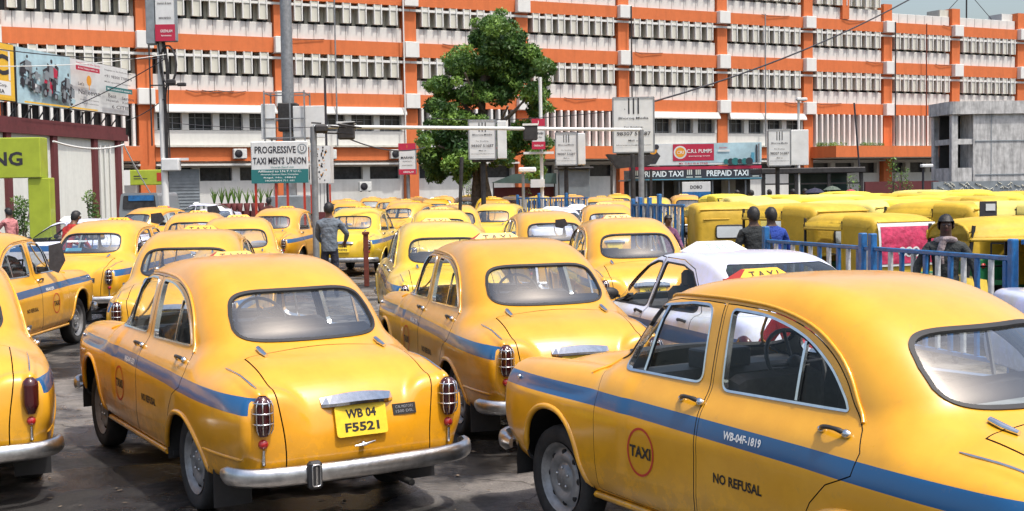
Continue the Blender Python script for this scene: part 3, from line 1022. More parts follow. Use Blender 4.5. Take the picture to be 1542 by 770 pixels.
    # lettering on the doors
    def on_side(cx, cz, side, off=.0035):
        def f(a, b):
            p, n_ = sy(cx-side*a*1., cz+b, side, off)
            return tuple(p)
        return f
    doors = [c for c in T.children if c.name.split('.')[0] == 'door']
    for side in (1, -1):
        fd = doors[0 if side == 1 else 2]; rd = doors[1 if side == 1 else 3]
        tb = MB(); n = 40; vs = []; fs = []
        for k in range(n):
            a = 2*PI*k/n
            for (rx, rz) in ((.118, .130), (.105, .117)):
                vs.append(on_side(.47, .640, side)(math.cos(a)*rx, math.sin(a)*rz))
        for k in range(n):
            a = 2*k; b = 2*((k+1) % n); fs.append((a, b, b+1, a+1) if side > 0 else (a+1, b+1, b, a))
        tb.add(vs, fs, 0)
        tb.build('taxi_roundel', [M['red_paint']], fd)
        tb = MB(); put_text(tb, 'TAXI', .062, on_side(.47, .640, side, .005), width=.185, bold=.035)
        tb.build('taxi_lettering', [M['black_paint']], fd)
        tb = MB(); put_text(tb, 'NO REFUSAL', .050, on_side(-.305, .622, side), width=.35, bold=.03)
        tb.build('refusal_lettering', [M['black_paint']], rd)
    T['_'] = 1
    del T['_']
    return T, dict(sy=sy, sz=sz, sx=sxr, plate=plate, ct=ct, rotp=rotp, doors=doors, on_side=on_side)

TAXI, TX = make_taxi()

def plate_text(parent, l1, l2):
    ct, rotp = TX['ct'], TX['rotp']
    tb = MB()
    for zz, t, wd in ((.042, l1, .200), (-.040, l2, .225)):
        put_text(tb, t, .056, lambda a, b, zz=zz: tuple(ct+rotp @ Vector((-.0055, -a, b+zz))), width=wd, bold=.035)
    return tb.build('plate_lettering', [M['black_paint']], parent)

def stripe_text(parent, txt, x, side=1):
    tb = MB(); put_text(tb, txt, .040, TX['on_side'](x, .838, side, .004), width=.27, bold=.03)
    return tb.build('stripe_lettering', [M['white_print']], parent)

def kids(o, nm): return [c for c in o.children if c.name.split('.')[0] == nm]

FINE = ()
def place_taxi(x, y, yaw, label, paint='yellow_mid', skip=(), first=False, sc=1., sign=True, group='yellow taxis packed in the car park'):
    o = TAXI if first else copy_tree(TAXI, None, skip)
    if not sign:
        for c in kids(o, 'roof_sign'):
            for d in list(c.children): bpy.data.objects.remove(d)
            bpy.data.objects.remove(c)
    o.location = (x, y, 0); o.rotation_euler = (R(RNG.uniform(-.5, .5)) if y > 12 else 0, R(RNG.uniform(-.4, .4)) if y > 12 else 0, R(yaw))
    o['label'] = label; o['category'] = 'taxi'; o['group'] = group
    m = M[paint]
    tint = (lambda v, g: (v, v*g, v*g, 1))(RNG.uniform(.86, 1.0), RNG.uniform(.95, 1.05))
    for c in o.children:
        c.color = tint
        for s in c.material_slots:
            if s.material and s.material.name.startswith('taxi paint'):
                s.link = 'OBJECT'; s.material = m
    return o
# ------------------------------------------------------------------ modern white saloon (implicit body again)
S_LOW = np.vstack([spline2([(2.02, .30), (2.06, .48), (2.04, .62), (1.94, .72), (1.7, .80), (1.35, .88), (1.0, .935), (.4, .95), (-.6, .97), (-1.3, 1.00), (-1.62, 1.03), (-1.86, 1.02), (-1.93, .93), (-1.96, .75), (-2.0, .55), (-1.97, .34)], 6), [[-1.6, .24], [1.6, .24]]])
S_TOP = np.vstack([spline2([(1.25, .86), (1.0, .98), (.7, 1.16), (.42, 1.315), (.22, 1.40), (-.1, 1.445), (-.5, 1.452), (-.9, 1.415), (-1.2, 1.315), (-1.48, 1.16), (-1.72, 1.0)], 6), [[-1.72, .7], [1.2, .7]]])
TSL = Table(S_LOW, -2.4, 2.4, 0, 1.8); TST = Table(S_TOP, -2.4, 2.4, 0, 1.8)
def F_sedan(x, y, z):
    y = np.abs(y)
    W = .845-.22*np.maximum(0, z-.72)-.12*np.maximum(0, .45-z)-.14*np.maximum(0, (np.abs(x)-1.2)/.85)**2
    low = smax(y-W, TSL(x+np.where(x > 0, .16, -.12)*y*y*sstep(np.abs(x), 1.2, 1.9), z+.04*y*y), .08)
    Ws = .735-.42*(z-.95)-.12*np.maximum(0, -x-.5)**2-.05*np.maximum(0, x-.3)**2
    gx = x+np.where(x > 0, .30, -.22)*y*y*sstep(np.abs(x), .2, .9)
    g = smax(y-Ws, TST(gx, z+.05*y*y), .06)
    return smax(smin(low, g, .035), .24-z, .02)
SW_F = round_poly([(.92, .945), (.06, .960), (.03, 1.345), (.16, 1.345), (.36, 1.285)], [.02, .03, .03, .1, .06])
SW_R = round_poly([(-.02, .960), (-.94, .985), (-.90, 1.09), (-.64, 1.285), (-.42, 1.335), (-.04, 1.345)], [.03, .04, .02, .08, .05, .03])
SD_F = round_poly([(.93, .33), (.03, .31), (0, .9), (.005, 1.395), (.16, 1.40), (.40, 1.33), (.93, .96), (.97, .85)], [.04, .03, 0, .02, .1, .08, .04, .05])
SD_R = [(.02, .31), (-.012, .9), (-.008, 1.395), (-.40, 1.39), (-.66, 1.325), (-.93, 1.10), (-1.02, .98), (-1.03, .80), (-.97, .66), (-.80, .56), (-.68, .42), (-.64, .31)]
SA_F = [(1.68, .05), (1.67, .36), (1.58, .53), (1.44, .63), (1.28, .65), (1.12, .60), (1.00, .48), (.95, .30), (.94, .05)]
SA_R = [(x_-2.55, z_) for x_, z_ in SA_F]
S_RG = round_poly([(-.60, 1.055), (.60, 1.055), (.50, 1.33), (.44, 1.375), (-.44, 1.375), (-.50, 1.33)], [.05, .05, .03, .06, .06, .03])
S_FG = round_poly([(-.63, 1.0), (.63, 1.0), (.52, 1.34), (.46, 1.385), (-.46, 1.385), (-.52, 1.34)], [.05, .05, .03, .06, .06, .03])

def cut_shell(F, lo, hi, h, cuts):
    global grad_body
    old = globals()['F_body']; globals()['F_body'] = F
    P, Q = surface_nets(F, (lo[0], -h*2, lo[2]), hi, h)
    bm = bmesh.new(); vs = [bm.verts.new(p) for p in P]
    for q in Q:
        try: bm.faces.new([vs[i] for i in q])
        except ValueError: pass
    bmesh.ops.bisect_plane(bm, geom=bm.verts[:]+bm.edges[:]+bm.faces[:], plane_co=(0, 0, 0), plane_no=(0, 1, 0), dist=1e-5, clear_inner=True)
    for poly, axis, cond in cuts:
        n = len(poly); pad = .035
        key = (lambda c: (c.x, c.z)) if axis == 'y' else (lambda c: (c.y, c.z))
        l_ = [min(p[k] for p in poly)-.07 for k in (0, 1)]; h_ = [max(p[k] for p in poly)+.07 for k in (0, 1)]
        near = set()
        for f in bm.faces:
            c = f.calc_center_bounds(); u, v = key(c)
            if cond(c) and l_[0] < u < h_[0] and l_[1] < v < h_[1]: near.add(f)
        for i in range(n):
            a = poly[i]; b = poly[(i+1) % n]; L = math.hypot(b[0]-a[0], b[1]-a[1])
            if L < 1e-5: continue
            dx, dz = (b[0]-a[0])/L, (b[1]-a[1])/L; sel = []
            for f in near:
                u, v = key(f.calc_center_bounds())
                s_ = (u-a[0])*dx+(v-a[1])*dz; t_ = -(u-a[0])*dz+(v-a[1])*dx
                if -pad < s_ < L+pad and abs(t_) < pad: sel.append(f)
            if not sel: continue
            geom = set(sel)
            for f in sel: geom.update(f.edges); geom.update(f.verts)
            co = (a[0], 0, a[1]) if axis == 'y' else (0, a[0], a[1]); no = (-dz, 0, dx) if axis == 'y' else (0, -dz, dx)
            r = bmesh.ops.bisect_plane(bm, geom=list(geom), plane_co=co, plane_no=no, dist=1e-5)
            for g in r['geom_cut']: near.update(g.link_faces)
            near = {f for f in near if f.is_valid}
    bm.verts.index_update()
    V = np.array([v.co[:] for v in bm.verts]); Fc = [[v.index for v in f.verts] for f in bm.faces]; bm.free()
    g = grad_body(V); N = g/(np.linalg.norm(g, axis=1)[:, None]+1e-9)
    globals()['F_body'] = old
    return V, N, Fc, np.array([V[f].mean(0) for f in Fc])

def make_sedan():
    side = lambda c: c.y > .40
    cuts = []
    for p in (SD_F, SD_R): cuts += [(p, 'y', side), (offset_poly(p, -.008), 'y', side)]
    for p in (SW_F, SW_R): cuts += [(p, 'y', side), (offset_poly(p, .014), 'y', side)]
    for p in (SA_F, SA_R): cuts += [(p, 'y', lambda c: c.y > .3)]
    cuts += [(S_RG, 'x', lambda c: c.x < -.8 and c.z > 1.0), (S_FG, 'x', lambda c: c.x > .1 and c.z > .98)]
    V, N, Fc, C = cut_shell(F_sedan, (-2.1, 0, .2), (2.12, .92, 1.54), .028, cuts)
    x, y, z = C.T; lab = np.zeros(len(Fc), int); sd = y > .4
    for k, p in ((1, SD_F), (2, SD_R)):
        lab[sd & in_poly(p, x, z)] = 9; lab[sd & in_poly(offset_poly(p, -.008), x, z)] = k
    for k, p in ((3, SW_F), (4, SW_R)):
        lab[sd & in_poly(offset_poly(p, .014), x, z)] = 8; lab[sd & in_poly(p, x, z)] = k
    for p in (SA_F, SA_R): lab[(y > .3) & in_poly(p, x, z)] = 9
    lab[(x < -.8) & (z > 1.0) & in_poly(S_RG, y, z)] = 5; lab[(x > .1) & (z > .98) & in_poly(S_FG, y, z)] = 6
    idx = lambda *k: [i for i in range(len(Fc)) if lab[i] in k]
    T = empty('white_car'); PM = [M['white_paint'], M['rubber']]
    Vm = np.vstack([V, V*np.array([1, -1, 1])])
    bvh = BVHTree.FromPolygons([tuple(p) for p in Vm], Fc+[[i+len(V) for i in f[::-1]] for f in Fc])
    def sy(x_, z_, s, off=0.):
        h = bvh.ray_cast(Vector((x_, s*1.5, z_)), Vector((0, -s, 0)))
        return (h[0]+h[1]*off) if h[0] else Vector((x_, s*.84, z_))
    link('body', part_mesh('saloon_body', V, N, Fc, idx(0), PM, both=True), T)
    link('windscreen', part_mesh('saloon_windscreen', V, N, Fc, idx(6), [M['glass']], both=True, push=-.004, rim=0), T)
    link('rear_window', part_mesh('saloon_rear_window', V, N, Fc, idx(5), [M['dark_glass']], both=True, push=-.004, rim=0), T)
    for s in (1, -1):
        m = s < 0
        for k in (1, 2):
            d = link('door', part_mesh('saloon_door%d' % k, V, N, Fc, idx(k), PM, mirror=m, push=.001), T)
            hb = MB(); hx = .17 if k == 1 else -.78
            pts = [sy(hx-.16*t, .895+.005*k, s, .006+.028*math.sin(PI*t)) for t in np.linspace(0, 1, 6)]
            hb.tube(pts, .013, 8, 0); hb.build('handle', [M['rubber']], d)
        link('window_trim', part_mesh('saloon_trim', V, N, Fc, idx(8), [M['rubber']], mirror=m, push=.003, rim=.02), T)
        for k in (3, 4):
            link('side_window', part_mesh('saloon_side_window', V, N, Fc, idx(k), [M['glass']], mirror=m, push=-.008, rim=0), T)
        # blue side band
        sb = MB(); xs_ = np.linspace(1.25, -1.8, 40); vs = []
        for x_ in xs_:
            vs += [tuple(sy(x_, .850, s, .003)), tuple(sy(x_, .785, s, .003)), tuple(sy(x_, .72, s, .003))]
        fs = []
        for i in range(39):
            for j in (0, 1): fs.append((3*i+j, 3*i+j+1, 3*i+j+4, 3*i+j+3))
        sb.add(vs, fs, 0, True); sb.build('blue_band', [M['blue_band']], T)
        mb = MB(); p = sy(.80, .98, s, 0)
        mb.ball(p+Vector((0, s*.11, .03)), .10, 0, 10, 7, (.55, 1.0, .62)); mb.seg(p, p+Vector((0, s*.08, .01)), .03, mi=0); mb.build('wing_mirror', [M['rubber']], T)
        lb = MB(); p = sy(-1.80, .80, s, 0); lb.ball(p-Vector((.0, s*.045, 0)), .10, 0, 12, 8, (1.1, .55, .9)); lb.build('taillight', [M['lens_red']], T)
        lb = MB(); p = sy(1.78, .66, s, 0); lb.ball(p-Vector((.03, s*.075, 0)), .12, 0, 10, 7, (1.2, .7, .6)); lb.build('headlight', [M['lens_clear']], T)
        for x_ in (1.31, -1.24):
            w_ = empty('wheel', (x_, s*.70, .30)); w_.parent = T
            W = MB(); W.lathe([(a, b*s) for a, b in [(.19, .07), (.27, .095), (.298, .08), (.30, 0), (.298, -.08), (.27, -.095), (.19, -.07)]], (0, 0, 0), 'y', 28, 0); W.build('tyre', [M['tyre']], w_)
            W = MB(); W.lathe([(a, b*s) for a, b in [(.20, .075), (.19, .05), (.16, .06), (.08, .075), (.002, .07)]], (0, 0, 0), 'y', 24, 0); W.build('rim', [M['rim']], w_)
            wb = MB(); wb.lathe([(.40, .40*s), (.40, .80*s)], (x_, 0, .30), 'y', 14, 0, a0=-.1, a1=PI+.1); wb.build('wheel_well', [M['dark']], T)
    fl = MB(); fl.box((0, 0, .24), (3.5, 1.1, .05), 0); fl.build('underbody', [M['dark']], T)
    st = MB()
    for yy in (-.35, .35):
        st.box((.15, yy, .56), (.5, .5, .16), 0, bev=.05); st.box((-.13, yy, .86), (.14, .48, .56), 0, bev=.05); st.box((-.15, yy, 1.20), (.09, .24, .16), 0, bev=.03)
    st.box((-.75, 0, .56), (.5, 1.2, .16), 0, bev=.05); st.box((-1.05, 0, .84), (.16, 1.2, .5), 0, bev=.05); st.box((.78, 0, .87), (.30, 1.2, .12), 0, bev=.04)
    st.build('seat', [M['seat']], T)
    db = MB(); db.box((.62, .02, 1.04), (.05, .22, .11), 0, bev=.01); db.seg((.62, .02, .98), (.66, .02, .88), .03, mi=0); db.build('meter_box', [M['dash']], T)
    # pale roof sign
    sb = MB(); zr = 1.472
    zr = 1.425
    vs = [(.27, .30, zr), (.27, -.30, zr), (.03, -.30, zr), (.03, .30, zr), (.20, .16, zr+.09), (.20, -.16, zr+.09), (.12, -.16, zr+.09), (.12, .16, zr+.09)]
    sb.add(vs, [(7, 6, 5, 4), (2, 3, 7, 6), (0, 1, 5, 4), (3, 0, 4, 7), (1, 2, 6, 5)], 0)
    sg = sb.build('roof_sign', [M['sign_white']], T)
    tb = MB(); put_text(tb, 'TAXI', .055, lambda a, b: (.072+.09*b/.09-.006, -a, zr+.045+b), width=.24, bold=.01); tb.build('sign_lettering', [M['faded_green']], sg)
    return T
M['dark_glass'] = glass_mat('dark tinted glass', (.20, .24, .27), .05)
M['blue_band'] = new_mat('blue band', (.012, .09, .26), .4, coat=.4)
M['sign_white'] = new_mat('pale sign plastic', (.80, .80, .76), .4)
M['faded_green'] = new_mat('faded green print', (.35, .55, .40), .5)
SEDAN = make_sedan()

# ------------------------------------------------------------------ three-wheeled auto rickshaw
M['canvas'] = new_mat('yellow canvas', (.60, .385, .028), .6, noise=(2.2, .22), bump=(4, .55, .035))
M['canvas_bright'] = new_mat('bright yellow canvas', (.76, .60, .05), .6, noise=(2.2, .20), bump=(4, .55, .035))
M['canvas_pale'] = new_mat('sun-bleached canvas', (.70, .58, .15), .65, noise=(2.2, .22), bump=(4, .55, .035))
M['auto_green'] = new_mat('green rickshaw paint', (.02, .16, .06), .4, coat=.4, noise=(5, .3))
M['auto_yellow'] = new_mat('yellow rickshaw metal', (.75, .52, .03), .4, coat=.4, noise=(5, .2))
M['pale_glass'] = new_mat('cloudy plastic window', (.62, .68, .72), .12, noise=(4, .12))
def make_auto(canvas='canvas'):
    T = empty('auto_rickshaw')
    CM = M[canvas]
    def ring(x_, zt, w, zb, taper):
        """half section from the bottom of the side up to the centre line"""
        pts = [(w-taper, zb), (w-.005, zb+(zt-zb)*.45), (w-.012, zt-.22), (w-.05, zt-.11), (w-.16, zt-.04), (w*.45, zt-.008), (0, zt)]
        return [(x_, a, b) for a, b in pts]
    st = [(.78, 1.60, .54, 1.40), (.70, 1.64, .58, 1.40), (.3, 1.67, .62, 1.40), (-.1, 1.68, .63, 1.40), (-.40, 1.675, .635, 1.40), (-.42, 1.675, .636, .70), (-.8, 1.65, .635, .66), (-1.05, 1.58, .62, .66), (-1.19, 1.44, .60, .66), (-1.27, 1.20, .585, .66), (-1.31, .95, .575, .66), (-1.32, .70, .57, .66)]
    # roof part
    mb = MB(); rows = [ring(a, b, c, d, 0) for a, b, c, d in st[:5]]; m = 7
    vs = []
    for r in rows: vs += r+[(p[0], -p[1], p[2]) for p in r[-2::-1]]
    k = 13; fs = [(i*k+j, i*k+j+1, (i+1)*k+j+1, (i+1)*k+j) for i in range(len(rows)-1) for j in range(k-1)]
    mb.add(vs, fs, 0, True); mb.add(vs[:k], [tuple(range(k))], 0)
    mb.tube([vs[j*1] for j in range(k)], .022, 6, 0)
    for s in (0, 12): mb.tube([vs[i*k+s] for i in range(5)], .024, 6, 0)
    mb.build('roof_canvas', [CM], T)
    # rear hood
    mb = MB(); prof = spline2([(-.42, 1.675), (-.85, 1.66), (-1.12, 1.625), (-1.245, 1.54), (-1.29, 1.36), (-1.305, 1.10), (-1.315, .68)], 3)
    rows = []
    sec = [(.0, 0), (.34, 0), (.52, .010), (.59, .035), (.625, .09), (.637, .20)]     # y, inset from the profile
    n = len(prof); vs = []
    for i in range(n):
        p = np.array(prof[i]); t = np.array(prof[min(i+1, n-1)])-np.array(prof[max(i-1, 0)]); t /= np.linalg.norm(t); nn = np.array([t[1], -t[0]])
        if i == 0: nn = np.array([0., 1.])
        nn = nn if nn[0] <= 0.01 or nn[1] > 0 else -nn
        if nn[1] < -.2: nn = -nn
        for yy, ins in sec:
            q = p-nn*ins
            vs.append((max(q[0], -1.32) if True else q[0], yy, q[1]))
    k = len(sec); full = vs+[(a, -b, c) for a, b, c in vs]; N_ = len(vs)
    fs = [(i*k+j, (i+1)*k+j, (i+1)*k+j+1, i*k+j+1) for i in range(n-1) for j in range(k-1)]
    fs += [tuple(N_+a for a in f[::-1]) for f in fs]
    mb.add(full, fs, 0, True)
    # side cheeks
    for s in (1, -1):
        edge = [(vs[i*k+k-1][0], s*.635, vs[i*k+k-1][2]) for i in range(n)]
        poly = edge+[(-.98, s*.63, .68), (-.42, s*.63, .68)]
        mb.add(poly, [tuple(range(len(poly))) if s > 0 else tuple(range(len(poly)))[::-1]], 0)
        mb.tube([(-.42, s*.632, .68), (-.42, s*.637, 1.0), (-.42, s*.637, 1.40)], .02, 6, 0)
    mb.tube([(vs[i][0]+0*i, s_, vs[i][2]) for i, s_ in [(12*k, 0)]]*1+[(vs[12*k][0]-.008, .5, vs[12*k][2])], .012, 6, 0)
    mb.tube([(vs[9*k][0]-.006, yy, vs[9*k][2]+.004) for yy in np.linspace(-.57, .57, 9)], .014, 6, 0)
    mb.build('rear_hood', [CM], T)
    wb = MB(); wp = round_poly([(-.26, 1.00), (.26, 1.00), (.26, 1.24), (-.26, 1.24)], .05, 4)
    wb.prism(wp, 0, .02, 0, lambda a, b, c: (-1.300-c-.012, a, b))
    rw = wb.build('rear_window', [M['pale_glass']], T)
    wb = MB(); wb.tube([(-1.322, a, b) for a, b in wp], .016, 6, 0, closed=True); wb.build('seal', [M['rubber']], rw)
    # tub
    def side_plate(poly, y_, th, name, mat):
        for s in (1, -1):
            b = MB(); b.prism(poly, 0, th, 0, lambda a, c, d: (a, s*(y_-d), c)); b.build(name, [mat], T)
    side_plate([(-1.30, .30), (-.45, .30), (-.40, .66), (-.42, .72), (-1.32, .72)], .625, .03, 'side_panel', M['auto_green'])
    side_plate([(-.45, .30), (.52, .26), (.52, .34), (-.40, .38)], .60, .03, 'sill', M['auto_green'])
    b = MB(); b.box((-1.33, 0, .50), (.05, 1.16, .42), 0, bev=.02); b.build('rear_panel', [M['auto_green']], T)
    b = MB(); b.box((-1.37, 0, .33), (.05, 1.2, .06), 0, bev=.015); b.build('rear_bumper', [M['rubber']], T)
    for s in (1, -1):
        b = MB(); b.lathe([(.002, -.03), (.04, -.025), (.045, 0)], (-1.355, s*.48, .60), 'x', 12, 0); b.build('taillight', [M['lens_red_bright']], T)
    b = MB(); b.box((-.4, 0, .28), (1.9, 1.1, .05), 0); b.build('floor_pan', [M['dark']], T)
    b = MB(); b.box((-.62, 0, .62), (.45, 1.1, .14), 0, bev=.04); b.box((-.90, 0, .86), (.12, 1.1, .46), 0, bev=.04); b.box((.22, 0, .60), (.32, .5, .12), 0, bev=.04); b.build('seat', [M['seat']], T)
    # front cowl, narrowing to the single wheel
    fs_ = []; vs = []
    for (x_, w_, zb, zt) in ((.52, .56, .26, .92), (.80, .53, .30, .95), (.98, .42, .40, .92), (1.12, .28, .48, .80), (1.20, .14, .52, .66)):
        vs += [(x_, w_, zb), (x_, w_, (zb+zt)/2), (x_, w_*.85, zt-.03), (x_, 0, zt), (x_, -w_*.85, zt-.03), (x_, -w_, (zb+zt)/2), (x_, -w_, zb)]
    for i in range(4):
        for j in range(6): fs_.append((i*7+j, (i+1)*7+j, (i+1)*7+j+1, i*7+j+1))
    fs_.append(tuple(range(28, 35)))
    b = MB(); b.add(vs, fs_, 0, False); b.build('front_cowl', [M['auto_yellow']], T)
    for s in (1, -1):
        b = MB(); b.seg((.80, s*.50, .93), (.74, s*.545, 1.58), .035, mi=0); b.build('windscreen_post', [M['rubber']], T)
        b = MB(); b.seg((-.40, s*.61, .66), (-.40, s*.615, 1.55), .03, mi=0); b.seg((-.40, s*.61, .98), (.0, s*.61, .98), .022, mi=0); b.seg((0, s*.61, .98), (0, s*.60, .32), .022, mi=0); b.build('side_rail', [M['rubber']], T)
    b = MB(); b.add([(.80, .5, .94), (.80, -.5, .94), (.745, -.53, 1.56), (.745, .53, 1.56)], [(0, 1, 2, 3)], 0); b.build('windscreen', [M['glass']], T)
    b = MB(); b.lathe([(.075, -.02), (.08, .03), (.002, .05)], (1.17, 0, .74), 'x', 14, 0); b.build('headlight', [M['lens_clear']], T)
    for (x_, y_) in ((1.02, 0), (-.92, .52), (-.92, -.52)):
        w_ = empty('wheel', (x_, y_, .21)); w_.parent = T
        b = MB(); b.lathe([(.11, .045), (.19, .05), (.21, .02), (.21, -.02), (.19, -.05), (.11, -.045)], (0, 0, 0), 'y', 20, 0); b.build('tyre', [M['tyre']], w_)
        b = MB(); b.lathe([(.115, -.04), (.115, .04), (.05, .055), (.002, .05)], (0, 0, 0), 'y', 16, 0); b.lathe([(.115, .04), (.115, -.04), (.05, -.055), (.002, -.05)], (0, 0, 0), 'y', 16, 0); b.build('rim', [M['rim']], w_)
    b = MB(); b.tube([(1.02, .07, .21), (1.0, .07, .5), (1.02, -.0, .52)], .02, 6, 0); b.build('fork', [M['rubber']], T)
    return T
AUTO = make_auto()
# ------------------------------------------------------------------ ground
def ground_mat():
    m = bpy.data.materials.new('worn asphalt'); m.use_nodes = True
    nt = m.node_tree; N = nt.nodes; L = nt.links; b = N['Principled BSDF']
    tc = N.new('ShaderNodeTexCoord')
    def noise(sc, det, rough=.6):
        n = N.new('ShaderNodeTexNoise'); n.inputs['Scale'].default_value = sc; n.inputs['Detail'].default_value = det; n.inputs['Roughness'].default_value = rough
        L.new(tc.outputs['Object'], n.inputs['Vector']); return n.outputs['Fac']
    def ramp(f, p0, c0, p1, c1):
        r = N.new('ShaderNodeValToRGB'); r.color_ramp.elements[0].position = p0; r.color_ramp.elements[1].position = p1
        r.color_ramp.elements[0].color = (*c0, 1); r.color_ramp.elements[1].color = (*c1, 1); L.new(f, r.inputs[0]); return r.outputs[0]
    def mul(a, b_):
        n = N.new('ShaderNodeMix'); n.data_type = 'RGBA'; n.blend_type = 'MULTIPLY'; n.inputs['Factor'].default_value = 1
        s = [q for q in n.inputs if q.type == 'RGBA']; L.new(a, s[0]); L.new(b_, s[1]); return [q for q in n.outputs if q.type == 'RGBA'][0]
    big = ramp(noise(.55, 5, .62), .47, (.032, .029, .027), .56, (.235, .212, .188))
    med = ramp(noise(5, 6, .7), .35, (.62, .62, .62), .65, (1.0, 1.0, 1.0))
    fin = ramp(noise(70, 3, .6), .3, (.6, .6, .6), .7, (1.15, 1.15, 1.15))
    vo = N.new('ShaderNodeTexVoronoi'); vo.feature = 'DISTANCE_TO_EDGE'; vo.inputs['Scale'].default_value = .75
    wn = N.new('ShaderNodeTexNoise'); wn.inputs['Scale'].default_value = 2.5; wn.inputs['Detail'].default_value = 6; L.new(tc.outputs['Object'], wn.inputs['Vector'])
    wm = N.new('ShaderNodeVectorMath'); wm.operation = 'MULTIPLY_ADD'; wm.inputs[1].default_value = (.5, .5, 0); L.new(wn.outputs['Color'], wm.inputs[0]); L.new(tc.outputs['Object'], wm.inputs[2]); L.new(wm.outputs[0], vo.inputs['Vector'])
    crk = ramp(vo.outputs['Distance'], .004, (.35, .33, .31), .014, (1, 1, 1))
    oil = ramp(noise(1.7, 3), .60, (1, 1, 1), .70, (.45, .43, .42))
    L.new(mul(mul(mul(mul(big, med), fin), crk), oil), b.inputs['Base Color'])
    rg = ramp(noise(.9, 4), .44, (.13,)*3, .55, (.85,)*3); L.new(rg, b.inputs['Roughness'])
    bp = N.new('ShaderNodeBump'); bp.inputs['Strength'].default_value = .6; bp.inputs['Distance'].default_value = .02
    L.new(noise(26, 6, .7), bp.inputs['Height']); L.new(bp.outputs[0], b.inputs['Normal'])
    return m
gb = MB(); n = 60
gx = [-600, -200, -80, -40]+list(np.linspace(-20, 20, 41))+[40, 80, 200, 600]; gy = [-40, -10]+list(np.linspace(0, 40, 41))+[60, 90, 150, 400, 1500]
vs = [(a, b, (RNG.rand()-.5)*.012 if -20 <= a <= 20 and 0 < b < 40 else 0) for a in gx for b in gy]
k = len(gy); gb.add(vs, [(i*k+j, (i+1)*k+j, (i+1)*k+j+1, i*k+j+1) for i in range(len(gx)-1) for j in range(k-1)], 0, True)
gb.build('ground', [ground_mat()], kind='structure')
# crushed litter and grit on the asphalt
lm = new_mat('scraps of paper and leaf', (.17, .13, .09), .9, noise=(3, .6)); lb = MB()
for i in range(260):
    x_, y_ = RNG.uniform(-6, 3), RNG.uniform(5, 14); r_ = RNG.uniform(.006, .022); a_ = RNG.uniform(0, 6.3)
    lb.add([(x_+math.cos(a_+t)*r_*q, y_+math.sin(a_+t)*r_*q, .008+RNG.rand()*.006) for t, q in ((0, 1.6), (1.5, .8), (3.1, 1.5), (4.6, .7))], [(0, 1, 2, 3)], 0)
lb.build('litter', [lm], kind='stuff')

# ------------------------------------------------------------------ station building
def wall_mat(name, col, st=.25, sc=1.2):
    m = bpy.data.materials.new(name); m.use_nodes = True
    nt = m.node_tree; N = nt.nodes; L = nt.links; b = N['Principled BSDF']; b.inputs['Roughness'].default_value = .8
    tc = N.new('ShaderNodeTexCoord'); mp = N.new('ShaderNodeMapping'); mp.inputs['Scale'].default_value = (1.6, 1.6, .22)
    L.new(tc.outputs['Object'], mp.inputs[0])
    n = N.new('ShaderNodeTexNoise'); n.inputs['Scale'].default_value = sc; n.inputs['Detail'].default_value = 8; n.inputs['Roughness'].default_value = .7
    L.new(mp.outputs[0], n.inputs['Vector'])
    n2 = N.new('ShaderNodeTexNoise'); n2.inputs['Scale'].default_value = 4; n2.inputs['Detail'].default_value = 6; L.new(tc.outputs['Object'], n2.inputs['Vector'])
    r = N.new('ShaderNodeValToRGB'); r.color_ramp.elements[0].position = .30; r.color_ramp.elements[1].position = .56
    r.color_ramp.elements[0].color = (*[c*(1-st) for c in col], 1); r.color_ramp.elements[1].color = (*col, 1)
    L.new(n.outputs['Fac'], r.inputs[0])
    r2 = N.new('ShaderNodeValToRGB'); r2.color_ramp.elements[0].position = .3; r2.color_ramp.elements[1].position = .6
    r2.color_ramp.elements[0].color = (1-st*.5,)*3+(1,); r2.color_ramp.elements[1].color = (1, 1, 1, 1); L.new(n2.outputs['Fac'], r2.inputs[0])
    mx = N.new('ShaderNodeMix'); mx.data_type = 'RGBA'; mx.blend_type = 'MULTIPLY'; mx.inputs['Factor'].default_value = 1
    s = [q for q in mx.inputs if q.type == 'RGBA']; L.new(r.outputs[0], s[0]); L.new(r2.outputs[0], s[1])
    L.new([q for q in mx.outputs if q.type == 'RGBA'][0], b.inputs['Base Color'])
    return m
M['orange'] = wall_mat('orange painted band', (.62, .158, .045), .14)
M['white_wall'] = wall_mat('off-white render', (.65, .645, .61), .12)
M['fin'] = wall_mat('streaked cream fin', (.60, .59, .51), .18, 2.)
M['fin_edge'] = wall_mat('white fin edge', (.70, .70, .67), .08)
M['win_dark'] = new_mat('dark window recess', (.085, .082, .078), .35, noise=(2, .6))
M['win_glass'] = new_mat('dark window glass', (.042, .044, .048), .15, noise=(3, .5))
M['grey_metal'] = new_mat('grey galvanised metal', (.28, .29, .30), .5, .5, noise=(6, .25))
M['dark_metal'] = new_mat('dark iron', (.045, .042, .042), .55, .3, noise=(6, .4))
M['maroon'] = wall_mat('maroon paint', (.135, .030, .032), .25)
M['cream'] = wall_mat('cream wall', (.74, .75, .69), .12)
M['concrete'] = wall_mat('raw weathered concrete', (.60, .595, .58), .60, 3.2)
M['board_white'] = new_mat('white sheet board', (.66, .67, .66), .5, noise=(2, .12))
M['board_grey'] = new_mat('grey board back', (.23, .26, .28), .6, noise=(3, .2))
M['crimson'] = new_mat('crimson print', (.46, .018, .055), .5, noise=(3, .1))
M['teal'] = new_mat('teal print', (.02, .16, .16), .5)
M['sky_print'] = new_mat('pale blue print', (.42, .60, .66), .5, noise=(1.2, .25))
M['ink'] = new_mat('dark ink', (.03, .028, .035), .6)
M['cyan'] = new_mat('cyan print', (.08, .30, .42), .5)
M['leafy'] = new_mat('orange leaf print', (.72, .30, .02), .5)
M['lime'] = new_mat('lime green panel', (.36, .44, .035), .45, noise=(2.5, .12), coat=.2)
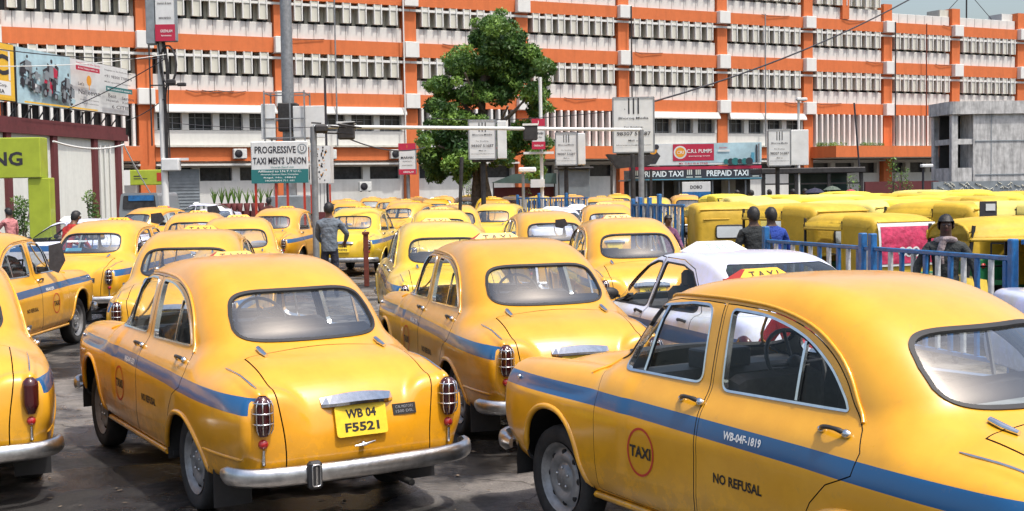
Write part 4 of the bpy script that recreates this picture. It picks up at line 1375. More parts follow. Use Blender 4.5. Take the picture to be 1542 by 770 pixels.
M['blue_rail'] = new_mat('blue rail paint', (.018, .145, .38), .4, coat=.3, noise=(9, .4))
M['white_rail'] = new_mat('white rail paint', (.62, .62, .60), .45, noise=(12, .35))
M['rust'] = new_mat('red oxide post', (.16, .035, .02), .7, noise=(9, .4))

FA = math.atan2(.457, .889)
ST = empty('station_building', (0, 90, 0), FA, label='long white station block with orange bands, orange piers and rows of hanging concrete fins', cat='building')
def ST_part(name, mb, mats, **kw): return mb.build(name, mats, ST, **kw)
PT = [-42.7, -34.0, -25.3, -16.6, -7.6, 1.0, 9.5, 18.5, 27.0, 35.5, 43.3, 51.3, 60.0]
L4, L3, L2, L1 = (3.95, 4.82), (7.49, 8.38), (10.92, 11.88), (14.36, 15.21)
b = MB(); b.box((8.6, 9.0, 7.6), (103, 16, 15.2), 0); ST_part('wall', b, [M['win_dark']])
b = MB(); b.box((-6.0, 9.3, 17.2), (74, 15, 4.0), 0); ST_part('wall', b, [M['win_dark']])
for (z0, z1) in (L3, L2, L1, L4):
    for i in range(len(PT)-1):
        if z0 < 4 and PT[i] in (1.0, 27.0, 35.5): pass
        b = MB(); w_ = PT[i+1]-PT[i]-.95
        b.box(((PT[i]+PT[i+1])/2, .32, (z0+z1)/2), (w_-.01, .95, z1-z0), 0); ST_part('orange_band', b, [M['orange']])
# piers with white knuckles at every band
for t in PT:
    top = 16.7 if t > 31 else 19.0
    b = MB(); zs = [0, L4[0]-.08, L4[1], L3[0]-.06, L3[1]+.06, L2[0]-.06, L2[1]+.06, L1[0]-.06, L1[1]+.06, top]
    for a, c in ((zs[0], L3[0]-.06), (L3[1]+.06, L2[0]-.06), (L2[1]+.06, L1[0]-.06), (L1[1]+.06, top)):
        b.box((t, .35, (a+c)/2), (.92, 1.0, c-a), 0)
    ST_part('pier', b, [M['orange']])
    for (z0, z1) in (L3, L2, L1):
        k = MB(); k.box((t, .10, (z0+z1)/2), (1.02, 1.35, z1-z0+.10), 0, bev=.03); ST_part('knuckle', k, [M['fin_edge']])
# shared shapes for the repeated pieces
fb = MB(); fb.box((0, .10, 0), (.56, .14, 1.0), 0); fb.box((-.25, .0, 0), (.07, .16, 1.0), 1); fb.box((.25, .0, 0), (.07, .16, 1.0), 1); fb.box((0, .46, 0), (.54, .60, .94), 0)
FIN = fb.mesh('fin', [M['fin'], M['fin_edge']])
pb = MB(); pb.box((0, 0, 0), (1.0, .25, 1.0), 0, bev=.02); PAN = pb.mesh('parapet_panel', [M['white_wall']])
wb = MB(); wb.box((-.10, 0, 0), (.36, .04, 1.0), 0); wb.box((.20, -.06, 0), (.24, .16, 1.0), 2); wb.box((-.1, -.03, .1), (.36, .04, .035), 1); wb.box((-.10, -.03, 0), (.03, .04, 1.0), 1); SLOT = wb.mesh('slot_window', [M['win_glass'], M['dark_metal'], M['fin']])
def inst(name, me, loc, sc=(1, 1, 1), parent=None, rz=0, **kw):
    o = bpy.data.objects.new(name, me); COL.objects.link(o); o.parent = parent if parent is not None else ST
    o.location = loc; o.scale = sc; o.rotation_euler = (0, 0, rz); return tag(o, **kw)
for (za, zb) in ((L3[1], L2[0]), (L2[1], L1[0]), (L1[1], 18.4)):
    for i in range(len(PT)-1):
        t0, t1 = PT[i]+.5, PT[i+1]-.5
        if za > 15 and t0 > 27.5:
            for j in range(7):
                w_ = (t1-t0)/7; inst('parapet_panel', PAN, (t0+w_*(j+.5), .25, za+.40), (w_-.03, 1, .80))
            continue
        if t1 < -30 or t0 > 56: 
            pass
        n_ = 7; pitch = (t1-t0)/(n_+.25)
        hz = zb-za
        for j in range(n_+1):
            c = t0+pitch*(j+.12)
            a0 = max(t0, c-pitch*.5); a1 = min(t1, c+pitch*.5)
            if a1-a0 > .1: inst('parapet_panel', PAN, ((a0+a1)/2, .22, za+.49), (a1-a0-.025, 1, .99))
        for j in range(n_):
            c = t0+pitch*(j+.62); inst('fin', FIN, (c, -.155, (za+1.13+zb)/2), (1, 1, zb-za-1.13-.02))
        for j in range(n_+1):
            c = t0+pitch*(j+.12); inst('window', SLOT, (min(max(c, t0+.25), t1-.25), .72, (za+1.0+zb)/2), (1, 1, zb-za-1.0))
    # horizontal shade slat
    for i in range(len(PT)-1):
        if za > 15 and PT[i] > 26: continue
        b = MB(); b.box(((PT[i]+PT[i+1])/2, .0, za+2.20), (PT[i+1]-PT[i]-.02, .35, .16), 0); ST_part('shade_slat', b, [M['fin_edge']])
for t, m_, xo in ((-25.3, 'dark_metal', .2), (-8.25, 'fin_edge', 0), (9.9, 'dark_metal', 0), (35.9, 'dark_metal', 0), (39.4, 'rust', 0), (-13.1, 'grey_metal', 0), (22.3, 'grey_metal', 0)):
    b = MB(); b.tube([(t+xo, -.62, 4.9), (t+xo, -.60, 10), (t+xo, -.62, 15.2)], .05, 6, 0); ST_part('drain_pipe', b, [M[m_]])
for k in range(16):
    t = RNG.uniform(-30, 50); z_ = (L3, L2, L1)[k % 3][1]; b = MB(); b.tube([(t, -.22, z_+.02), (t+RNG.uniform(.5, 1.2), -.26, z_-.12), (t+RNG.uniform(1.8, 3), -.22, z_+.01)], .022, 5, 0); ST_part('loose_cable', b, [M['dark_metal']])
# end of the upper storey and roof clutter
b = MB(); b.box((30.9, .4, 16.9), (.7, 1.2, 3.3), 0); ST_part('pier', b, [M['orange']])
b = MB(); b.box((33.9, 1.2, 16.3), (1.6, 1.5, 2.0), 0); b.box((32.1, 1.6, 17.0), (1.4, 1.8, 2.6), 1); ST_part('stair_head', b, [M['white_wall'], M['fin']])
b = MB(); b.box((42.4, 1.0, 15.9), (1.2, 1.5, 1.4), 0); ST_part('roof_block', b, [M['fin']])
b = MB(); b.box((50.2, 1.2, 15.9), (1.4, 1.5, 1.5), 0); ST_part('roof_block', b, [M['white_wall']])
# first floor
def win4(t0, t1):
    n_ = 4; w_ = (t1-t0)/n_
    b = MB(); b.box(((t0+t1)/2, .25, 5.40), (t1-t0, .5, 1.0), 0); ST_part('spandrel', b, [M['white_wall']])
    b = MB(); b.prism([(-.55, 6.98), (.3, 6.98), (.3, 7.49), (-.35, 7.49), (-.55, 7.06)], t0, t1, 0, lambda a, c, d: (d, a, c)); ST_part('window_hood', b, [M['white_wall']])
    b = MB(); b.box(((t0+t1)/2, -.12, 4.89), (t1-t0, .6, .12), 0); ST_part('ledge', b, [M['fin']])
    for j in range(n_+1):
        b = MB(); x_ = min(max(t0+w_*j, t0+.1), t1-.1); b.box((x_, .22, 6.44), (.42 if 0 < j < n_ else .2, .5, 1.07), 0); ST_part('window_pier', b, [M['white_wall']])
    for j in range(n_):
        c = t0+w_*(j+.5)
        b = MB(); b.box((c, .45, 6.44), (w_-.42, .05, 1.05), 0); wo = ST_part('window', b, [M['win_glass']])
        b = MB(); ww = w_-.42
        for q in (-.5, -.18, .16, .5): b.box((c+q*ww, .40, 6.44), (.045, .05, 1.05), 0)
        b.box((c, .40, 6.0), (ww, .05, .04), 0); b.box((c, .40, 6.7), (ww, .05, .03), 0)
        fr = MB(); fr.v = b.v; fr.f = b.f; fr.m = b.m; fr.sm = b.sm; fr.build('window_frame', [M['grey_metal']], wo)
bl = MB(); bl.box((0, 0, 0), (.17, .55, 1.0), 0, bev=.02); BLADE = bl.mesh('blade', [M['fin_edge']])
def blades(t0, t1):
    n_ = 13; w_ = (t1-t0)/n_
    b = MB(); b.box(((t0+t1)/2, .7, 6.15), (t1-t0, .05, 2.6), 0)
    wo = ST_part('window', b, [M['win_glass']])
    for j in range(n_):
        inst('blade', BLADE, (t0+w_*(j+.5), 0, 6.17), (1, 1, 2.62))
        if j % 3 == 0:
            c = MB(); c.box((t0+w_*(j+1), .62, 6.17), (.05, .06, 2.6), 0); c.build('mullion', [M['grey_metal']], wo)
    b = MB(); b.box(((t0+t1)/2, -.05, 4.86), (t1-t0, .7, .07), 0); ST_part('ledge', b, [M['fin_edge']])
for i in range(len(PT)-1):
    t0, t1 = PT[i]+.48, PT[i+1]-.48
    (blades if i in (1, 4, 5, 8, 9, 10) else win4)(t0, t1)
# ground floor
for i in range(len(PT)-1):
    t0, t1 = PT[i]+.48, PT[i+1]-.48; c = (t0+t1)/2
    b = MB(); b.box((c, .55, 1.35), (t1-t0, .4, 2.7), 0); b.box((c, .55, 3.75), (t1-t0, .4, .4), 0)
    for q in (0, 1/3, 2/3, 1): b.box((t0+(t1-t0)*q, .55, 3.12), (.5, .38, .88), 0)
    ST_part('ground_wall', b, [M['white_wall']])
    b = MB(); b.box((c, .80, 3.12), (t1-t0, .05, .86), 0); ST_part('window', b, [M['win_glass']])
    b = MB(); b.box((c, .05, 3.72), (t1-t0, .9, .12), 0); ST_part('ledge', b, [M['white_wall']])
def canopy(t0, t1, out):
    b = MB(); b.box(((t0+t1)/2, -out/2-.16, 4.385), (t1-t0, out, .90), 0); ST_part('canopy', b, [M['orange']])
    b = MB(); b.box(((t0+t1)/2, -out/2-.16, 3.90), (t1-t0-.3, out-.2, .06), 0); ST_part('canopy_soffit', b, [M['fin']])
canopy(27.2, 44.5, 3.0); canopy(1.5, 9.0, 2.2); canopy(-29, -25.9, 1.6)
b = MB(); b.box((-23.0, .30, 1.75), (1.9, .1, 3.4), 0)
for k in range(17): b.box((-23.0, .24, .15+k*.2), (1.86, .05, .03), 0)
ST_part('roller_shutter', b, [M['board_grey']])
# air-conditioner boxes fixed on the band
acm = [new_mat('air conditioner casing', (.62, .63, .60), .5, noise=(5, .2)), M['ink'], M['dark_metal']]
ab = MB(); ab.box((0, 0, 0), (.85, .35, .62), 0, bev=.03); ab.lathe([(.25, -.185), (.25, -.20), (.03, -.195), (.002, -.21)], (-.12, 0, 0), 'y', 20, 1)
for r_ in (.10, .17, .24): ab.tube([(-.12+math.cos(a)*r_, -.215, math.sin(a)*r_) for a in np.linspace(0, 2*PI, 17)[:-1]], .008, 4, 1, closed=True)
ab.seg((-.3, .1, -.33), (-.3, -.2, -.33), .04, mi=2); ab.seg((.3, .1, -.33), (.3, -.2, -.33), .04, mi=2)
ACM = ab.mesh('air_conditioner', acm)
def on_fac(t, z, out=0.):
    c, s = math.cos(FA), math.sin(FA); return (t*c+out*s, 90+t*s-out*c, z)
for (t, z, lb_) in ((-19.6, 4.4, 'white air conditioner on the orange band left of the union board'), (-13.6, 4.35, 'white air conditioner on the orange band right of the pole with cables'), (-8.9, 4.35, 'white air conditioner half hidden by the red and white pillar sign'), (-26.9, 5.15, 'air conditioner standing on the orange canopy beside the leftmost pier'), (-11.2, 2.2, 'grey air conditioner low on the ground floor wall with hanging pipes')):
    o = inst('air_conditioner', ACM, (0, 0, 0)); o.parent = None; o.location = on_fac(t, z, .45); o.rotation_euler = (0, 0, FA)
    tag(o, lb_, 'air conditioner', 'air conditioners on the station wall')

# ------------------------------------------------------------------ cream hall with maroon pilasters on the left
HA = math.atan2(.99, .139)      # wall runs back and slightly right
HW = empty('cream_hall', (-21.4, 70, 0), HA, label='cream single-storey hall with maroon pilasters and maroon parapet at the left edge', cat='building')
HL = 34.
b = MB(); b.box((-HL/2, 4, 2.45), (HL, 8, 4.9), 0); b.build('wall', [M['cream']], HW)
b = MB(); b.box((-HL/2, -.0, 5.05), (HL+.3, .5, .35), 0); b.box((-HL/2, .1, 5.42), (HL+.2, .5, .40), 0); b.build('parapet', [M['maroon']], HW)
def hall_t(px):   # distance along the wall seen at px
    a = (px-771)/1900.; return (a*70+21.4)/(.139-a*.99) if False else ((a*70+21.4)/(.139-.99*a))
for px in (14, 84, 145, 180, -60, -140):
    t = hall_t(px); b = MB(); b.box((t, -.08, 2.44), (.42, .22, 4.86), 0); b.build('pilaster', [M['maroon']], HW)
for px in (153, 160, 168):
    t = hall_t(px); b = MB(); b.tube([(t, -.10, .1), (t, -.10, 4.6)], .05, 6, 0); b.build('drain_pipe', [M['fin_edge']], HW)
def on_hall(t, z, out): 
    c, s = math.cos(HA), math.sin(HA); return Vector((-21.4+t*c+out*s, 70+t*s-out*c, z))

# ------------------------------------------------------------------ boards and posters
def board(name, p0, p1, z0, z1, th, mats, elems, label, cat, edge=0, group=None, back=None):
    """upright board from ground point p0 to p1 (seen left to right); elems draw on its face in 0..1 units"""
    p0 = Vector((p0[0], p0[1], 0)); p1 = Vector((p1[0], p1[1], 0)); d = p1-p0; W = d.length; H = z1-z0
    ang = math.atan2(d.y, d.x)
    e = empty(name, (p0.x, p0.y, z0), ang, label=label, cat=cat, group=group)
    b = MB(); b.box((W/2, th/2, H/2), (W, th, H), 0, bev=min(.03, th/3)); b.build('panel', [back or mats[0]], e)
    b = MB(); b.box((W/2, -.004, H/2), (W-.06, .012, H-.06), 0); face = b.build('poster', [mats[0]], e)
    lay = [.014]
    def rect(x0, y0, x1, y1, m, k=None):
        lay[0] += .003; q = MB(); y_ = -lay[0]
        q.add([(x0*W, y_, y0*H), (x1*W, y_, y0*H), (x1*W, y_, y1*H), (x0*W, y_, y1*H)], [(0, 1, 2, 3)], 0); q.build(k or 'printed_panel', [M[m]], face)
    def text(s, cx, cy, h, m, width=None, bold=.01):
        lay[0] += .003; q = MB(); y_ = -lay[0]
        put_text(q, s, h*H, lambda a, c: (cx*W+a, y_, cy*H+c), width=width*W if width else None, bold=bold); q.build('lettering', [M[m]], face)
    def poly(pts, m, k='printed_shape'):
        lay[0] += .003; q = MB(); y_ = -lay[0]
        q.add([(a*W, y_, c*H) for a, c in pts], [tuple(range(len(pts)))], 0); q.build(k, [M[m]], face)
    def disc(cx, cy, r, m, n=20, k='printed_shape'):
        poly([(cx+r*math.cos(2*PI*i/n)/W, cy+r*math.sin(2*PI*i/n)/H) for i in range(n)], m, k)
    for el in elems:
        {'r': rect, 't': text, 'p': poly, 'd': disc}[el[0]](*el[1:])
    return e, W, H

def span(px0, px1, Y): return at(px0, 280, Y), at(px1, 280, Y)
def zat(px, py, Y): return at(px, py, Y).z
def post(name, x, y, z0, z1, r, mat, parent=None, **kw):
    b = MB(); b.tube([(x, y, z0), (x, y, z1)], r, 12, 0); return b.build(name, [mat], parent, **kw)
def legs(e, xs, H0, w_=.08, mat=None, dy=.1):
    z = e.location.z
    for x_ in xs:
        b = MB(); b.box((x_, dy, -z/2), (w_, w_, z), 0); b.build('leg', [mat or M['grey_metal']], e)

# big billboard on the hall roof
c = on_hall(0, 0, 0)
ta, tb_ = hall_t(31), hall_t(198)
pa, pb2 = on_hall(ta, 0, .1), on_hall(tb_, 0, .1)
def rider(cx, cy, s, body):
    """motorcycle and rider as a patchwork of printed tones"""
    o = []
    for dx, dy, r_ in ((-.030, -.20, .17), (.034, -.24, .15)):
        o.append(('d', cx+dx*s, cy+dy*s, r_*s, 'ink')); o.append(('d', cx+dx*s, cy+dy*s, r_*s*.62, 'board_grey'))
    tones = ['ink', 'board_grey', 'grey_metal', body, 'ink', 'board_grey', body, 'sky_print', 'ink', 'grey_metal']
    for k in range(22):
        u, v = RNG.uniform(-.045, .045)*s, RNG.uniform(-.26, .16)*s; w_, h_ = RNG.uniform(.008, .022)*s, RNG.uniform(.04, .12)*s
        o.append(('p', [(cx+u-w_, cy+v-h_*.5), (cx+u+w_*.8, cy+v-h_*.7), (cx+u+w_*1.1, cy+v+h_*.5), (cx+u-w_*.5, cy+v+h_)], tones[k % 10]))
    o.append(('p', [(cx-.016*s, cy+.02*s), (cx+.016*s, cy+.0*s), (cx+.014*s, cy+.18*s), (cx-.010*s, cy+.2*s)], 'board_grey'))
    o.append(('p', [(cx-.05*s, cy+.08*s), (cx-.012*s, cy+.14*s), (cx-.012*s, cy+.18*s), (cx-.055*s, cy+.11*s)], 'ink'))
    o.append(('d', cx+.002*s, cy+.25*s, .085*s, 'ink')); return o
els = [('r', 0, 0, .44, 1, 'sky_print')]+rider(.07, .60, 1.0, 'grey_metal')+rider(.13, .45, .8, 'board_white')+rider(.235, .50, 1.3, 'crimson')+rider(.36, .36, 1.05, 'ink')+[('r', 0, 0, .62, .03, 'sign_yellow')]
els += [('t', 'Swagatam to the family', .545, .90, .05, 'crimson', .22), ('r', .43, .76, .65, .85, 'crimson'), ('t', '& be happy with us', .54, .805, .045, 'white_print', .18),
        ('d', .545, .58, .27, 'leafy'), ('r', .541, .40, .549, .58, 'leafy'), ('t', "Let's", .47, .50, .07, 'ink', .05), ('t', 'Naijeevan', .545, .33, .13, 'ink', .20, .015), ('t', 'Kidney Care Centre', .545, .19, .035, 'ink', .17), ('t', 'www.naijeevan', .545, .12, .03, 'ink', .16),
        ('t', 'Swagatam to the family we serve', .83, .86, .045, 'ink', .28), ('t', '+91 98300 77889 9', .83, .74, .06, 'ink', .28), ('t', 'Multi speciality hospital', .82, .62, .04, 'ink', .26), ('r', .70, .44, .97, .54, 'teal'), ('t', 'Most trusted in eastern', .835, .49, .04, 'white_print', .24),
        ('t', 'Best', .76, .35, .08, 'ink', .08), ('t', 'Service', .92, .33, .07, 'ink', .13), ('t', 'Howrah', .76, .25, .05, 'ink', .12), ('t', 'Kolkata', .92, .24, .05, 'ink', .12), ('t', '6 CITIES', .85, .13, .07, 'ink', .20)]
e, W, H = board('billboard', pa, pb2, 6.30, 8.90, .25, [M['board_white']], els, 'long pale billboard with riders on motorcycles and an orange leaf on the hall roof', 'billboard', back=M['dark_metal'])
for i in range(9):
    q = MB(); x_ = W*(i+.3)/9; q.seg((x_, .3, -.02), (x_, .3, -.85), .06, mi=0); q.seg((x_, .2, -.05), (x_+.7, 1.2, -.85), .05, mi=0); q.build('strut', [M['dark_metal']], e)
pc = on_hall(hall_t(-60), 0, .1); pd = on_hall(ta-.15, 0, .1)
els = [('r', .02, .04, .98, .96, 'sign_yellow'), ('r', .10, .10, .92, .34, 'white_print'), ('r', .10, .86, .92, .885, 'white_print'), ('r', .885, .36, .92, .885, 'white_print'), ('t', 'LIC', .60, .62, .36, 'ink', .58, .03), ('t', 'Life Insurance Corp.', .6, .26, .07, 'ink', .5), ('t', 'OF INDIA', .6, .16, .07, 'ink', .4)]
e, W, H = board('billboard', pc, pd, 6.32, 8.95, .25, [M['sign_yellow']], els, 'yellow billboard ending in a big C at the top left corner', 'billboard', back=M['dark_metal'])
for i in range(5):
    q = MB(); x_ = W*(i+.3)/5; q.seg((x_, .3, -.02), (x_, .3, -.85), .06, mi=0); q.build('strut', [M['dark_metal']], e)

# lime green parking gantry
GY = 36.
ga = at(78, 280, GY).x; gz0, gz1 = zat(40, 268, GY), zat(40, 207, GY)
e = empty('parking_gantry', (ga, GY, 0), 0, label='lime green gate beam and post lettered PARKING at the left edge', cat='gate')
wl = .30
b = MB(); b.box((-4.2-wl, .3, (gz0+gz1)/2), (8.4, .60, gz1-gz0), 0, bev=.02); b.build('beam', [M['lime']], e)
b = MB(); b.box((-wl-.10, .28, gz0/2), (.62, .42, gz0-.01), 0, bev=.02); b.build('leg', [M['lime']], e)
b = MB(); b.box((-8.2, .28, gz0/2), (.62, .42, gz0-.01), 0, bev=.02); b.build('leg', [M['lime']], e)
b = MB(); put_text(b, 'PARKING', .40, lambda a, c: (at(34, 240, GY).x-ga-1.22+a, -.006, zat(40, 239, GY)+c), width=2.44, bold=.03); b.build('lettering', [M['ink']], e)

# union board on legs, hoarding frames and the mast behind
UY = 52.
a_, b_ = span(379, 465, UY)
def Zs(y0, y1, px, Y): return zat(px, y1, Y), zat(px, y0, Y)
z0, z1 = Zs(213, 276, 420, UY)
els = [('r', 0, .0, 1, .33, 'teal'), ('t', 'PROGRESSIVE', .43, .80, .17, 'ink', .72, .02), ('t', "TAXI MEN'S UNION", .50, .54, .17, 'ink', .93, .02), ('d', .90, .82, .20, 'board_grey'), ('d', .90, .82, .15, 'board_white'), ('t', 'U', .9, .82, .12, 'ink', .06),
       ('t', 'Howrah Stand Unit', .55, .38, .045, 'teal', .40), ('t', 'Affiliated to I.N.T.T.U.C.', .5, .285, .05, 'white_print', .76), ('t', 'Howrah Station New Complex', .5, .205, .045, 'white_print', .66), ('t', 'Regd. No. 18862', .5, .13, .045, 'white_print', .56), ('t', 'HOWRAH 711 101', .5, .06, .04, 'white_print', .50)]
e, W, H = board('union_board', a_, b_, z0, z1, .10, [M['board_white']], els, "white and teal board reading PROGRESSIVE TAXI MEN'S UNION on red legs", 'sign')
legs(e, [.15, W*.42, W*.62, W-.2], 0, .09, M['sign_red'])
# graffiti booth beside it
a_, b_ = span(467, 498, UY+.6); z0, z1 = Zs(219, 276, 482, UY)
e = empty('ticket_booth', (a_.x, UY+.6, 0), 0, label='narrow white booth covered in scribbled posters right of the union board', cat='booth')
w_ = b_.x-a_.x
b = MB(); b.box((w_/2, .5, (z0+z1)/2), (w_, 1.0, z1-z0), 0); bo = b.build('panel', [M['board_white']], e)
b = MB(); b.box((w_/2, .5, .55), (w_, .9, 1.1), 0); b.build('base', [M['maroon']], e)
for x_ in (.04, w_-.04):
    b = MB(); b.box((x_, .04, z0/2+.5), (.07, .07, z0-1.1), 0); b.build('leg', [M['sign_red']], e)
for k in range(5):
    b = MB(); b.box((w_*(k+.6)/5.4, .06, 1.1+(z0-1.1)/2), (.02, .02, z0-1.1), 0); b.build('bar', [M['ink']], e)
sb = MB()
for k in range(70):
    x_, z_ = RNG.uniform(.04, w_-.14), RNG.uniform(z0+.05, z1-.1); q = RNG.uniform(.03, .12)
    sb.add([(x_, -.006, z_), (x_+q*.5, -.006, z_+q*.3), (x_+q*.4, -.006, z_+q), (x_-q*.1, -.006, z_+q*.8)], [(0, 1, 2, 3)], int(k % 3 == 0))
sb.build('scribbles', [M['ink'], M['leafy']], e, kind='stuff')
# mast
MY = 58.; mx = at(437, 280, MY).x
e = empty('lamp_mast', (mx, MY, 0), 0, label='thick grey steel mast rising out of the picture behind the union board', cat='mast')
b = MB(); b.tube([(0, 0, 0), (0, 0, 3), (0, 0, 22)], [.34, .29, .22], 16, 0); b.build('shaft', [M['grey_metal']], e)
b = MB(); b.box((0, 0, .9), (1.6, 1.6, 1.8), 0, bev=.05); b.build('footing', [M['board_grey']], e)
z0, z1 = Zs(156, 206, 410, MY); zz = (z0+z1)/2
b = MB(); b.box((.03, -.1, zz+.1), (.85, .8, (z1-z0)*.85), 0, bev=.04); b.build('control_box', [M['dark_metal']], e)
for (pxa, pxb, y0, y1, dy, m) in ((396, 417, 157, 210, -.9, 'board_white'), (444, 492, 160, 208, -.8, 'board_white')):
    xa, xb = at(pxa, 280, MY+dy).x-mx, at(pxb, 280, MY+dy).x-mx; za, zb_ = zat(pxa, y1, MY+dy), zat(pxa, y0, MY+dy)
    b = MB(); b.box(((xa+xb)/2, dy, (za+zb_)/2), (xb-xa, .12, zb_-za), 0, bev=.02); b.build('hoarding', [M[m]], e)
for x_, y_ in ((-.9, -1), (.25, -1), (.9, -1), (-.9, .6), (.9, .6)):
    b = MB(); b.seg((x_, y_, z0-.3), (x_, y_, z1+.5), .06, mi=0); b.build('frame_post', [M['grey_metal']], e)
for z_ in (z0-.1, zz, z1+.4):
    for (p, q) in (((-.9, -1), (.9, -1)), ((-.9, .6), (.9, .6)), ((-.9, -1), (-.9, .6)), ((.9, -1), (.9, .6))):
        b = MB(); b.seg((*p, z_), (*q, z_), .05, mi=0); b.build('frame_rail', [M['grey_metal']], e)

# height barrier across the stand
e = empty('height_barrier', (at(474, 280, 29).x, 29, 0), 0, label='grey pipe height barrier crossing the picture in front of the tree', cat='barrier')
p1 = at(966, 280, 33.4)-Vector((e.location.x, 29, 0)); p1.z = 0
zt = zat(474, 191, 29)
b = MB(); b.tube([(0, 0, 0), (0, 0, zt)], .075, 12, 0); b.build('post', [M['grey_metal']], e)
b = MB(); b.tube([(p1.x, p1.y, 0), (p1.x, p1.y, zt)], .075, 12, 0); b.build('post', [M['grey_metal']], e)
b = MB(); b.tube([(0, 0, zt), (p1.x, p1.y, zt)], .045, 12, 0); b.build('crossbar', [M['board_white']], e)
for f_, wd in ((.088, .38), (.63, .36)):
    b = MB(); q = Vector((p1.x*f_, p1.y*f_, zt-.10)); b.box(q, (wd, .25, .38), 0, bev=.03); b.box(q+Vector((0, 0, .20)), (wd+.03, .28, .05), 1); b.build('lamp_box', [M['dark_metal'], M['fin_edge']], e)
b = MB()
for k in range(9):
    a = Vector((RNG.uniform(-.1, .9), RNG.uniform(-.08, .08), zt+RNG.uniform(-.15, .10))); b.tube([a, a+Vector((RNG.uniform(.2, .5), 0, RNG.uniform(-.1, .05)))], .02, 6, 0)
b.box((.18, 0, zt-.05), (.3, .25, .2), 0, bev=.05); b.build('cable_clutter', [M['dark_metal']], e)

# media company boards on poles
def media(px0, px1, y0, y1, Y, side_px, lab, big=False):
    a_, b_ = span(px0, px1, Y); z0, z1 = Zs(y0, y1, (px0+px1)/2, Y)
    els = [('r', .40-.03, .70, .405, .99 if big else .94, 'ink'), ('r', .485, .70, .52, .99 if big else .94, 'ink'), ('r', .60, .70, .635, .99 if big else .94, 'ink'),
           ('t', 'Bhoroq Media', .5, .62, .055, 'ink', .72, .008), ('t', 'For Booking,', .5, .46, .035, 'ink', .46), ('t', '98307 51687', .5, .345, .07, 'ink', .82, .012), ('t', 'Mail us', .5, .22, .035, 'ink', .26), ('t', 'bhoroqmedia@gmail.com', .5, .135, .028, 'ink', .84)]
    e, W, H = board('media_board', a_, b_, z0, z1, .30, [M['board_white']], els, lab, 'sign', group='white media booking boards on posts')
    b = MB(); fr = [(0, -.02, 0), (W, -.02, 0), (W, -.02, H), (0, -.02, H)]
    for i in range(4): b.seg(fr[i], fr[(i+1) % 4], .035, mi=0)
    b.build('frame', [M['grey_metal']], e)
    if side_px:
        q = at(px1+side_px, 280, Y+.4).x-a_.x
        b = MB(); b.box(((W+q)/2+.02, .55, H/2), (q-W-.04, .5, H*.98), 0, bev=.02); b.build('side_box', [M['board_white']], e)
    b = MB(); b.tube([(W*.5, .4, -z0), (W*.5, .4, .2)], .09, 10, 0); b.build('post', [M['dark_metal']], e)
    b = MB(); b.box((W*.5, .35, -.05), (W*.8, .5, .08), 0); b.build('base', [M['dark_metal']], e)
media(924, 986, 147, 230, 46, 0, 'largest white media board, raised above the others left of the prepaid taxi banner', True)
media(707, 748, 181, 240, 44, 16, 'white media board hanging in front of the tree trunk')
media(837, 870, 200, 249, 50, 12, 'white media board between the tree and the tall blades')
media(1157, 1191, 195, 250, 52, 26, 'white media board right of the prepaid taxi banner with a blank side')

# slim red and white pillar signs
def pillar_sign(px0, px1, y0, y1, Y, lab, els, side=-8, low=None):
    a_, b_ = span(px0, px1, Y); z0, z1 = Zs(y0, y1, (px0+px1)/2, Y)
    e, W, H = board('pillar_sign', a_, b_, z0, z1, .45, [M['board_white']], els, lab, 'sign', group='red and white advertising boxes', back=M['board_grey'])
    return e, W, H
els = [('r', 0, .78, 1, 1, 'crimson'), ('t', '1', .5, .89, .09, 'leafy'), ('t', 'MARVIN', .5, .54, .08, 'ink', .72, .02), ('t', 'interiors', .5, .43, .04, 'ink', .5), ('t', 'www.marvin', .5, .30, .04, 'ink', .6), ('r', 0, 0, 1, .17, 'crimson'), ('t', 'GREENLAM', .56, .08, .06, 'white_print', .6)]
e, W, H = pillar_sign(601, 627, 216, 263, 56, 'red and white pillar sign in front of the orange pier left of the tree', els); 
b = MB(); b.tube([(W/2, .3, -e.location.z), (W/2, .3, 0)], .08, 8, 0); b.build('post', [M['grey_metal']], e)
els = [('r', 0, .76, 1, 1, 'crimson'), ('t', '1', .5, .88, .12, 'white_print'), ('t', 'MARVIN', .5, .52, .08, 'ink', .72, .02), ('t', 'the tiles', .5, .40, .05, 'ink', .5), ('r', 0, 0, 1, .25, 'crimson'), ('t', 'GREENLAM', .5, .12, .06, 'white_print', .7)]
e, W, H = pillar_sign(802, 822, 179, 225, 54, 'small red and white box sign on the white pole beside the tree', els)
b = MB(); b.tube([(W*.75, .5, -e.location.z), (W*.7, .5, zat(812, 115, 54)-e.location.z)], .075, 8, 0); b.build('post', [M['fin_edge']], e)
b = MB(); b.box((W*.4, .45, -1.45), (.6, .3, .35), 0); b.box((W*.5, .3, -.15), (1.3, .3, .10), 0); b.build('junction_box', [M['board_white']], e)
els = [('r', 0, 0, 1, .30, 'crimson'), ('t', 'ELEGANT', .5, .80, .085, 'crimson', .84, .02), ('t', 'interiors & more', .5, .68, .045, 'ink', .7), ('t', 'www.marvin.in', .5, .42, .05, 'ink', .6), ('t', 'GREENLAM', .56, .18, .05, 'white_print', .6), ('t', 'laminates', .56, .10, .03, 'white_print', .5)]
e, W, H = pillar_sign(241, 271, -22, 62, 50, 'tall red and white box sign on top of the cable-hung pole', els)
b = MB(); b.box((-.20, .3, H/2), (.36, .55, H+.2), 0, bev=.03); b.build('side_box', [M['board_grey']], e)
b = MB(); b.tube([(.12, .35, -e.location.z), (.06, .35, 0)], [.15, .11], 12, 0); b.build('post', [M['fin_edge']], e)
b = MB(); z_ = -e.location.z
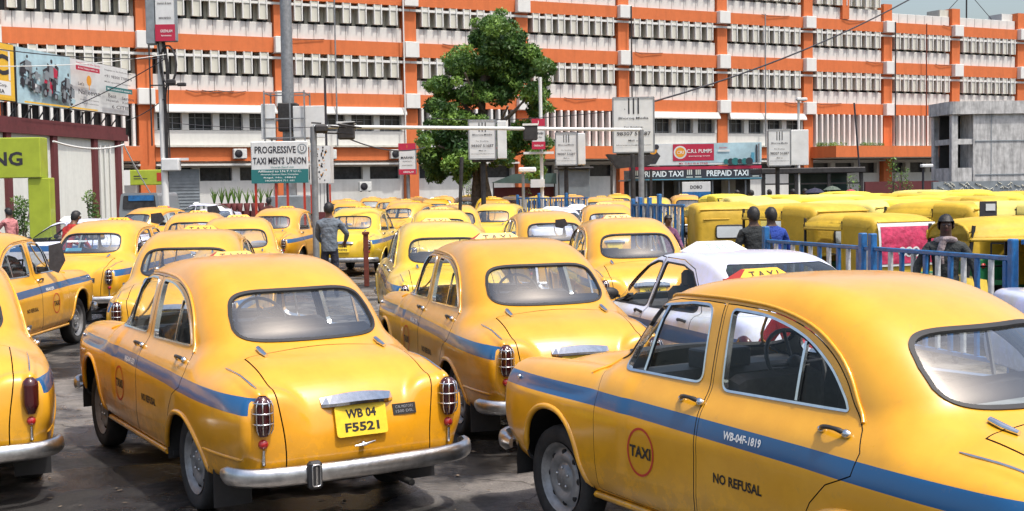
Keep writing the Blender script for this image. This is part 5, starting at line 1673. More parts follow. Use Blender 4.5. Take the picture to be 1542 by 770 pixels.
b.box((.38, .30, zat(258, 248, 50)+z_), (.70, .45, .50), 0, bev=.04); b.box((.8, .35, zat(258, 240, 50)+z_), (.5, .2, .1), 0); b.build('junction_box', [M['board_white']], e)
b = MB()
for k in range(7):
    x0_, x1_ = RNG.uniform(0, .3), RNG.uniform(.1, .45); b.tube(spline2([(x0_, .2, 0), (x0_+.15, .15, -1.2), (x1_, .15, -2.5), (x1_, .2, zat(258, 250, 50)+z_)], 4), .028, 5, 0)
for k in range(4): b.tube([(.42+math.cos(a)*.32, .1+k*.04, -.9+math.sin(a)*.75) for a in np.linspace(0, 2*PI, 15)[:-1]], .03, 5, 0, closed=True)
b.build('cable_loops', [M['dark_metal']], e)
b = MB(); b.seg((-.3, .1, zat(258, 128, 50)+z_), (1.0, .1, zat(258, 128, 50)+z_), .05, mi=0); b.box((.6, -.1, zat(258, 124, 50)+z_), (.3, .3, .2), 0, bev=.04); b.box((1.0, -.1, zat(258, 128, 50)+z_), (.35, .15, .14), 0, bev=.03); b.build('camera_bracket', [M['dark_metal']], e)

# prepaid taxi booth
BY = 66.; a_, b_ = span(948, 1147, BY); W = b_.x-a_.x
z2, z1, z0 = zat(1048, 216, BY), zat(1048, 250, BY), zat(1048, 269, BY)
els = [('r', .0, 0, .08, 1, 'sky_print'), ('r', .42, .12, 1, 1, 'sky_print'), ('p', [(.12, .1), (.20, .1), (.235, .45), (.20, .70), (.13, .62)], 'ink'), ('d', .18, .72, .22, 'leafy'), ('d', .205, .86, .14, 'ink'), ('r', .33, .22, .64, .97, 'crimson'), ('d', .385, .60, .34, 'board_white'), ('d', .385, .60, .26, 'leafy'), ('t', 'CRI', .385, .60, .14, 'white_print', .05), ('t', 'C.R.I. PUMPS', .53, .65, .17, 'white_print', .19, .02), ('t', 'pumping trust', .53, .42, .07, 'white_print', .16), ('t', 'MY C.R.I. IS A STAR', .485, .09, .09, 'crimson', .22),
       ('t', 'EASTERN', .71, .78, .07, 'crimson', .06), ('r', .67, .60, .76, .70, 'board_white'), ('r', .955, .1, .965, .9, 'ink'), ('r', .97, .1, .985, .95, 'grey_metal'), ('r', .92, .1, .945, .55, 'cyan')]+[('d', .73+.035*i, .16, .13+.03*(i % 3), 'ink' if i % 2 else 'teal') for i in range(6)]
e, W, H = board('prepaid_banner', a_, b_, z1+.02, z2, .15, [M['board_white']], els, 'pale blue pump advertisement with a red centre above the PREPAID TAXI strip', 'banner', back=M['board_grey'])
bo = empty('prepaid_booth', (a_.x, BY, 0), 0, label='taxi booking booth with a black strip lettered PREPAID TAXI twice', cat='booth')
b = MB(); b.box((W/2, .10, (z0+z1)/2), (W, .2, z1-z0-.02), 0); st_ = b.build('fascia', [M['ink']], bo)
b = MB(); b.add([(0, -.004, z1-.18), (W, -.004, z1-.18), (W, -.004, z1-.02), (0, -.004, z1-.02)], [(0, 1, 2, 3)], 0); b.build('printed_panel', [M['crimson']], st_)
for cx in (.25, .742):
    b = MB(); put_text(b, 'PREPAID TAXI', .30, lambda a, c: (cx*W+a, -.006, z0+(z1-z0)*.40+c), width=W*.315, bold=.02); b.build('lettering', [M['white_print']], st_)
for cx in (.045, .455, .52, .955):
    b = MB(); q = MB()
    for k in range(3): b.box((cx*W+(k-1)*.10, -.006, z0+(z1-z0)*.5), (.06, .006, .26), 0)
    b.box((cx*W, -.006, z0+.08), (.34, .006, .05), 0); b.build('emblem', [M['fin']], st_)
b = MB(); b.box((W/2, 2.2, z0-.05), (W+.4, 4.6, .08), 0); b.box((W/2, -.25, z0-.03), (W+.2, .5, .05), 1); b.build('roof', [M['grey_metal'], M['cyan']], bo)
for i in range(9):
    b = MB(); b.seg((W*i/8, -.1, 0), (W*i/8, -.1, z0-.1), .08, mi=0); b.build('post', [M['grey_metal']], bo)
b = MB(); b.box((W/2, 3.2, 1.4), (W, .1, 2.8), 0); b.build('back_wall', [M['win_dark']], bo)
for i in (1, 3, 4, 6):
    b = MB(); b.box((W*(i+.5)/8, 2.6, 1.1), (W/9, .1, 2.2), 0); b.build('counter_panel', [M['board_grey' if i % 2 else 'fin']], bo)
els = [('r', 0, 0, 1, .35, 'blue_rail'), ('t', 'DOBO', .5, .66, .22, 'ink', .42, .02)]
pa_, pb_ = span(1027, 1070, BY-.5); board('hanging_banner', pa_, pb_, zat(1048, 297, BY), zat(1048, 274, BY), .03, [M['board_white']], els, 'small white and blue banner hanging under the PREPAID TAXI strip', 'banner')
# dark awning left of it
e = empty('dark_awning', (at(915, 280, 64).x, 64, 0), 0, label='small dark awning on thin posts below the largest media board', cat='awning')
b = MB(); b.prism([(0, zat(930, 232, 64)), (2.5, zat(930, 236, 64)), (2.1, zat(930, 250, 64)), (.6, zat(930, 254, 64))], -.2, 1.6, 0, lambda a, c, d: (a, d, c)); b.build('roof', [M['dark_metal']], e)
for x_ in (.2, 2.2):
    b = MB(); b.seg((x_, 0, 0), (x_, 0, 2.8), .12, mi=0); b.build('post', [M['dark_metal']], e)
# green tarpaulin stall under the tree
e = empty('tarpaulin_stall', (at(740, 280, 66).x, 66, 0), 0, label='green tarpaulin stall with dark red lower panel under the tree', cat='stall')
gm = new_mat('green tarpaulin', (.07, .12, .105), .6, noise=(2, .3))
zt_ = zat(780, 262, 66); w_ = 3.4
b = MB(); b.prism([(0, zt_-.45), (1.2, zt_), (w_, zt_), (w_, zt_-.55)], 0, 2.2, 0, lambda a, c, d: (a, d, c)); b.build('canopy', [gm], e)
b = MB(); b.box((w_/2, .6, 1.0), (w_-.2, .1, 2.0), 0); b.build('panel', [M['maroon']], e)
for x_ in (.1, w_-.1):
    b = MB(); b.seg((x_, .1, 0), (x_, .1, zt_-.4), .07, mi=0); b.build('post', [M['dark_metal']], e)
e = empty('dark_kiosk', (at(842, 280, 66).x, 66, 0), 0, label='dark grey kiosk behind the boards right of the tree', cat='kiosk')
b = MB(); b.box((.8, .8, 1.45), (1.6, 1.6, 2.9), 0, bev=.03); b.build('body', [M['board_grey']], e)
b = MB(); b.box((.8, .7, 2.95), (2.0, 2.0, .1), 0, bev=.03); b.build('roof', [M['dark_metal']], e)
# black shelter frame on the right
e = empty('shelter', (at(1150, 280, 60).x, 60, 0), 0, label='black flat-roofed shelter frame with dark glass behind the rickshaw roofs', cat='shelter')
zt_ = zat(1220, 257, 60); w_ = at(1297, 280, 60).x-e.location.x
b = MB(); b.box((w_/2, 1.2, zt_), (w_+.3, 2.8, .26), 0, bev=.03); b.build('roof', [M['dark_metal']], e)
for i in range(4):
    b = MB(); b.seg((w_*i/3, 0, 0), (w_*i/3, 0, zt_), .14, mi=0); b.build('post', [M['dark_metal']], e)
b = MB(); b.seg((0, 0, zt_-.62), (w_, 0, zt_-.62), .07, mi=0); b.build('rail', [M['dark_metal']], e)
b = MB(); b.box((w_*.67, 2.2, 1.3), (w_*.62, .06, 2.4), 0); b.build('back_panel', [new_mat('green black glass', (.02, .05, .05), .2)], e)
# unfinished concrete block on the right
CY = 62.; DEP = 2.6
x0 = at(1433, 280, CY).x; zt_ = zat(1450, 153, CY)
e = empty('concrete_block', (x0, CY, 0), R(3), label='bare unfinished concrete building with dark window openings at the right edge', cat='building')
xw = [at(p, 280, CY).x-x0 for p in (1433, 1443, 1466, 1560)]
za = [zat(1445, p, CY) for p in (300, 253, 217, 210, 174)]
b = MB(); b.box((xw[2]+4.5, DEP/2, (zt_-.45)/2), (9., DEP, zt_-.45), 0); b.build('wall', [M['concrete']], e)
b = MB(); b.box((xw[2]/2, DEP*.62, (zt_-.45)/2), (xw[2]-.05, .12, zt_-.5), 0); b.build('opening_shade', [M['dark']], e)  # near-black sheet behind the openings, painting in the shade inside them
b = MB(); b.prism(round_poly([(-.18, -.16), (9.2, -.16), (9.2, DEP+.3), (-.18, DEP+.3)], .5, 5), zt_-.62, zt_, 0); b.build('roof', [M['concrete']], e)
for (xa, xb, ya, yb) in ((0, xw[1]-.02, 0, .3), (0, .25, DEP-.35, DEP)):
    b = MB(); b.box(((xa+xb)/2, (ya+yb)/2, (zt_-.63)/2), (xb-xa, yb-ya, zt_-.63), 0); b.build('column', [M['concrete']], e)
for z0_, z1_ in ((0, za[1]), (za[2]-.02, za[3]+.02)):
    b = MB(); b.box((xw[2]/2+.05, .22, (z0_+z1_)/2), (xw[2]-.12, .36, z1_-z0_), 0); b.box((.12, DEP/2, (z0_+z1_)/2), (.20, DEP-.8, z1_-z0_), 0); b.build('beam', [M['concrete']], e)
for k in range(4):
    b = MB(); b.box((xw[2]+.9+1.7*k, -.008, zt_*.46), (.03, .02, zt_*.88), 0); b.build('formwork_joint', [M['board_grey']], e)
for z_ in (za[3]-.1, za[1]-.35):
    b = MB(); b.box((xw[2]+4.4, -.014, z_), (8.6, .03, .05), 0); b.build('formwork_joint', [M['board_grey']], e)
# low brown wall and grey painted wall
p0, p1 = at(1302, 280, 58), at(1412, 280, 58)
b = MB(); b.box(((p0.x+p1.x)/2, 58, 1.0), (p1.x-p0.x, .25, 2.0), 0)
b.build('brown_wall', [M['maroon']], label='low brown wall below the orange canopy with dry plants before it', cat='wall')
p0, p1 = at(1404, 280, 54), at(1620, 280, 54)
b = MB(); b.box(((p0.x+p1.x)/2, 54, .98), (p1.x-p0.x, .25, 1.95), 0); gw = b.build('painted_wall', [M['board_grey']], label='low grey wall with pale scribbled pattern before the concrete building', cat='wall')
b = MB()
for k in range(60):
    x_, z_ = RNG.uniform(p0.x+.1, p1.x-.2), RNG.uniform(1.5, 1.86); q = RNG.uniform(.06, .16); a = RNG.uniform(0, 3)
    b.tube([(x_, 53.86, z_), (x_+q*math.cos(a), 53.86, z_+q*.6), (x_+q, 53.86, z_-q*.3)], .018, 4, 0)
b.build('scribbles', [M['fin']], gw, kind='stuff')
# rooftop antenna
e = empty('antenna', on_fac(46.3, 15.9, -1.5), 0, label='thin lattice antenna on the station roof at the top right', cat='antenna')
b = MB(); b.tube([(0, 0, 0), (0, 0, 4.2)], .07, 6, 0); b.build('mast', [M['dark_metal']], e)
for z_ in (2.2, 2.6, 3.0):
    b = MB(); b.seg((-.5, 0, z_), (.5, 0, z_), .06, mi=0); b.build('crossbar', [M['dark_metal']], e)
b = MB(); b.tube([(0, 0, 2.8), (-2.6, 0, 0)], .03, 4, 0); b.tube([(0, 0, 2.8), (2.4, 0, 0)], .03, 4, 0); b.build('guy_wire', [M['dark_metal']], e)
# street lamp posts
def thin(px, y0, Y, lab, r=.05, mat='dark_metal', lamp=False, lean=0):
    p = at(px, 280, Y); zt_ = zat(px, y0, Y); e = empty('post', (p.x, Y, 0), 0, label=lab, cat='post')
    b = MB(); b.tube([(0, 0, 0), (lean, 0, zt_)], r, 10, 0); b.build('shaft', [M[mat]], e)
    if lamp:
        b = MB(); b.box((.12, -.1, zt_), (.5, .3, .14), 0, bev=.03); b.build('lamp_head', [M['board_white']], e)
    return e
thin(688, 237, 33, 'thin dark post rising between the taxis in front of the tree', .05, 'dark_metal', lean=.14)
thin(788, 256, 36, 'slim grey post with a small white lamp right of the tree trunk', .045, 'grey_metal', True)
thin(953, 232, 40, 'dark post beside the right leg of the height barrier', .07, 'dark_metal')
thin(493, 118, 54, 'very tall thin black pole right of the union board', .05, 'ink')
thin(1203, 150, 60, 'white lamp pole above the media board on the right', .06, 'fin_edge', True)
thin(1390, 250, 55, 'short dark post with a tilted flood lamp before the brown wall', .05, 'ink', True)
thin(1300, 155, 70, 'leaning dark pole in front of the tall blades', .05, 'ink', lean=-.5)
for (px, y1, Y, lab) in ((549, 440, 0, ''),): pass
rp = at(549, 280, 26.5)
b = MB(); b.box((0, 0, .55), (.10, .10, 1.1), 0, bev=.01); b.box((0, 0, 1.12), (.14, .14, .06), 0, bev=.01); b.build('bollard', [M['rust']], None, (rp.x, 26.5, 0), label='rusty red square post behind the grey-shirted man', cat='bollard')

# tree --------------------------------------------------------------
def leaf_mesh(name, centres, mat, n, size, spread):
    vs = []; fs = []
    for (c, r) in centres:
        m = int(n*r*r*1.7)
        for k in range(m):
            d = RNG.normal(size=3); d /= np.linalg.norm(d); rr = r*(.55+.5*RNG.rand()**.6)
            p = np.array(c)+d*rr*np.array([1, 1, .72])
            u = RNG.normal(size=3)*.5+np.array([0, 0, -.2]); u /= np.linalg.norm(u)
            nrm = d*.7+RNG.normal(size=3)*.6+np.array([0, 0, .5]); v = np.cross(u, nrm); v /= (np.linalg.norm(v)+1e-9)
            s = size*RNG.uniform(.6, 1.3)
            o = len(vs); vs += [tuple(p-u*s), tuple(p+v*s*.42), tuple(p+u*s), tuple(p-v*s*.42)]; fs.append((o, o+1, o+2, o+3))
    me = bpy.data.meshes.new(name); me.from_pydata(vs, [], fs); me.materials.append(mat); me.update(); return me
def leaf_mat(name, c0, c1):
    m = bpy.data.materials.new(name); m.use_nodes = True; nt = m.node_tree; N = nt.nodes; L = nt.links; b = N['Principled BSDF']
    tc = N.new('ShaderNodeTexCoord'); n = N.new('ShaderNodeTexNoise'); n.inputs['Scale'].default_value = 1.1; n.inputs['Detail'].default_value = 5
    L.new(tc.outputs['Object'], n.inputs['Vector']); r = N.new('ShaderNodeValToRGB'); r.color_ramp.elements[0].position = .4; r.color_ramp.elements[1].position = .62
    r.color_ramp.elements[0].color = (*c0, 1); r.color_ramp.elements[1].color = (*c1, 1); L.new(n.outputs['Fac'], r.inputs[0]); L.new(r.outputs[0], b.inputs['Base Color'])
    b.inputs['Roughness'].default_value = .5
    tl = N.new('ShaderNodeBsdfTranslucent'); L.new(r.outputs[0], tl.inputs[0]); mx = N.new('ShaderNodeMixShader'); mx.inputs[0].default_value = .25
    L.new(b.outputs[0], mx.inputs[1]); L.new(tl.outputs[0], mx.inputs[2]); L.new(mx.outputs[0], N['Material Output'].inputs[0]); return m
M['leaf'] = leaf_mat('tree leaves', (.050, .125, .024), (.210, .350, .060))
M['leaf_dark'] = leaf_mat('darker tree leaves', (.035, .090, .020), (.110, .210, .040))  # darker green for some of the leaf clusters
M['bark'] = new_mat('grey brown bark', (.11, .085, .065), .9, noise=(6, .5), bump=(12, .7, .05))
TY = 58.
tx = at(735, 280, TY).x
e = empty('broad_tree', (tx, TY, 0), 0, label='tall dense green tree with forked dark trunk standing before the station front', cat='tree')
def tp(px, py, dy=0): p = at(px, py, TY+dy); return (p.x-tx, dy, p.z)
b = MB()
b.tube(spline2([(0, 0, 0), (-.05, 0, 1.6), (-.25, 0, 3.2), tp(728, 120), tp(742, 60)], 4), [.24]*5+[.20]*4+[.16]*4+[.10]*4, 10, 0)
b.tube(spline2([(-.6, .3, 0), (-.55, .3, 1.8), tp(718, 200, .3), tp(690, 140, .3)], 4), [.24]*5+[.2]*4+[.10]*4, 8, 0)
b.build('trunk', [M['bark']], e)
limbs = [(700, 110, -.6), (780, 90, .4), (800, 140, -.5), (670, 175, .4), (790, 60, .8), (735, 40, 0), (660, 220, -.6), (790, 230, .5), (690, 90, 1.0), (765, 160, -1.)]
for (px, py, dy) in limbs:
    b = MB(); s_ = tp(730, min(230, py+60)); q = tp(px, py, dy*2); mid = ((s_[0]+q[0])/2, (s_[1]+q[1])/2, (s_[2]+q[2])/2-.2)
    b.tube(spline2([s_, mid, q], 4), [.12]*3+[.09]*3+[.05]*3, 6, 0); b.build('limb', [M['bark']], e)
cl = []
blobs = [(725, 225, 20), (745, 205, 22), (712, 250, 14), (755, 240, 16), (742, 38, 26), (722, 62, 24), (765, 60, 28), (700, 100, 30), (745, 95, 32), (790, 82, 26), (812, 100, 20), (668, 132, 24), (705, 145, 28), (755, 140, 26), (800, 138, 28), (660, 160, 18), (690, 178, 24), (668, 205, 26), (690, 222, 26), (718, 195, 22), (650, 232, 16), (812, 165, 18), (790, 200, 24), (815, 215, 18), (800, 240, 20), (640, 212, 16), (656, 262, 15), (702, 236, 26), (676, 248, 20), (640, 238, 14), (806, 258, 14), (668, 180, 24), (770, 215, 22), (700, 250, 14), (745, 70, 24), (695, 268, 10), (690, 240, 18), (660, 250, 12), (780, 110, 24), (733, 118, 26)]
for (px, py, r_) in blobs:
    for q in range(3):
        p = tp(px+RNG.uniform(-6, 6), py+RNG.uniform(-5, 5), RNG.uniform(-1.6, 1.6)); cl.append((p, r_*TY/1900*RNG.uniform(.70, 1.02)))
    for q in range(3):
        a = RNG.uniform(0, 6.3); p = tp(px+math.cos(a)*r_*.95, py+math.sin(a)*r_*.8, RNG.uniform(-1.5, 1.5)); cl.append((p, r_*TY/1900*.42))
link('crown', leaf_mesh('crown', cl[::3]+cl[1::3], M['leaf'], 760, .098, 1), e); link('darker_crown', leaf_mesh('darker_crown', cl[2::3], M['leaf_dark'], 800, .11, 1), e)
# small plants
def bush(px, Y, zt_, w_, lab, seed=0, dry=False, cat='plant'):
    p = at(px, 280, Y); e = empty('shrub', (p.x, Y, 0), 0, label=lab, cat=cat)
    b = MB()
    for k in range(5): b.tube([(RNG.uniform(-.1, .1), RNG.uniform(-.1, .1), 0), (RNG.uniform(-w_, w_)*.5, RNG.uniform(-.2, .2), zt_*RNG.uniform(.7, 1))], [.03, .01], 5, 0)
    b.build('stem', [M['bark']], e)
    cs = [((RNG.uniform(-w_, w_)*.5*(1.1-z_/zt_), RNG.uniform(-.2, .2), z_), w_*.32) for z_ in np.linspace(zt_*.25, zt_*.95, 9)]
    link('foliage', leaf_mesh('foliage', cs, M['leaf'], 240 if dry else 900, .06, 1), e)
bush(30, 50, 1.9, .9, 'dark conical shrub beside the lime green post at the cream wall')
bush(136, 52, 2.1, .75, 'pointed dark shrub growing against the cream wall')
bush(1285, 57, 2.3, .8, 'thin leafy plant under the right canopy', dry=True)
bush(1345, 56, 3.0, .9, 'tall straggly plant before the brown wall', dry=True)
bush(1362, 56, 2.6, .8, 'second straggly plant before the brown wall, nearer the concrete building', dry=True)
bush(795, 60, 1.9, .5, 'small palm-like plant between the tarpaulin and the boards', dry=True)
bush(705, 63, 2.6, .9, 'little pale-stemmed tree left of the big trunk', dry=True, cat='tree')
cs = [((RNG.uniform(27.6, 35)*1., -.6, 5.0), .28) for k in range(18)]
o = link('ledge_plants', leaf_mesh('ledge_plants', cs, M['leaf'], 500, .07, 1), ST)
# wires --------------------------------------------------------------
def wire(pts, lab, r=.018, mat='ink'):
    P_ = [Vector(p) for p in pts]; out = []
    for i in range(len(P_)-1):
        a, c = P_[i], P_[i+1]; L_ = (c-a).length
        for k in range(12): t = k/12; q = a.lerp(c, t); q.z -= .02*L_*4*t*(1-t); out.append(q)
    out.append(P_[-1]); b = MB(); b.tube(out, r, 5, 0); b.build('wire', [M[mat]], None, label=lab, cat='wire', group='overhead wires')
wire([at(940, 165, 46), at(1372, -2, 60)], 'long black wire rising to the top right corner of the sky', .035)
wire([at(-5, 74, 45), at(250, 88, 50)], 'upper wire crossing over the yellow and pale billboards', .02)
wire([at(-5, 100, 45), at(250, 82, 50)], 'wire crossing the letter C of the yellow billboard', .016, 'fin_edge')
wire([at(80, 213, 36.2), at(186, 218, 45)], 'white cable from the lime green gate along the cream wall', .03, 'fin_edge')
wire([at(186, 217, 45), at(226, 290, 47)], 'white cable dropping steeply beside the orange canopy', .025, 'fin_edge')
wire([at(100, 165, 52), at(250, 88, 50)], 'black wire slanting up from the billboard to the cable-hung pole', .02)
wire([at(190, 182, 55), at(248, 148, 50)], 'black wire from the hall roof to the pole camera', .02)
wire([at(255, 185, 50), at(500, 190, 54)], 'thin wire level in front of the first floor windows', .014)
wire([at(520, 207, 30), at(640, 222, 40)], 'loose wire hanging from the height barrier', .018)
wire([at(940, 165, 46), at(640, 178, 52)], 'thin wire passing behind the tree crown', .014)

# lime hoarding and dark van at the end of the hall
hy = 66.; a_, b_ = span(187, 246, hy)
els = [('r', .0, .0, .16, 1, 'white_print'), ('r', .25, .55, .45, .62, 'ink'), ('r', .25, .40, .6, .45, 'ink'), ('r', .84, .25, 1, .8, 'sign_red')]
board('hoarding', a_, b_, zat(215, 279, hy), zat(215, 256, hy), .12, [M['lime']], els, 'small lime green hoarding below the orange canopy at the end of the cream hall', 'sign')
vx = at(209, 280, 60).x
e = empty('parked_van', (vx, 60, 0), 0, label='dark grey van with a blue strip, parked nose-on at the end of the hall', cat='van')
vp = round_poly([(-.95, .35), (.95, .35), (.98, 1.15), (.86, 2.02), (-.86, 2.02), (-.98, 1.15)], [.12, .12, .1, .18, .18, .1], 4)
b = MB(); b.prism(vp, 0, 3.6, 0, lambda a, c, d: (a, d, c)); b.build('body', [new_mat('grey van paint', (.22, .25, .27), .4, coat=.5)], e)
b = MB(); b.prism(round_poly([(-.80, 1.25), (.80, 1.25), (.74, 1.90), (-.74, 1.90)], .08, 3), -.03, 0, 0, lambda a, c, d: (a, d, c)); b.build('windscreen', [M['win_glass']], e)
b = MB(); b.box((.1, -.04, 1.78), (1.2, .03, .26), 0); b.build('route_strip', [M['blue_rail']], e)
for s_ in (-.75, .75):
    b = MB(); b.lathe([(.16, -.11), (.30, -.11), (.33, 0), (.30, .11)], (s_, .6, .33), 'x', 18, 0); b.build('wheel', [M['tyre']], e)
    b = MB(); b.ball((s_*.85, -.02, .85), .12, 0, 10, 6, (1, .4, .8)); b.build('headlight', [M['lens_clear']], e)
# spiky potted plants along the ground floor wall
for k, px in enumerate((322, 333, 343, 352, 360, 371, 382, 392, 403)):
    p = at(px, 280, 72); e = empty('potted_plant', (p.x, 72, 0), 0, label='dark spiky plant in the row along the white wall left of the union board', cat='plant', group='spiky plants along the white wall')
    b = MB(); b.lathe([(.14, 0), (.20, .42), (.17, .44)], (0, 0, .9), 'z', 10, 0); b.box((0, 0, .45), (.5, .3, .9), 0); b.build('pot', [M['maroon']], e)
    b = MB()
    for q in range(9):
        a = RNG.uniform(-.7, .7); l_ = RNG.uniform(.5, 1.0); b.tube([(0, 0, 1.3), (math.sin(a)*l_*.25, RNG.uniform(-.1, .1), 1.3+l_*.6), (math.sin(a)*l_*.6, RNG.uniform(-.15, .15), 1.3+l_)], [.035, .03, .006], 4, 0)
    b.build('leaves', [M['leaf']], e)
# ------------------------------------------------------------------ people
M['skin'] = new_mat('brown skin', (.16, .075, .042), .55)
M['skin_dark'] = new_mat('dark brown skin', (.075, .036, .022), .55)
M['hair'] = new_mat('black hair', (.010, .009, .009), .55, bump=(60, .5, .01))
def cloth(name, c, n=.2): return new_mat(name, c, .85, noise=(9, n), bump=(11, 1.0, .05))
def person(name_lab, x, y, facing, h=1.68, shirt=(.2, .22, .24), trousers=(.02, .025, .045), arms=((.12, .05), (.12, .05)), lean=0., sleeve='long', sit=False, z=0., skin='skin', look=0., cap=None, group=None):
    """facing: degrees, 0 looks along +Y (away from the camera).  arms: (forward, out) bend for left and right"""
    S = h/1.70
    P = empty('person', (x, y, z), R(facing), label=name_lab, cat='person', group=group)
    V = []; E = []; Rr = []; Cl = []
    def nd(p, r, c, par=None):
        V.append(Vector(p)*S); Rr.append((r[0]*S, r[1]*S) if isinstance(r, tuple) else (r*S, r*S)); Cl.append(c)
        if par is not None: E.append((par, len(V)-1))
        return len(V)-1
    hip = .92 if not sit else .50
    fw = lambda zz: lean*(zz-hip)*1.0          # forward shift (+Y)
    pel = nd((0, 0, hip), (.172, .122), 't')
    wst = nd((0, fw(hip+.14), hip+.14), (.165, .112), 's', pel)
    ch = nd((0, fw(hip+.34), hip+.34), (.195, .128), 's', wst)
    sh = nd((0, fw(hip+.48), hip+.475), (.16, .105), 's', ch)
    nk = nd((0, fw(hip+.56)+.005, hip+.56), .058, 'k', sh)
    hb = nd((0, fw(hip+.62)+.02, hip+.635), (.068, .075), 'k', nk)
    hm = nd((0, fw(hip+.70)+.02, hip+.70), (.078, .095), 'k', hb)
    ht = nd((0, fw(hip+.77)+.01, hip+.765), (.062, .072), 'k', hm)
    for s, (af, ao) in ((-1, arms[0]), (1, arms[1])):
        a0 = nd((s*.180, fw(hip+.46), hip+.455), .070, 's', sh)
        up = Vector((s*(.03+ao*.5), fw(hip+.3)*0+af*.25, -.27)).normalized()*.28
        el = Vector((s*.185, fw(hip+.46), hip+.455))+up
        m1 = Vector((s*.175, fw(hip+.46), hip+.46)).lerp(el, .5)
        a1 = nd(m1, .064, 's' , a0); a2 = nd(el, .054, 's' if sleeve == 'long' else 'k', a1)
        lo = Vector((-s*(.25 if af > .5 else .0)+s*ao*.2, .06+af*.9, -.9+af*.65)).normalized()*.25
        wr = el+lo
        a3 = nd(el.lerp(wr, .5), .045, 's' if sleeve == 'long' else 'k', a2); a4 = nd(wr, .026, 'k', a3)
        d = lo.normalized(); hand = nd(wr+d*.075, (.040, .022), 'k', a4)
        sd = d.cross(Vector((0, 1, .2))).normalized()
        for k in range(4):
            off = sd*(k-1.5)*.019; L_ = (.065, .075, .072, .055)[k]
            f1 = nd(wr+d*.10+off, .0085, 'k', hand); nd(wr+d*(.10+L_*.6)+off+Vector((0, .012, 0)), .0078, 'k', f1); f2 = len(V)-1
            nd(wr+d*(.10+L_)+off*.9+Vector((0, .03, 0)), .0065, 'k', f2)
        t1 = nd(wr+d*.04-sd*.038+Vector((0, .012, 0)), .0095, 'k', a4); nd(wr+d*.085-sd*.048+Vector((0, .025, 0)), .008, 'k', t1)
    for s in (-1, 1):
        if sit:
            h0 = nd((s*.09, .05, hip-.02), .085, 't', pel); kn = nd((s*.11, .42, hip+.02), .065, 't', h0); sn = nd((s*.11, .44, hip-.22), .052, 't', kn); an = nd((s*.11, .42, .08), .036, 'f', sn); nd((s*.11, .56, .04), (.036, .026), 'f', an)
        else:
            h0 = nd((s*.088, 0, hip-.10), .088, 't', pel); th = nd((s*.095, .01, hip-.28), .078, 't', h0); kn = nd((s*.10, .015, .48), .062, 't', th)
            sn = nd((s*.105, -.005, .28), .058, 't', kn); an = nd((s*.11, -.015, .085), .045, 't', sn); he = nd((s*.11, -.02, .045), .035, 'f', an); nd((s*.12, .13, .03), (.038, .024), 'f', he)
    me = bpy.data.meshes.new('figure'); me.from_pydata([tuple(v) for v in V], E, [])
    o = bpy.data.objects.new('figure', me); COL.objects.link(o)
    sk = o.modifiers.new('skin', 'SKIN'); sk.use_smooth_shade = True; sk.branch_smoothing = .4
    for i, sv in enumerate(me.skin_vertices[0].data):
        sv.radius = Rr[i]; sv.use_root = (i == 0)
    ss = o.modifiers.new('sub', 'SUBSURF'); ss.levels = 2; ss.render_levels = 2
    dg = bpy.context.evaluated_depsgraph_get(); ev = o.evaluated_get(dg)
    m2 = bpy.data.meshes.new_from_object(ev)
    bpy.data.objects.remove(o)
    mats = [cloth('shirt', shirt), cloth('trousers', trousers), M[skin], M['rubber']]
    m2.materials.clear()
    for m in mats: m2.materials.append(m)
    ci = {'s': 0, 't': 1, 'k': 2, 'f': 3}
    A = np.array([tuple(V[a]) for a, b in E]); B = np.array([tuple(V[b]) for a, b in E])
    for p in m2.polygons:
        c = np.array(p.center); D = B-A; t = np.clip(((c-A)*D).sum(1)/((D*D).sum(1)+1e-9), 0, 1)
        q = ((c-(A+D*t[:, None]))**2).sum(1); k = int(q.argmin())
        p.material_index = ci[Cl[E[k][1]] if t[k] > .5 else Cl[E[k][0]]]; p.use_smooth = True
    b = bpy.data.objects.new('body', m2); COL.objects.link(b); b.parent = P
    # hair, ears, face
    hc = V[hm]; hb_ = MB()
    prof = [(math.sin(a), -math.cos(a)) for a in np.linspace(PI*.36, PI, 9)]
    vs = []; n = 16
    for (rr, hh) in prof:
        for k in range(n):
            a = 2*PI*k/n; fr = math.sin(a)
            zz = hh if not (fr > .3 and hh < .25) else max(hh, .28)
            bk = -.45*max(0, -fr)*max(0, .4-hh); jr = RNG.uniform(.96, 1.06)
            vs.append((hc.x+math.cos(a)*rr*jr*.094*S, hc.y+math.sin(a)*rr*jr*.112*S-.006, hc.z+.018*S+(zz+bk)*jr*.114*S))
    hb_.add(vs, [(i*n+k, i*n+(k+1) % n, (i+1)*n+(k+1) % n, (i+1)*n+k) for i in range(8) for k in range(n)], 0, True)
    hb_.build('hair' if not cap else 'cap', [cap or M['hair']], P)
    fb_ = MB()
    for s in (-1, 1): fb_.ball((hc.x+s*.086*S, hc.y-.005, hc.z-.01), .024*S, 0, 8, 6, (.4, .7, 1.1))
    fb_.build('ear', [M[skin]], P)
    fb_ = MB(); fb_.ball((hc.x, hc.y+.098*S, hc.z-.018*S), .018*S, 0, 8, 6, (.8, 1., 1.4)); fb_.build('nose', [M[skin]], P)
    for s in (-1, 1):
        fb_ = MB(); fb_.ball((hc.x+s*.030*S, hc.y+.088*S, hc.z+.008*S), .011*S, 0, 8, 6, (1.2, .6, .7)); fb_.build('eye', [M['ink']], P)
    fb_ = MB(); fb_.ball((hc.x, hc.y+.088*S, hc.z-.052*S), .014*S, 0, 8, 6, (1.6, .5, .45)); fb_.build('mouth', [M['maroon']], P)
    # collar and shirt hem
    cb = MB(); nz = V[nk]
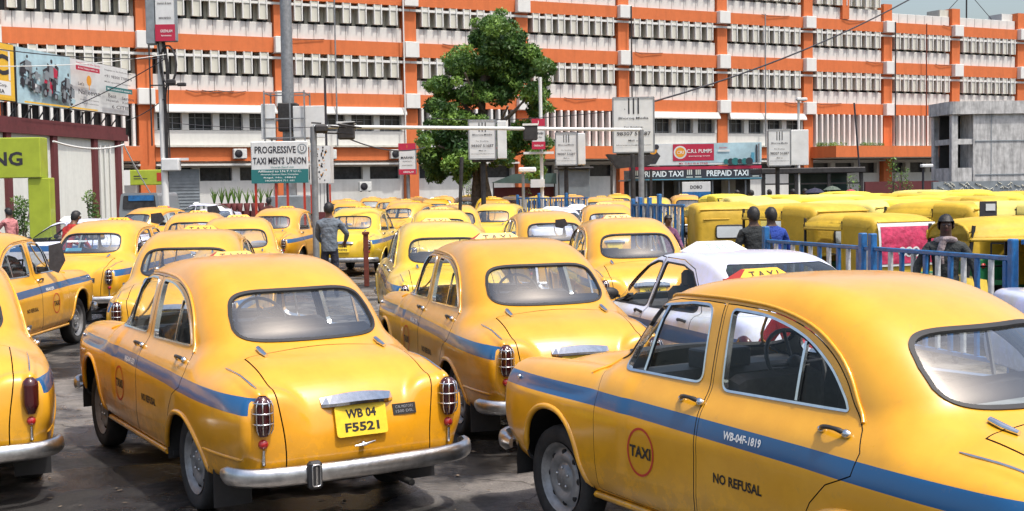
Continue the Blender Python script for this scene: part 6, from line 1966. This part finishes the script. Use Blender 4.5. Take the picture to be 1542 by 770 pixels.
    cb.tube([(nz.x+math.cos(a)*.068*S, nz.y+math.sin(a)*.066*S, nz.z-.035*S+.012*math.sin(a)) for a in np.linspace(0, 2*PI, 15)[:-1]], .012*S, 6, 0, closed=True); cb.build('collar', [mats[0]], P)
    if not sit:
        cb = MB(); pz = V[pel]
        cb.lathe([(.150*S, -.07*S), (.158*S, 0), (.155*S, .10*S)], tuple(pz), 'z', 16, 0); c_ = cb.build('shirt_hem', [mats[0]], P)
        for v in c_.data.vertices: v.co.y = pz.y+(v.co.y-pz.y)*.78
    return P
def pz(px, Y): return at(px, 280, Y).x
person('man in a grey long-sleeved shirt and dark trousers standing behind the round taxi boot', pz(494, 24), 24, 0, 1.76, (.15, .18, .215), (.02, .022, .04), ((.55, .05), (.6, .25)), 0.02)
person('man in a pink shirt standing by the cream wall at the left edge', pz(14, 33), 33, 60, 1.66, (.52, .20, .20), (.05, .04, .04), ((.9, .1), (.2, .1)), .1)
person('bending person in dark vest with bright red sleeves beside the lime green post', pz(92, 25.0), 25.0, -35, 1.66, (.40, .02, .015), (.03, .04, .06), ((.7, .1), (.5, .1)), .45)
person('dark-shirted person standing behind the white taxi, left of the blue shirt', pz(1136, 18.2), 18.2, 10, 1.66, (.018, .022, .024), (.02, .02, .02), ((.1, .1), (.1, .1)), .05, skin='skin_dark')
person('person in a bright blue shirt beside the blue fence post', pz(1163, 18.6), 18.6, 15, 1.64, (.015, .05, .30), (.02, .02, .03), ((.1, .1), (.2, .2)), .05, skin='skin_dark')
person('person in grey green at the open side of the rickshaw with the pink poster', pz(1226, 21.8), 21.8, -60, 1.52, (.14, .15, .12), (.02, .02, .03), ((.3, .1), (.3, .1)), .15, skin='skin_dark')
pm = person('man in a dark jacket and pale scarf behind the blue railing on the right', pz(1424, 14.1), 14.1, 165, 1.62, (.030, .034, .034), (.02, .02, .022), ((.25, .25), (.25, .25)), .06, skin='skin_dark')
b = MB(); b.tube([(math.cos(a)*.095, .01+math.sin(a)*.10, 1.37+.02*math.sin(a)) for a in np.linspace(0, 2*PI, 15)[:-1]], .038, 8, 0, closed=True); b.tube([(.03, .12, 1.37), (.07, .145, 1.25), (.05, .13, 1.12)], [.04, .04, .03], 8, 0)
b.build('scarf', [cloth('pale scarf', (.30, .24, .24), .5)], pm)
person('dark-haired head and shoulders behind the taxis left of the union board', pz(404, 44), 44, 5, 1.76, (.10, .03, .025), (.02, .02, .02), ((.1, .1), (.1, .1)), skin='skin_dark')
person('driver seen through the window of the nearest taxi in a red and blue shirt', pz(1150, 10.0)-.05, 8.35, 110, 1.42, (.42, .03, .05), (.02, .04, .16), ((.6, .1), (.6, .1)), .25)
# umbrellas carried among the crowd by the shelter
def umbrella(px, py, Y, r_, col, lab):
    p = at(px, py, Y); e = empty('umbrella', (p.x, Y, p.z), 0, label=lab, cat='umbrella')
    b = MB(); n = 8; vs = [(0, 0, 0)]
    for k in range(n): a = 2*PI*k/n; vs.append((math.cos(a)*r_*.55, math.sin(a)*r_*.55, -.14*r_))
    for k in range(n): a = 2*PI*k/n; vs.append((math.cos(a)*r_, math.sin(a)*r_, -.45*r_))
    b.add(vs, [(0, 1+k, 1+(k+1) % n) for k in range(n)]+[(1+k, 1+n+k, 1+n+(k+1) % n, 1+(k+1) % n) for k in range(n)], 0)
    b.build('canopy', [cloth('umbrella cloth', col, .3)], e)
    b = MB(); b.tube([(0, 0, .06), (0, 0, -.9)], .015, 6, 0); b.build('shaft', [M['dark_metal']], e)
umbrella(1227, 283, 50, .42, (.03, .03, .06), 'dark blue umbrella left of the pale-edged one under the shelter'); umbrella(1253, 280, 50, .36, (.10, .13, .10), 'grey green umbrella in the middle under the shelter'); umbrella(1281, 285, 50, .26, (.45, .08, .10), 'pink umbrella at the right end of the shelter')
crowd_c = [(.03, .03, .04), (.06, .03, .03), (.10, .10, .12), (.25, .08, .05), (.04, .05, .08)]
for i, (px, Y, lab) in enumerate(((1108, 50, 'dark-clothed person at the counter posts, first of the far crowd'), (1133, 49, 'stooping person in dark brown under the left end of the shelter'), (1160, 50, 'grey-clothed person beside the left shelter post'), (1196, 51, 'person in reddish clothes before the shelter, between post and dark umbrella'), (1214, 52, 'slim person in blue grey standing before the shelter glass'))):
    person(lab, pz(px, Y), Y, RNG.uniform(0, 360), 1.72, crowd_c[i], (.02, .02, .02), ((.2, .1), (.4, .1)), .05, skin='skin_dark')
person('person in a purple patterned shawl squatting beside the blue grill barricade', pz(1003, 24.4), 24.4, 200, 1.42, (.20, .08, .16), (.08, .04, .07), ((.5, .1), (.5, .1)), .1)

# ------------------------------------------------------------------ blue and white fence
def fence(p0, p1, zr, n, lab, posts=()):
    p0 = Vector(p0); p1 = Vector(p1); d = p1-p0; L_ = d.length; ang = math.atan2(d.y, d.x)
    e = empty('railing', (p0.x, p0.y, 0), ang, label=lab, cat='railing')
    for z_ in (zr, .18):
        b = MB(); b.box((L_/2, 0, z_), (L_, .045, .05), 0, bev=.008); b.build('rail', [M['blue_rail']], e)
    for i in range(n):
        b = MB(); b.box((L_*(i+.5)/n, 0, (zr+.18)/2), (.055, .045, zr-.23), 0, bev=.008); b.build('bar', [M['white_rail' if i % 2 else 'blue_rail']], e)
    for (s_, hh) in posts:
        b = MB(); b.box((s_, 0, hh/2), (.085, .085, hh), 0, bev=.012); b.build('post', [M['blue_rail']], e)
    return e
f0 = at(1150, 280, 17.4); f1 = at(1526, 280, 12.65); f0.z = f1.z = 0
LF = (f1-f0).length
fence(f0, f1, 1.25, 23, 'blue and white barred railing running behind the nearest taxi roof', ((.05, 1.45), (LF*.475, 1.43), (LF*.515, 1.43), (LF, 1.45)))
f2 = f1+Vector((.9, -1.1, 0))
fence(f1+Vector((.06, -.07, 0)), f2, 1.42, 6, 'taller blue railing section cut by the right edge', ((1.3, 1.5),))
g0, g1 = at(952, 280, 27), at(1030, 280, 25); g0.z = g1.z = 0
e = fence(g0, g1, 1.62, 15, 'tall blue grill barricade left of the first rickshaw', ((0.02, 1.75), (.35, 1.78), (.75, 1.78), (1.17, 1.85)))
L_ = (g1-g0).length; b = MB(); b.box((L_*.22, .06, 1.0), (L_*.42, .02, 1.3), 0); b.build('sheet_panel', [new_mat('dark blue sheet', (.01, .06, .16), .5, noise=(3, .5))], e)
g0, g1 = at(778, 280, 45), at(886, 280, 43); g0.z = g1.z = 0
fence(g0, g1, 1.62, 26, 'distant blue and white railing between the taxis in the middle', ((.03, 1.75), (1.0, 1.8), (2.2, 1.8)))

# ------------------------------------------------------------------ vehicles
A_ = place_taxi(-2.013, 9.36, 121.4, 'orange yellow taxi with plate WB 04 F5521, seen whole from behind at the left', 'yellow_orange')
boot = kids(A_, 'boot_lid')[0]; plate_text(kids(boot, 'number_plate')[0] if False else boot, 'WB 04', 'F5521')
d_ = kids(A_, 'door'); stripe_text(d_[0], 'WB-04F-5521', .22)
B_ = place_taxi(1.589, 6.609, 120.3, 'nearest orange yellow taxi with white WB-04F-1819 on its blue stripe', 'yellow_orange')
d_ = kids(B_, 'door'); stripe_text(d_[1], 'WB-04F-1819', -.325)
def move_sign(t, dx, dz, sc=1.):
    for o in kids(t, 'roof_sign'): o.location = (dx-(sc-1)*.16, 0, dz-(sc-1)*1.56); o.scale = (sc,)*3
move_sign(B_, .27, -.03, .78); move_sign(A_, .03, -.012, .8)
C_ = place_taxi(-.101, 11.614, 107.8, 'orange yellow taxi between the plate F5521 taxi and the nearest taxi', 'yellow_orange')
d_ = kids(C_, 'door'); stripe_text(d_[0], 'WB-04E-7720', .22)
D_ = place_taxi(-4.566, 9.795, 114.5, 'taxi cut by the left edge with a plain dark right taillight', 'yellow_mid')
for tl in kids(D_, 'taillight'):
    for g in list(tl.children): bpy.data.objects.remove(g)
E_ = place_taxi(-6.69, 15.79, 89, 'taxi at the left edge showing its right doors and front wheel', 'yellow_orange')
d_ = kids(E_, 'door'); stripe_text(d_[2], 'WB-04G-2270', .30, -1)
F_ = place_taxi(-6.79, 21.69, 87.2, 'taxi with a blue sticker in its rear glass beside the lime green post', 'yellow_mid')
b = MB(); b.add([(-1.33, .36, 1.12), (-1.33, .10, 1.12), (-1.29, .10, 1.17), (-1.29, .36, 1.17)], [(0, 1, 2, 3)], 0); b.add([(-1.22, .38, 1.26), (-1.22, .05, 1.26), (-1.19, .05, 1.29), (-1.19, .38, 1.29)], [(0, 1, 2, 3)], 1); b.build('glass_sticker', [M['cyan'], M['board_white']], F_)
G_ = place_taxi(-3.91, 15.74, 96.1, 'taxi half hidden behind the roof of the plate F5521 taxi', 'yellow_mid')
FAR = ('door_trim', 'steering_wheel', 'rear_view_mirror', 'boot_handle', 'badge', 'overrider', 'overrider_trim', 'marker_lamp', 'mud_flap', 'wing_bead', 'chrome_drop', 'underbody', 'refusal_lettering', 'dashboard', 'divider')
VFAR = FAR+('taillight_grille', 'wheel_well', 'handle', 'hinge', 'grille', 'chrome_strip', 'arch_lip', 'sill', 'reflector', 'taxi_lettering', 'taxi_roundel', 'parcel_shelf')
Tt = [(-4.85, 22.47, 101, 'yellow_mid', 'taxi left of the grey-shirted man, one row ahead of the half hidden one', FAR[:3]),
      (-5.96, 33.3, 82, 'yellow_mid', 'taxi showing its right flank just left of the grey barrier post', FAR),
      (-3.72, 31.44, 83.8, 'yellow_lemon', 'lemon taxi whose boot faces us beside the grey-shirted man', FAR),
      (-1.05, 17.75, 98.7, 'yellow_lemon', 'bright lemon taxi with blue flank stripe, left of the central taxi', FAR[:3]),
      (1.55, 18.0, 96.5, 'yellow_orange', 'taxi with a bright sky reflection in its rear glass behind the white car', FAR[:3]),
      (.57, 23.5, 100, 'yellow_mid', 'taxi behind and left of the one with the sky reflection', FAR),
      (-.28, 35.35, 76.3, 'yellow_lemon', 'lemon taxi with open right windows near the middle post', FAR),
      (3.09, 37.26, 74.2, 'yellow_mid', 'taxi beside the blue grill barricade, its rear glass dark and white', VFAR),
      (-3.18, 41.24, 67, 'yellow_mid', 'taxi in the third row showing its rear glass right of the red post', VFAR),
      (-10.85, 39.0, 66.8, 'yellow_orange', 'farthest left taxi with a sticker in its right rear window', VFAR),
      (-1.55, 27.2, 96, 'yellow_lemon', 'lemon taxi roof showing over the bright lemon one', FAR),
      (-1.55, 34.0, 95, 'yellow_mid', 'taxi roof with a slim window edge right of the dark thin post', VFAR),
      (-7.0, 28.2, 97, 'yellow_mid', 'taxi roof peeping over the one left of the grey-shirted man', VFAR),
      (-6.05, 47.5, 92, 'yellow_orange', 'orange roof directly behind the grey-shirted man', VFAR),
      (2.25, 30.5, 92, 'yellow_mid', 'pale roof in front of the white cars in the middle', VFAR)]
PL = {2: ('WB 04', 'D3392'), 4: ('WB 04', 'E6180'), 1: ('WB 04', 'C7715')}
for i, (x_, y_, a_, pnt, lab, sk) in enumerate(Tt):
    t_ = place_taxi(x_, y_, a_, lab, pnt, sk)
    if i in PL: plate_text(kids(t_, 'boot_lid')[0], *PL[i])
for t_, pl in ((C_, ('WB 04', 'E7720')), (F_, ('WB 04', 'B2095'))): plate_text(kids(t_, 'boot_lid')[0], *pl)
far = [(590, 60, 85, 'yellow_mid'), (628, 62, 80, 'yellow_orange'), (668, 66, 88, 'yellow_mid'), (610, 50, 84, 'yellow_mid'), (655, 52, 95, 'yellow_mid'), (702, 60, 92, 'yellow_orange'), (740, 56, 85, 'yellow_lemon'), (772, 60, 90, 'yellow_mid'), (745, 47, 88, 'yellow_mid'), (812, 58, 85, 'yellow_lemon'), (845, 54, 92, 'yellow_mid'), (905, 50, 80, 'yellow_mid'), (862, 60, 90, 'yellow_orange'), (705, 70, 90, 'yellow_lemon'), (760, 70, 95, 'yellow_lemon'), (800, 68, 85, 'yellow_mid'), (520, 56, 80, 'yellow_mid'), (560, 66, 90, 'yellow_mid'), (985, 44, 82, 'yellow_lemon'), (1030, 52, 90, 'yellow_mid'), (930, 62, 90, 'yellow_lemon')]
fl_ = ['small taxi roof below the red and white pillar sign, back row', 'orange far roof directly left of the thin dark post', 'far roof below the long white car by the wall', 'roof in front of the small one below the pillar sign', 'roof whose top touches the foot of the thin dark post',
       'orange far roof below the media board on the tree trunk, left side', 'lemon far roof under the tree trunk', 'far roof left of the slim grey lamp post', 'larger roof before the lemon one under the trunk', 'lemon far roof just right of the slim grey lamp post', 'roof behind the distant blue railing, in its middle',
       'far roof between the distant railing and the dark kiosk', 'orange far roof below the media board right of the tree', 'farthest lemon roof left of the tree trunk', 'farthest lemon roof right of the tree trunk', 'farthest roof under the red and white box sign',
       'roof showing right of the grey-shirted man\'s head', 'far roof left of the pillar sign below the low grey air conditioner', 'lemon roof behind the blue grill barricade', 'far roof below the small white and blue hanging banner', 'far lemon roof left of the right leg of the height barrier']
for i, (px, Y, a_, pnt) in enumerate(far):
    o = place_taxi(pz(px, Y), Y, a_, fl_[i], pnt, VFAR+('seat', 'drip_rail', 'window_frame', 'door_trim'), group='far taxis beyond the height barrier')
for o in list(TAXI.children_recursive)+[TAXI]: bpy.data.objects.remove(o)
# black cloth flag-like shades hung on open doors
def shade(x_, y_, z_, w_, h_, ang, lab):
    e = empty('sun_visor', (x_, y_, z_), ang, label=lab, cat='visor')
    b = MB(); b.prism([(0, 0), (w_*.75, h_*.10), (w_, -h_*.55), (w_*.55, -h_), (0, -h_*.85)], 0, .02, 0, lambda a, c, d: (a, d, c)); b.build('cloth', [M['seat']], e)
p = at(73, 370, 16.2); shade(p.x, p.y, p.z, .20, .36, R(20), 'dark cloth shade hanging at the front door of the leftmost side-on taxi')
p = at(232, 322, 36.0); shade(p.x-.1, p.y, p.z, .40, .3, 0, 'dark cloth shade on the open door of the farthest left taxi')
p = at(312, 311, 34.0); shade(p.x, p.y, p.z, .35, .28, 0, 'dark cloth shade above the roof in the left middle rows')
p = at(836, 331, 21.5); shade(p.x, p.y, p.z, .22, .15, R(-10), 'dark cloth shade at the front pillar of the taxi with the sky reflection')
# white saloons
S1 = SEDAN; S1.location = (1.93, 11.6, 0); S1.rotation_euler = (0, 0, R(107))
tag(S1, 'white taxi with pale roof sign and blue side band behind the nearest taxi', 'car')
def sed(px, Y, yaw, lab):
    o = copy_tree(SEDAN, None, ('handle', 'wheel_well', 'seat', 'meter_box')); o.location = (pz(px, Y), Y, 0); o.rotation_euler = (0, 0, R(yaw)); tag(o, lab, 'car', 'white cars among the taxis'); return o
sed(112, 30, 178, 'white car side-on behind the lime green post and the bending person')
sed(325, 44, 100, 'white car with grey rear glass at the left behind the far left taxi')
sed(300, 62, 175, 'white van-like car with an open side near the roller shutter')
sed(655, 72, 178, 'white car parked side-on along the wall left of the tree')
sed(832, 32.5, 95, 'white car with a pale roof sign in the middle of the taxi rows')
sed(868, 36, 80, 'second white roof right behind the white car in the middle rows')
so_ = sed(1600, 11.4, 0, 'white car only just entering the picture at the right edge'); so_.location = (6.45, 11.35, 0)
sed(935, 66, 170, 'white car far off left of the prepaid booth')
# rickshaws
RM = {'c': M['canvas'], 'b': M['canvas_bright'], 'p': M['canvas_pale']}
def auto(px, Y, yaw, kind, lab, first=False, sc=1.):
    o = AUTO if first else copy_tree(AUTO, None, ('fork',) if Y > 20 else ())
    o.location = (pz(px, Y), Y, 0); o.rotation_euler = (0, 0, R(yaw)); o.scale = (sc,)*3
    tag(o, lab, 'auto rickshaw', 'yellow auto rickshaws behind the railing')
    for c in o.children:
        for s in c.material_slots:
            if s.material is M['canvas']: s.link = 'OBJECT'; s.material = RM[kind]
    return o
auto(1078, 25.5, 92, 'c', 'ochre rickshaw seen from behind with a cloudy rear window, right of the blue barricade')
r2 = auto(1290, 20.3, 113, 'c', 'rickshaw with a large pink poster on its back behind the fence posts', False, .92)
els_ = None
b = MB(); prof = [(-1.332, .82), (-1.328, 1.0), (-1.318, 1.25), (-1.300, 1.42), (-1.265, 1.53)]
vs = []; vs2 = []
for (x_, z_) in prof: vs += [(x_-.012, .60, z_), (x_-.012, -.60, z_)]; vs2 += [(x_-.018, .555, z_+(.04 if z_ < .9 else (-.03 if z_ > 1.5 else 0))), (x_-.018, -.555, z_+(.04 if z_ < .9 else (-.03 if z_ > 1.5 else 0)))]
b.add(vs, [(2*i, 2*i+2, 2*i+3, 2*i+1) for i in range(4)], 0)
po = b.build('poster', [M['board_white']], r2)
pk = new_mat('crumpled pink poster', (.50, .035, .10), .35, noise=(7, .45), bump=(9, .8, .03))
b = MB(); b.add(vs2, [(2*i, 2*i+2, 2*i+3, 2*i+1) for i in range(4)], 0, True); b.build('printed_panel', [pk], po)
for k in range(3):
    b = MB(); b.lathe([(.085, 0), (.002, -.004)], (-1.352, .14-k*.14, 1.05), 'x', 16, 0); b.build('white_disc', [M['board_white']], po)
    b = MB(); b.lathe([(.055, 0), (.002, -.004)], (-1.358, .14-k*.14, 1.05), 'x', 12, 0); b.build('dark_disc', [M['ink']], po)
auto(1512, 15.6, 190, 'c', 'rickshaw side-on at the right edge with dark open cabin', False, .95)
auto(1196, 22.5, 118, 'c', 'ochre rickshaw behind the blue-shirted person')
auto(1262, 25.0, 130, 'p', 'pale-roofed rickshaw just behind the pink poster one')
ro = [(1330, 25.5, 100, 'p'), (1414, 22.5, 120, 'c'), (1357, 25.0, 95, 'b'), (1512, 21.5, 140, 'p'), (1140, 29, 100, 'p'), (1205, 30, 135, 'b'), (1290, 31, 110, 'b'), (1385, 30, 130, 'b'), (1465, 28.5, 105, 'c'), (1540, 28, 95, 'b'), (1118, 36, 92, 'p'), (1170, 38, 120, 'b'), (1235, 37, 140, 'p'), (1300, 38, 100, 'b'), (1350, 37, 130, 'c'), (1410, 39, 100, 'b'), (1470, 37, 120, 'b'), (1528, 38, 150, 'c'), (1085, 44, 100, 'b'), (1380, 48, 130, 'p'), (1450, 46, 95, 'b'), (1265, 47, 110, 'b')]
rl = ['pale roof behind the rickshaw with the pink poster', 'ochre rickshaw with a glinting roof edge above the dark-jacketed man', 'bright yellow rickshaw back between two ochre ones', 'weathered pale rickshaw roof at the right edge, second row', 'pale rickshaw right of the one with the cloudy window', 'bright rickshaw roof in the third row above the blue shirt', 'bright rickshaw roof in the third row above the pink poster', 'bright rickshaw roof in the third row right of the pink poster', 'ochre rickshaw in the third row left of the small black panel', 'bright rickshaw in the third row at the right edge',
      'far pale rickshaw roof below the left end of the PREPAID TAXI counter', 'far bright rickshaw roof below the right end of the prepaid strip', 'far pale rickshaw roof below the dark blue umbrella', 'far bright rickshaw roof below the pink umbrella',
      'far ochre rickshaw roof below the orange pier right of the shelter', 'far bright rickshaw roof below the brown wall', 'far bright rickshaw roof below the left edge of the concrete building', 'far ochre rickshaw roof below the right end of the scribbled wall',
      'farthest bright rickshaw roof behind the cloudy-window rickshaw', 'farthest pale rickshaw roof before the straggly plants', 'farthest bright rickshaw roof before the scribbled wall', 'farthest bright rickshaw roof just left of the shelter corner post']
for i, (px, Y, a_, k_) in enumerate(ro):
    auto(px, Y, a_, k_, rl[i])
b = MB(); b.box((0, 0, 0), (.27, .03, .27), 0); 
pp = at(1488, 316, 20.2)
sg = b.build('notice', [M['ink']], None, (pp.x, pp.y, pp.z), label='small black notice panel with white marks on a rickshaw front at the right', cat='sign')
b = MB(); b.box((.03, -.02, .04), (.15, .01, .11), 0); b.build('white_patch', [M['board_white']], sg)
for o in list(AUTO.children_recursive)+[AUTO]: bpy.data.objects.remove(o)
